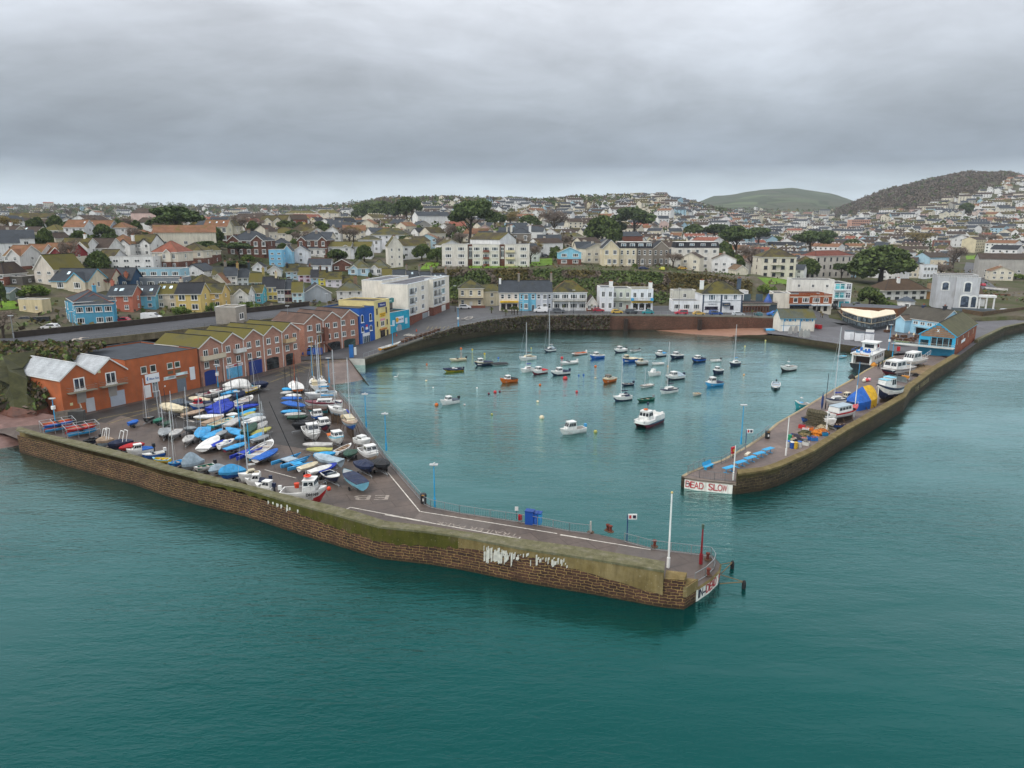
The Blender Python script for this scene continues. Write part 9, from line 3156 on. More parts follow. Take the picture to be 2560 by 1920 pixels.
# cars and vans
_CAR={}
def car_meshes(kind,colr):
 key=(kind,colr)
 if key in _CAR:
  return _CAR[key]
 L,Wd,H_={'car': (4.1,1.7,1.46),'van': (5.0,1.9,2.0),'suv': (4.5,1.8,1.7)}[kind]
 prof={'car': [(-2.05,.45),(-2.0,.85),(-1.75,.98),(-1.35,1.44),(.25,1.46),(.95,.98),(1.85,.82),(2.05,.55),(2.05,.3),(-2.05,.3)],
   'suv': [(-2.2,.5),(-2.2,1.05),(-2.0,1.66),(.3,1.7),(1.0,1.1),(2.05,.98),(2.25,.6),(2.25,.35),(-2.2,.35)],
   'van': [(-2.5,.5),(-2.5,1.95),(1.0,2.0),(1.8,1.2),(2.4,1.0),(2.5,.6),(2.5,.35),(-2.5,.35)]}[kind]
 mb=MB()
 n=len(prof)
 tap=lambda z: Wd/2*(1 if z < 1.0 else 1 - .22*min(1,(z - 1.0)/.7))
 for s in (-1,1):
  i=len(mb.v)
  mb.v+=[(x,s*tap(z),z) for x,z in prof]
  mb.f.append(tuple(range(i,i+n))[::s])
  mb.m.append(0)
 for j in range(n):
  mb.f.append((j,(j+1) % n,n+(j+1) % n,n+j))
  mb.m.append(0)
 bd=mb.mesh('body',[P(colr,.25,.06,1,.5)])
 w_=MB()
 zt,zb=H_ - .1,1.0 if kind !='van' else 1.35
 x0,x1={'car': (-1.3,.3),'suv': (-1.8,.35),'van': (.2,1.2)}[kind]
 for s in (-1,1):
  w_.quad((x0 - .2,s*(tap(zb)+.012),zb),(x1+.45,s*(tap(zb)+.012),zb),(x1,s*(tap(zt)+.012),zt),(x0+.1,s*(tap(zt)+.012),zt))
 xs={'car': (.95,.33),'suv': (1.0,.36),'van': (1.75,1.08)}[kind]
 w_.quad((xs[0]+.02,-.68,zb+.04),(xs[0]+.02,.68,zb+.04),(xs[1]+.02,.58,zt+.02),(xs[1]+.02,-.58,zt+.02))
 if kind !='van':
  w_.quad((x0 - .42,-.62,zb+.05),(x0 - .42,.62,zb+.05),(x0 - .07,.55,zt),(x0 - .07,-.55,zt))
 gl=w_.mesh('windows',[GLB])
 m=MB()
 m.tube((0,-.1,0),(0,.1,0),.32,.32,10)
 wh=m.mesh('wheel',[TYRE])
 _CAR[key]=(bd,gl,wh,L,Wd)
 return _CAR[key]
CARS=[('C3',600,1262,RZ,0,'suv','#dcdcdc','white car parked by the pale yellow villa'),('C3',1415,1300,RZ,180,'van','#dadada','white van in front of the pale grey terrace house'),('C3',1610,1305,RZ,0,'suv','#5a5d62','dark grey estate car beside the white van'),
  ('C3',2040,1295,RZ,0,'car','#a82a3a','red car beside the round-headed cordyline'),('C4',28,1312,RZ,0,'car','#c9a43a','yellow car in front of the grey-green flat-roofed house'),('C4',185,1315,RZ,0,'suv','#3c4044','dark grey car before the yellow cafe fascia'),
  ('C4',360,1318,RZ,180,'car','#2a8f96','teal hatchback right of the yellow cafe'),('C4',720,1324,RZ,180,'suv','#b03444','red car before the low white annex'),('C4',910,1330,RZ,0,'car','#c4a052','mustard car left of the harbour pub door'),
  ('C4',1092,1330,RZ,0,'suv','#274a8a','dark blue car in front of the harbour pub'),('C4',1337,1338,RZ,0,'car','#b9bcc0','silver hatchback before the harbour pub corner'),('C4',1555,1342,RZ,90,'car','#24565c','dark teal car nose-on by the bushy cordyline'),('C4',1720,1338,RZ,180,'suv','#2a6ab8','bright blue car at the end of the road row'),
  ('C1',548,1485,10.5,180,'car','#dedede','white hatchback on the drive below the sky-blue house'),('C1',425,1430,10.5,200,'van','#23262b','black van behind the white hatchback'),('C1',255,1405,10.8,200,'car','#3a3d42','charcoal car left of the black van'),('C1',440,1268,12,0,'car','#2a2d32','dark car by the yellow garden wall'),
  ('C1',1640,1385,10.6,0,'van','#dcdcdc','white van behind the deck wall by the pink house'),('C1',1320,1412,10.5,180,'car','#b02038','red car right of the sky-blue house'),('C1',1870,512,None,180,'car','#c4c6c8','silver car under the big left pine'),('C1',2080,540,None,0,'car','#3a4a52','dark car under the right side of the big left pine'),
  ('C3',1470,705,None,0,'suv','#2f3336','dark car behind the clifftop lawn'),('C3',1955,705,None,0,'van','#dcdcdc','white van beside the sky-blue gabled house'),('C4',312,838,None,0,'car','#27345a','navy car in front of the clifftop terrace'),('C4',512,845,None,90,'car','#b8b83a','lime-yellow car by the stone gabled end'),('C4',735,838,None,0,'car','#c49a3a','amber car before the black mansard flats'),
  ('G2',1145,478,4.7,60,'suv','#33373a','black car under the glass flats'),('G2',1535,455,4.4,20,'suv','#8d9496','grey car right of the turquoise garage doors'),('C5',1755,1275,None,90,'car','#b02a3c','red car on the straight road inland'),('C7',1165,470,1.7,180,'van','#1d4f9c','royal-blue van in the brick flats archway'),('C3',230,655,None,160,'suv','#3a4656','blue-grey car on the lane by the white villa'),('C5',2000,1560,3.2,20,'car','#b9bec4','pale car at the roadside on the far right')]
for c,x,y,z,an,kd,colr,lab in CARS:
 p=at(c,x,y,z) if z is not None else hit(c,x,y)
 bd,gl,wh,L,Wd=car_meshes(kd,colr)
 o=thing('parked_van' if kd=='van' else 'parked_car',lab,'van' if kd=='van' else 'car',(p[0],p[1],p[2]+.02),radians(an))
 b_=link('body',bd,o)
 link('windows',gl,b_)
 for sx in (-.31,.31):
  for sy in (-1,1):
   link('wheel',wh,o,(sx*L,sy*(Wd/2 - .08),.32))
# buoys, swan and gulls
BUOYS=[(30,392,'O',.22),(400,222,'O',.3),(522,233,'Y',.2),(655,278,'Y',.22),(100,645,'W',.18),(25,570,'C',.22),(572,650,'W',.2),(700,708,'M',.2),(768,692,'R',.32),(818,685,'M',.2),(135,830,'O',.36),(438,830,'g',.22),(733,932,'L',.2),(1228,795,'C',.25),(1272,968,'C',.42),
  (1852,1120,'L',.3),(1253,615,'O',.26),(1650,688,'R',.25),(1525,545,'R',.5),(1490,323,'R',.35),(1853,415,'O',.3),(1672,510,'B',.16),(1724,505,'B',.2),(1852,538,'C',.2),(803,322,'B',.2),(1158,218,'L',.2)]
CN={'O': 'orange','Y': 'yellow','W': 'white','C': 'cream','M': 'maroon','R': 'red','g': 'grey','L': 'olive','B': 'blue'}
WH_=['near the quay wall at far left','off the quay street','off the yellow gig','left of the navy cabin boat','low near the slipway','by the slipway mouth','left of three dark red floats','left of the pink-red one','between two maroon ones','right of the pink-red one','left of the lone cabin boat','right of the lone cabin boat','in the empty middle','above the big cream one',
 'in the near water, largest of its colour','right of the white fast fisher','below the red-topped boat','in open water below the speedboat','below the navy-covered cabin boat, biggest red','left of the white speedboat','left of the blue and cream boat','tiny, left of its twin','tiny, right of its twin','near the tan cruiser','by the black-covered boat','behind the cream-decked yacht']
for (x,y,k_,r0),w_ in zip(BUOYS,WH_):
 p=at('D3',x,y,.1)
 o=thing('buoy',f'{CN[k_]} mooring buoy {w_}','buoy',p)
 mb=MB()
 mb.ball((0,0,0),r0*1.15,9)
 link('float',mb.mesh('float',[P(BC[k_],.4)],True),o)
 mb=MB()
 mb.tube((0,0,r0),(0,0,r0+.14),.05,.05,5)
 link('ring',mb.mesh('ring',[DKP]),o)
for x,y,lab in ((1565,198,'pale yellow mooring buoy off the sandy beach'),(1788,135,'pale yellow mooring buoy by the right quay wall'),(1555,505,'cream mooring buoy right of the bright blue boat'),(735,415,'orange mooring buoy by the tall middle yacht')):
 o=thing('buoy',lab,'buoy',at('D4',x,y,.1))
 mb=MB()
 mb.ball((0,0,0),.25,9)
 link('float',mb.mesh('float',[P('#cfc27a' if 'yellow' in lab else '#d0a070',.4)],True),o)
def gull(lab,p,rz,s,fly=False,swan=False):
 o=thing('swan' if swan else 'gull',lab,'bird',p,rz)
 mb=MB()
 g=[(-.32,.02),(-.2,.07),(0,.1),(.16,.085),(.26,.05),(.33,.05),(.38,.03)]
 mb.grid([[(x*s,r*s*cos(a),(r*s*sin(a))+(.05*s if x > .2 else 0)) for a in [6.283*j/7 for j in range(7)]] for x,r in g],close=True)
 if swan:
  mb.path([(.3*s,0,.05*s),(.42*s,0,.22*s),(.38*s,0,.42*s),(.46*s,0,.46*s),(.56*s,0,.42*s)],.035*s,6)
 if fly:
  for sg in (-1,1):
   w_=[[(.12*s,sg*.07*s,.05*s),(-.12*s,sg*.07*s,.04*s)],[(.15*s,sg*.35*s,.14*s),(-.09*s,sg*.35*s,.13*s)],[(.02*s,sg*.68*s,.1*s),(-.13*s,sg*.66*s,.09*s)],[(-.16*s,sg*.86*s,.06*s),(-.19*s,sg*.84*s,.05*s)]]
   mb.grid(w_)
   mb.grid([[(a[0],a[1],a[2] - .02*s) for a in r_] for r_ in w_],flip=True)
 link('body',mb.mesh('body',[P('#a89d92' if fly else '#dcdcd8',.8,.25,6)],True),o)
 return o
d=ray(px('C6',850,300))
gull('speckled grey-brown gull gliding with spread wings in front of the car park deck',(d[0]*40,d[1]*40,CAMZ+d[2]*40),radians(170),.72,True)
for (c,x,y,z,yt,w_) in (('D8',549,285,DZ,-160,'by the litter bin'),('C7',1745,1255,DZ,900,'at the fence bend'),('C7',1960,1490,DZ,1110,'beside the white cruiser')):
 p=at(c,x,y,z)
 gull('white gull standing on the lamp post '+w_,(p[0],p[1],p[2]+hpx(c,x,y,yt,p)+.24),1.0,.7)
gull('white swan on the water near the slipway',at('C7',2060,700,.1),.4,1.5,swan=True)
# pier furniture and fishing gear
for i,(x,y) in enumerate([(700,1085),(820,1025),(925,978),(1025,928),(1122,882)]):
 p=at('D6',x,y+40,DZ)
 o=thing('picnic_table',f'blue metal table on the pier, {_ORD[i]} in the row counted from the DEAD SLOW end','table',p,.62,'row of blue tables on the pier')
 mb=MB()
 for k_ in range(5):
  mb.box(-1.1,1.1,-.42+k_*.17,-.28+k_*.17,.72,.77)
 link('table_top',mb.mesh('table_top',[BLP]),o)
 for sx in (-.6,.6):
  mb=MB()
  mb.tube((sx,0,0),(sx,0,.72),.06,.06,6)
  mb.box(sx - .06,sx+.06,-.4,.4,0,.06)
  link('leg',mb.mesh('leg',[BLP]),o)
p=at('D6',480,1085,DZ)
o=thing('bench','blue metal bench with backrest by the pier railing','bench',p,.75)
mb=MB()
mb.box(-1.1,1.1,-.25,.25,.42,.47)
link('seat',mb.mesh('seat',[BLP]),o)
mb=MB()
mb.quad((-1.1,.27,.5),(1.1,.27,.5),(1.1,.42,1.0),(-1.1,.42,1.0))
mb.quad((-1.1,.29,.5),(-1.1,.44,1.0),(1.1,.44,1.0),(1.1,.29,.5))
link('backrest',mb.mesh('backrest',[BLP]),o)
for sx in (-.8,.8):
 mb=MB()
 mb.box(sx - .05,sx+.05,-.2,.2,0,.42)
 link('leg',mb.mesh('leg',[BLP]),o)
mb=MB()
for i in range(6):
 mb.box(0,1.6,i*.5,i*.5+.5,-.3*i - .25,-.3*i)
o=mb.build('pier_steps',P('#d3cbb8',.8,.15),None,(35.2,101.2,DZ+.25),.95)
tag(o,'white painted steps at the pier edge by the red lifebuoy box','steps')
def simple(name,lab,cat,c,x,y,z,rz,parts_,grp=None):
 o=thing(name,lab,cat,at(c,x,y,z),rz,grp)
 for nm,mat,fn in parts_:
  mb=MB()
  fn(mb)
  link(nm,mb.mesh(nm,[mat]),o)
 return o
simple('lifebuoy_cabinet','red lifebuoy cabinet beside the white pier steps','lifebuoy','D6',742,970,DZ,.6,[('post',DKP,lambda m: m.tube((0,0,0),(0,0,1.2),.06,.06,6)),('cabinet',P('#b81c2c',.5),lambda m: m.box(-.4,.4,-.12,.12,.7,1.7)),('lifebuoy',P('#d8a030',.5),lambda m: m.box(-.2,.2,-.16,-.121,1.0,1.4))])
for c,x,y,w_ in (('D6',1115,760,'on the far pier'),('D8',428,250,'inside the fence corner of the boat park')):
 simple('litter_bin','black litter bin '+w_,'bin',c,x,y,DZ,0,[('body',P('#1e1f22',.5),lambda m: m.lathe([(.34,0),(.38,.1),(.38,.95),(.42,1.0),(.42,1.1),(.3,1.28),(.05,1.32)],12)),('opening',P('#c08a3a',.6),lambda m: m.box(-.16,.16,-.40,-.30,1.12,1.2)),('notice',WB,lambda m: m.box(-.08,.14,-.41,-.37,.4,.75))])
for c,x,y,w_ in (('D6',878,870,'on the far pier by the blue lamp post'),('D7',722,655,'on the front pier')):
 o=simple('notice_sign','white notice with red and blue symbols '+w_,'sign',c,x,y,DZ,0,[('post',P('#27406e',.5),lambda m: m.tube((0,0,0),(0,0,3.0),.06,.06,6)),('board',WB,lambda m: m.box(.05,1.0,-.05,.05,2.5,3.1)),('red_symbol',RED,lambda m: m.box(.15,.38,-.07,-.052,2.62,2.98)),('blue_symbol',NAVYP,lambda m: m.box(.55,.88,-.07,-.052,2.62,2.98))])
for i,(x,hh,dx) in enumerate(((1575,1.55,.48),(1625,1.35,.4),(1672,1.3,.3))):
 simple('storage_bin',['tallest blue plastic bin','middle blue plastic bin','light blue narrow bin'][i]+' on the front pier railing','bin','D8',x,470,DZ,-.3,[('body',P(['#164fa8','#1c5cb8','#2a8cc4'][i],.5,.15),lambda m,hh=hh,dx=dx: m.box(-dx,dx,-.4,.4,0,hh)),('lid',P('#0f3f88',.5),lambda m,hh=hh,dx=dx: m.box(-dx - .04,dx+.04,-.44,.44,hh+.003,hh+.1))])
simple('fuel_can','small red container beside the blue bins','container','D8',1470,430,DZ,0,[('body',RED,lambda m: m.box(-.25,.25,-.2,.2,0,.55)),('handle',RED,lambda m: m.box(-.18,.18,-.04,.04,.56,.7))])
simple('notice_sign','small white notice on the front pier railing','sign','D8',1432,425,DZ,0,[('post',DKP,lambda m: m.tube((0,.02,0),(0,.02,1.5),.03,.03,5)),('board',WB,lambda m: m.box(-.2,.2,-.04,-.01,1.1,1.6))])
for i,(x,y) in enumerate([(1595,860),(1600,1030),(515,545),(545,560),(330,565),(1020,720)]):
 simple('bollard',['rusty bollard on the rounded pier end','low rusty bollard near the IN-DEAD lettering','left rusty twin bollard on the pier edge','right rusty twin bollard on the pier edge','white-topped mooring post with coiled rope','dark squat bollard by the pier railing end'][i],'bollard','D7',x,y,DZ,0,[('post',P('#6a2f22' if i !=4 else '#c9c6bd',.8,.3),lambda m,i=i: m.lathe([(.22,0),(.16,.1),(.15,.55),(.24,.62),(.22,.75),(.05,.8)] if i !=4 else [(.1,0),(.1,1.3),(.02,1.4)],10)),('base',P('#54402f',.9,.3),lambda m: m.lathe([(.4,0),(.4,.06),(.3,.08)],10))])
for i,(x,y,ex,ey) in enumerate(((1740,1010,1860,935),(1725,1120,1985,1150))):
 p,q_=V3(at('D7',x,y,.6)),V3(at('D7',ex,ey,.2))
 o=thing('mooring_strut',['upper','lower'][i]+' rusty strut reaching from the pier end to a dark float','strut',q_)
 mb=MB()
 mb.tube(p - q_,(0,0,.5),.05,.05,5)
 mb.tube(p - q_+V3((.3,1.4,.3)),(0,0,.5),.04,.04,5)
 link('arm',mb.mesh('arm',[P('#6f5a3c',.9)]),o)
 mb=MB()
 mb.lathe([(.18,-.8),(.22,.3),(.15,.6),(.03,.7)],8)
 link('float',mb.mesh('float',[P('#1c1c1e',.7)]),o)
r_=random.Random(4)
pot=thing('lobster_pot','weathered lobster pot in the big stack on the pier','lobster pot',(0,0,0),0,'lobster pots stacked on the pier')
mb=MB()
for x in (-.42,0,.42):
 mb.path([(x,-.3,0),(x,-.3,.25),(x,0,.44),(x,.3,.25),(x,.3,0)],.028,4)
for y,z in ((-.3,.02),(.3,.02),(-.3,.25),(.3,.25),(0,.44)):
 mb.tube((-.42,y,z),(.42,y,z),.028,.028,4)
link('frame',mb.mesh('frame',[P('#6e6652',.9,.3,5)]),pot)
mb=MB()
mb.grid([[(x,y*.96,z*.95) for y,z in ((-.3,.0),(-.3,.25),(0,.43),(.3,.25),(.3,0))] for x in (-.4,.4)])
link('netting',mb.mesh('netting',[P('#57533f',.95,.5,9)]),pot)
first=True
pa,pb_=V3(at('E6',560,700,DZ)),V3(at('E6',960,780,DZ))
n=0
for k_ in range(6):
 for i in range(9 - (k_ > 3)*3):
  for j in range(2):
   b_=pa.lerp(pb_,(i+.5*(k_ % 2))/8.5)
   loc=(b_.x+.3*j+r_.uniform(-.1,.1),b_.y+.85*j+r_.uniform(-.1,.1),DZ+.44*k_+.02)
   if first:
    pot.location=loc
    pot.rotation_euler=(0,0,-.6)
    first=False
   else:
    copy_thing(pot,loc,-.6+r_.uniform(-.2,.2),pot['label'])
DR=[(275,1110,'#1c4f9c','blue plastic drum, left of the front row of gear'),(335,1115,'#c9a22a','yellow plastic drum with green foot in the front row of gear'),(405,1100,'#c9c9c6','white plastic drum with blue lid in the front row of gear'),(235,985,'#1f8a62','green plastic drum behind the blue one'),(205,1090,'#b9bcb8','pale drum by the white pole')]
for x,y,k_,lab in DR:
 simple('drum',lab,'drum','E6',x,y,DZ,0,[('body',P(k_,.5),lambda m: m.lathe([(.3,0),(.33,.3),(.31,.34),(.33,.6),(.31,.95)],12)),('lid',P('#e0ddd4' if 'blue plastic' in lab else ('#1c5fb4' if 'white' in lab else k_),.5),lambda m: m.lathe([(.34,.955),(.34,1.03),(.02,1.05)],12))])
CRS=[(310,895,'#1c3f8c','navy crate tilted at the left of the gear heap'),(265,920,'#d0a828','small yellow crate behind the green drum'),(290,960,'#d6cfb4','cream crate above the blue drum'),(515,1030,'#d8d8d2','white crate with red lid at the parapet'),(590,940,'#1f5fb0','blue crate full of pink floats, left of two'),(655,950,'#2a78c0','blue crate full of floats, right of two'),(510,790,'#dcdcd8','white crate with maroon coil on top'),(585,775,'#d0702a','orange tub beside the white crate'),(835,865,'#1f7fae','teal-blue tub against the parapet'),(445,735,'#b82a2a','small red tub at the lane side of the pots'),
 (480,960,'#8a8a86','grey crate in the middle of the gear heap')]
for i,(x,y,k_,lab) in enumerate(CRS):
 simple('crate',lab,'crate','E6',x,y+25,DZ,-.6+(i % 3)*.3,[('box',P(k_,.55,.15),lambda m: [m.box(-.5,.5,-.35,-.3,0,.55),m.box(-.5,.5,.3,.35,0,.55),m.box(-.5,-.45,-.3,.3,0,.55),m.box(.45,.5,-.3,.3,0,.55),m.box(-.45,.45,-.3,.3,0,.08)]),('contents',P(['#33302c','#8a3a4a','#b86a6a','#4a463c'][i % 4],.8,.4,6),lambda m: [m.ball((-.25+.25*q_,.1*(q_ % 2),.42),.2,7) for q_ in range(3)])])
for x,y,k_,lab in ((720,850,'#d07a1c','bright orange net heap beside the teal-blue tub'),(800,830,'#b8651f','rusty orange net heap below the lobster pots'),(370,935,'#3a3640','dark rope heap among the crates'),(480,900,'#7a6a44','tan net heap behind the dark rope'),(800,760,'#a8987a','pale coiled net on the edge of the pots'),(400,1000,'#2a2a30','black net pile above the drums'),(500,850,'#4a4a2e','olive net pile by the white crate')):
 o=thing('net_heap',lab,'fishing net',at('E6',x,y+20,DZ))
 mb=MB()
 rows=[]
 for a in range(7):
  rr_=1.05*cos(a/6*1.5)
  rows.append([(rr_*cos(t)*r_.uniform(.75,1.2),rr_*sin(t)*r_.uniform(.75,1.2),.75*sin(a/6*1.57)+r_.uniform(-.07,.07)) for t in np.linspace(0,6.28,15)[:-1]])
 mb.grid(rows,close=True)
 link('netting',mb.mesh('netting',[P(k_,.9,.5,5)]),o)
for i,(x0,y0) in enumerate([(1400,1035),(1580,1060),(1745,1070)]):
 p=at('G2',x0,y0,QZ)
 o=thing('kiosk',['white ticket kiosk with curved roof, farthest from the ferry','white ticket kiosk with curved roof and blue barrel beside it','white ticket kiosk with sign board on top, behind the ferry'][i],'kiosk',p,-.35)
 mb=MB()
 mb.box(-1.2,1.2,0,2.4,0,2.5)
 link('wall',mb.mesh('wall',[P('#dfe1e4',.6,.06)]),o)
 mb=MB()
 mb.grid([[(-1.35,y,2.45+.35*sin(t) if i < 2 else 2.55),(1.35,y,2.45+.35*sin(t) if i < 2 else 2.55)] for y,t in [(-.15+2.7*k_/6,PI*(.15+.8*k_/6)) for k_ in range(7)]],flip=True)
 link('roof',mb.mesh('roof',[P('#3f4a52' if i < 2 else '#3a3f58',.7)]),o)
 mb=MB()
 mb.box(.2,.9,-.03,0,.05,2.0)
 link('door',mb.mesh('door',[P('#cfd2d6',.6)]),o)
 if i==2:
  mb=MB()
  mb.box(-1.0,1.2,1.0,1.1,2.7,3.5)
  link('sign_board',mb.mesh('sign_board',[WB]),o)
tb0=None
for i,(x,y) in enumerate([(1060,480),(1150,500),(1290,500),(1400,480),(1240,440),(1100,440),(950,350),(1370,530),(1480,440),(1180,560)]):
 p=at('E5',x,y,QZ)
 if tb0 is None:
  tb0=thing('picnic_table','brown wooden picnic table outside the stone boathouse','table',p,.3,'picnic tables outside the boathouse')
  mb=MB()
  mb.box(-.9,.9,-.4,.4,.72,.78)
  link('table_top',mb.mesh('table_top',[P('#6a4a34',.8,.2)]),tb0)
  for s in (-1,1):
   mb=MB()
   mb.box(-.9,.9,s*.75 - .14,s*.75+.14,.42,.47)
   link('seat',mb.mesh('seat',[P('#6a4a34',.8,.2)]),tb0)
   mb=MB()
   mb.box(s*.6 - .05,s*.6+.05,-.7,.7,0,.7)
   link('leg',mb.mesh('leg',[P('#5a3e2c',.8,.2)]),tb0)
 else:
  copy_thing(tb0,p,r_.uniform(-.4,.8),tb0['label'])
for i,(x,y,yt) in enumerate([(950,340,240),(1105,445,370),(1330,390,330),(1410,425,350),(1100,330,215)]):
 p=at('E5',x,y,QZ)
 h=hpx('E5',x,y,yt,p)
 simple('parasol',['closed white parasol by the kiosks','closed cream parasol among the front tables','closed pinkish parasol by the pale blue pub','closed cream parasol by the pub door','closed yellow parasol by the timber wall'][i],'parasol','E5',x,y,QZ,0,[('pole',WB,lambda m,h=h: m.tube((0,0,0),(0,0,h),.04,.04,5)),('canopy',P(['#dcdad0','#d8c9a4','#d8bcae','#dccfb0','#c9a83a'][i],.8),lambda m,h=h: m.lathe([(.3,h*.35),(.22,h*.6),(.03,h)],8))])
for i,(x,y) in enumerate([(1130,560),(1265,575)]):
 simple('planter',['long blue-grey planter, left of two by the picnic tables','long blue-grey planter, right of two by the picnic tables'][i],'planter','E5',x,y,QZ,-.2,[('trough',P('#5f8a98',.7),lambda m: m.box(-1.2,1.2,-.3,.3,0,.8)),('plants',L_BUSH,lambda m: [m.ball((-.8+.4*q_,0,.9),.25,6) for q_ in range(5)])])
simple('waste_bin','red wheeled bin right of the harbour hut','bin','G2',885,845,QZ,.2,[('body',P('#c01c28',.4),lambda m: m.box(-.7,.7,-.45,.45,.1,1.2)),('lid',P('#a01822',.4),lambda m: m.box(-.75,.75,-.5,.5,1.203,1.35))])
simple('waste_bin','second red wheeled bin half behind the hut corner','bin','G2',815,835,QZ,.2,[('body',P('#c01c28',.4),lambda m: m.box(-.6,.6,-.45,.45,.1,1.2)),('lid',P('#a01822',.4),lambda m: m.box(-.65,.65,-.5,.5,1.203,1.35))])
for i,(x,y,k_,lab) in enumerate([(372,935,'W','white dinghy stood upright against the hut, left of two'),(465,920,'W','white dinghy stood upright against the hut, right of two'),(555,985,'T','teal and white striped boat stood on end'),(622,1000,'n','brown-bottomed boat stood on end beside the striped one'),(680,1000,'N','navy boat leaning on end, rightmost at the hut')]):
 p=at('G2',x,y,QZ)
 o=thing('upright_dinghy',lab,'dinghy',(p[0],p[1],p[2]+1.45))
 h=Hull(2.9,1.25,.4,.1,.1,.8)
 q_=link('hull',h.mesh(k_,k_,'W','g'),o)
 q_.rotation_euler=(0,-PI/2 - .15,PI/2)
simple('open_boat','upturned cyan boat on the beach beside the hut','boat','G2',40,885,1.6,.1,[('hull',bp('c'),lambda m: m.grid([[(x,w_*cos(t),.7*(w_/.8)*sin(t)+.2) for t in np.linspace(0,PI,7)] for x,w_ in ((-1.7,.6),(-.8,.8),(.3,.8),(1.2,.55),(1.8,.08))]),),('keel',bp('W'),lambda m: m.box(-1.6,1.4,-.04,.04,.88,.98))])
for i,(bx,by,ks_) in enumerate([('E3',(330,400),'bRcBRO'),('E3',(730,470),'cbRROR')]):
 p=V3(at(bx,*by,DZ))
 rz=.78
 o=thing('kayak_rack',['grey tubular kayak rack at the left end of the yard','grey tubular kayak rack nearer the navy inflatable'][i],'rack',p,rz)
 mb=MB()
 for x in (-2.4,-.8,.8,2.4):
  mb.path([(x,-1.3,0),(x,-1.3,1.7),(x,1.3,2.0),(x,1.3,0)],.04,4)
 for y,z in ((-1.3,1.7),(1.3,2.0),(-1.3,.9),(1.3,.9),(0,1.85)):
  mb.tube((-2.4,y,z),(2.4,y,z),.04,.04,4)
 link('frame',mb.mesh('frame',[P('#a9adae',.5)]),o)
 for k_,cc in enumerate(ks_):
  y,z=-.95+.95*(k_ % 3),.45+.75*(k_//3)
  nm={'b': 'light blue','R': 'red','c': 'cyan','B': 'deep blue','O': 'orange'}[cc]
  q_=thing('kayak',f"{nm} kayak, {['front', 'middle', 'back'][k_ % 3]} of the {['lower', 'upper'][k_ // 3]} tier of the {['left', 'right'][i]} rack",'kayak',p+Matrix.Rotation(rz,3,'Z') @ V3((0,y,z)),rz)
  h=Hull(4.3,.68,.3,.12,.08,.12)
  link('hull',h.mesh(cc,cc,cc,cc),q_)
  mb=MB()
  mb.lathe([(.26,.30),(.3,.36),(.2,.36)],10)
  link('cockpit',mb.mesh('cockpit',[DKP]),q_)
p0,p1,p2=(V3(at('C6',*q_,DZ)) for q_ in ((612,1240),(905,1190),(880,1130)))
o=thing('bin_store','grey weathered timber bin enclosure in front of the orange store','enclosure',p0)
mb=MB()
for a,b in ((p0,p1),(p1,p2),(p0,p0+(p2 - p1))):
 d=(b - a).normalized()
 n=V3((-d.y,d.x,0))*.06
 a,b=a - p0,b - p0
 mb.prism([(a - n)[:2],(b - n)[:2],(b+n)[:2],(a+n)[:2]],0,2.6)
link('fence_boards',mb.mesh('fence_boards',[P('#8b8073',.9,.25,2)]),o)
mb=MB()
mb.box(.6,4,1.0,2.2,0,2.3)
link('shelter_roof',mb.mesh('shelter_roof',[P('#4a4a48',.8)]),o,(0,0,0),.2)
for (x,y,k_,lab,an) in ((800,985,'#23262e','person in a dark coat walking on the pier beside the pilot launch, left of two',2.3),(858,965,'#1d3a30','person in a dark green coat walking on the pier, right of two',2.2)):
 p=at('E5',x,y,DZ)
 o=thing('person',lab,'person',p,an)
 J=[(0,0,.92),(0,0,1.15),(0,0,1.42),(0,0,1.54),(.02,0,1.66),(.03,0,1.76),(0,.19,1.42),(-.03,.25,1.15),(.06,.25,.92),(0,-.19,1.42),(.05,-.25,1.15),(.12,-.25,.93),(0,.09,.9),(.1,.1,.5),(.02,.1,.06),(.16,.1,.03),(0,-.09,.9),(-.08,-.1,.5),(-.22,-.1,.08),(-.08,-.1,.03)]
 R_=[.15,.16,.17,.06,.1,.08,.08,.06,.045,.08,.06,.045,.1,.075,.05,.045,.1,.075,.05,.045]
 E_=[(0,1),(1,2),(2,3),(3,4),(4,5),(2,6),(6,7),(7,8),(2,9),(9,10),(10,11),(0,12),(12,13),(13,14),(14,15),(0,16),(16,17),(17,18),(18,19)]
 me_=bpy.data.meshes.new('body')
 me_.from_pydata(J,E_,[])
 me_.materials.append(P(k_,.8))
 q_=link('body',me_,o)
 md=q_.modifiers.new('skin','SKIN')
 for v,r0 in zip(me_.skin_vertices[0].data if me_.skin_vertices else [],R_):
  v.radius=(r0,r0)
 q_.modifiers.new('smooth','SUBSURF').levels=1
 mb=MB()
 mb.ball((.03,0,1.70),.125,8,0,1.15)
 link('hair',mb.mesh('hair',[P('#3a2c22',.8)],True),o)
q0=None
for i,(x,y) in enumerate([(900,1350),(970,1312),(1060,1300),(1160,1262),(1240,1238),(1312,1216),(1390,1190),(1470,1160)]):
 q0=copy_thing(tb0,at('G1',x,y,2.75+i*.12),.9+r_.uniform(-.2,.2),'grey wooden table along the quay street railing','tables along the quay street')
for i,(x,y,lab) in enumerate([(770,1245,'red and white traffic cone by the turquoise front'),(1115,1165,'orange traffic cone below the garage flats')]):
 simple('traffic_cone',lab,'traffic cone','G1',x,y,2.9+i*.7,0,[('cone',P('#d0481f',.5),lambda m: m.lathe([(.22,0),(.05,.75)],8)),('base',DKP,lambda m: m.box(-.25,.25,-.25,.25,-.02,.03))])
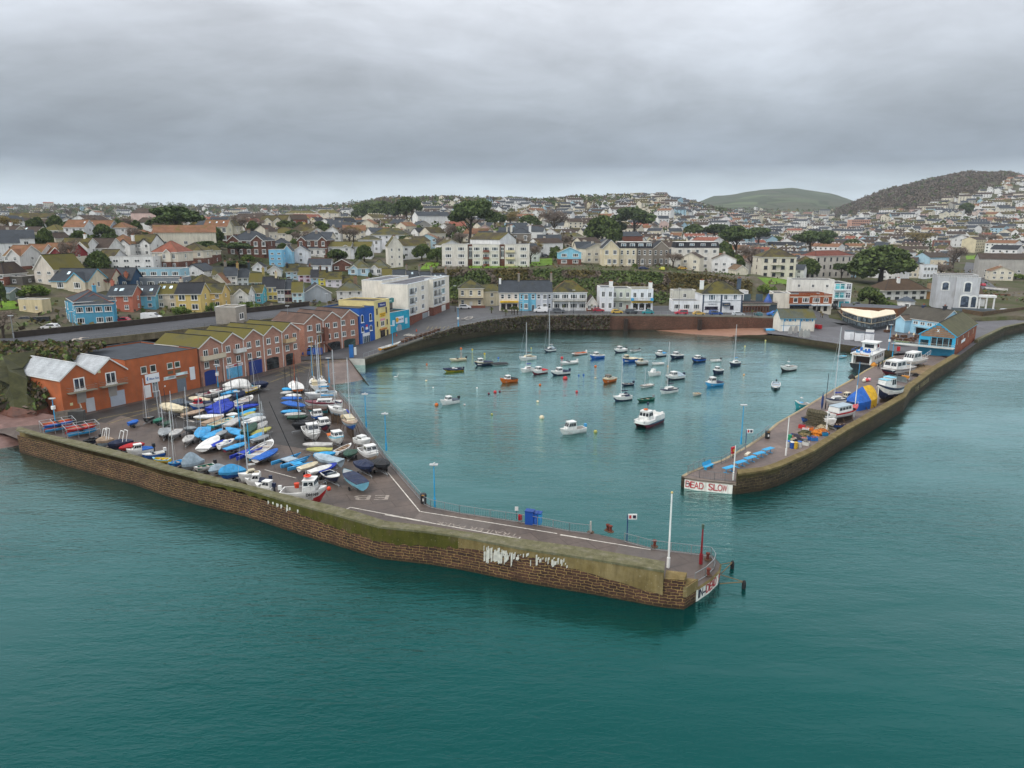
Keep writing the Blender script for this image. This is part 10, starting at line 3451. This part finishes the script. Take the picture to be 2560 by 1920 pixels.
simple('notice_pillar','blue information pillar at the top of the slipway','sign','C7',1585,490,1.75,.3,[('pillar',P('#2a6fb4',.5),lambda m: m.box(-.55,.55,-.2,.2,0,3.3)),('notice',WB,lambda m: m.box(.7,1.3,-.2,.1,.6,2.6))])
pole('pole','thin black mast standing beside the white yacht on the pier','mast','D6',1742,440,DZ,70,DKP,.06)
simple('furled_sail','dark blue furled sail standing upright by the lobster pots','sail','E6',790,440,DZ,0,[('sail',P('#1d3f78',.7,.2),lambda m: m.lathe([(.1,.2),(.22,1.0),(.2,2.4),(.05,3.0)],8)),('spar',DKP,lambda m: m.tube((0,0,0),(0,0,3.3),.04,.04,5))])
simple('gas_cage','grey wire cage with blue and orange contents behind the trawler yacht','cage','E5',1230,1190,DZ,-.7,[('frame',METAL,lambda m: [m.tube((x,y,0),(x,y,1.5),.04,.04,4) for x in (-1.4,0,1.4) for y in (-.7,.7)]+[m.tube((-1.4,y,z),(1.4,y,z),.04,.04,4) for y in (-.7,.7) for z in (.75,1.5)]),('contents',P('#2a6fb0',.6,.2),lambda m: m.box(-1.2,.3,-.55,.55,.05,.7)),('upper_contents',P('#c8862a',.6,.2),lambda m: m.box(-.4,1.1,-.5,.5,.75,1.2))])
for i,(x,y,k_,lab) in enumerate([(550,1215,'#d8d0c0','cream fender float in the heap left of the trawler yacht'),(600,1205,'#c84a4a','red fender float in the heap left of the trawler yacht'),(640,1195,'#e0a0a8','pink fender float in the heap left of the trawler yacht'),(570,1190,'#e4e2dc','white fender float behind the cream one')]):
 simple('fender_float',lab,'float','E5',x,y,DZ,0,[('ball',P(k_,.45),lambda m: m.ball((0,0,.4),.4,9)),('eye',DKP,lambda m: m.tube((0,0,.8),(0,0,.95),.08,.05,6))])
simple('tyre_heap','black heap of tyres and rope against the parapet by the pilot launch','tyres','E5',1440,1110,DZ,0,[('lower_tyre',TYRE,lambda m: m.lathe([(.3,0),(.6,.05),(.65,.2),(.55,.35),(.3,.35)],12)),('upper_tyre',TYRE,lambda m: m.lathe([(.25,.36),(.5,.4),(.52,.55),(.25,.66)],12,0,(.2,.1,0)))])
railing('white handrail of the ramp rising to the boathouse terrace',[(*at('E5',1210,1075,DZ)[:2],DZ),(*at('E5',1700,745,2.4)[:2],2.6)],bars=False,mat=WB)
simple('lifebuoy_post','red lifebuoy post between ferry and white motor cruiser','lifebuoy','E5',1135,760,DZ,0,[('post',DKP,lambda m: m.tube((0,0,0),(0,0,1.6),.05,.05,5)),('lifebuoy',P('#c01c28',.5),lambda m: m.box(-.4,.4,-.1,.1,1.3,2.5))])
for i,(x,y) in enumerate([(720,935),(340,1150)]):
 simple('bollard',['orange-brown rope heap on the pier edge by the ferry stern','dark fender tyres on the pier edge below the ferry'][i],'rope' if i==0 else 'tyres','E5',x,y,DZ,0,[('coil',P('#b87a2c' if i==0 else '#2a2a2a',.9,.3),lambda m: m.lathe([(.7,0),(.75,.3),(.5,.7),(.1,1.0)],9)),('core',DKP,lambda m: m.tube((0,0,0),(0,0,1.1),.1,.1,6))])
# damp air
mb=MB()
mb.box(-3400,3400,-420,4560,-30,330)
m=bpy.data.materials.new('damp_air')
m.use_nodes=True
t_=m.node_tree
t_.nodes.clear()
q=NT(t_)
pv=q.n('ShaderNodeVolumePrincipled')
pv.inputs['Color'].default_value=(.80,.88,.96,1)
pv.inputs['Density'].default_value=.000085
ou=q.n('ShaderNodeOutputMaterial')
q.l(pv.outputs[0],ou.inputs['Volume'])
hz=mb.build('haze',m)
hz['kind']='stuff'
# labels that would repeat: tell them apart by order
by={}
for o in THINGS:
 by.setdefault(o['label'].strip().lower(),[]).append(o)
for lab,os_ in by.items():
 if len(os_) > 1 and len({o.get('group') for o in os_}) > 1:
  print('SAME',lab,len(os_))
print('THINGS',len(THINGS),'OBJECTS',len(SC.objects))
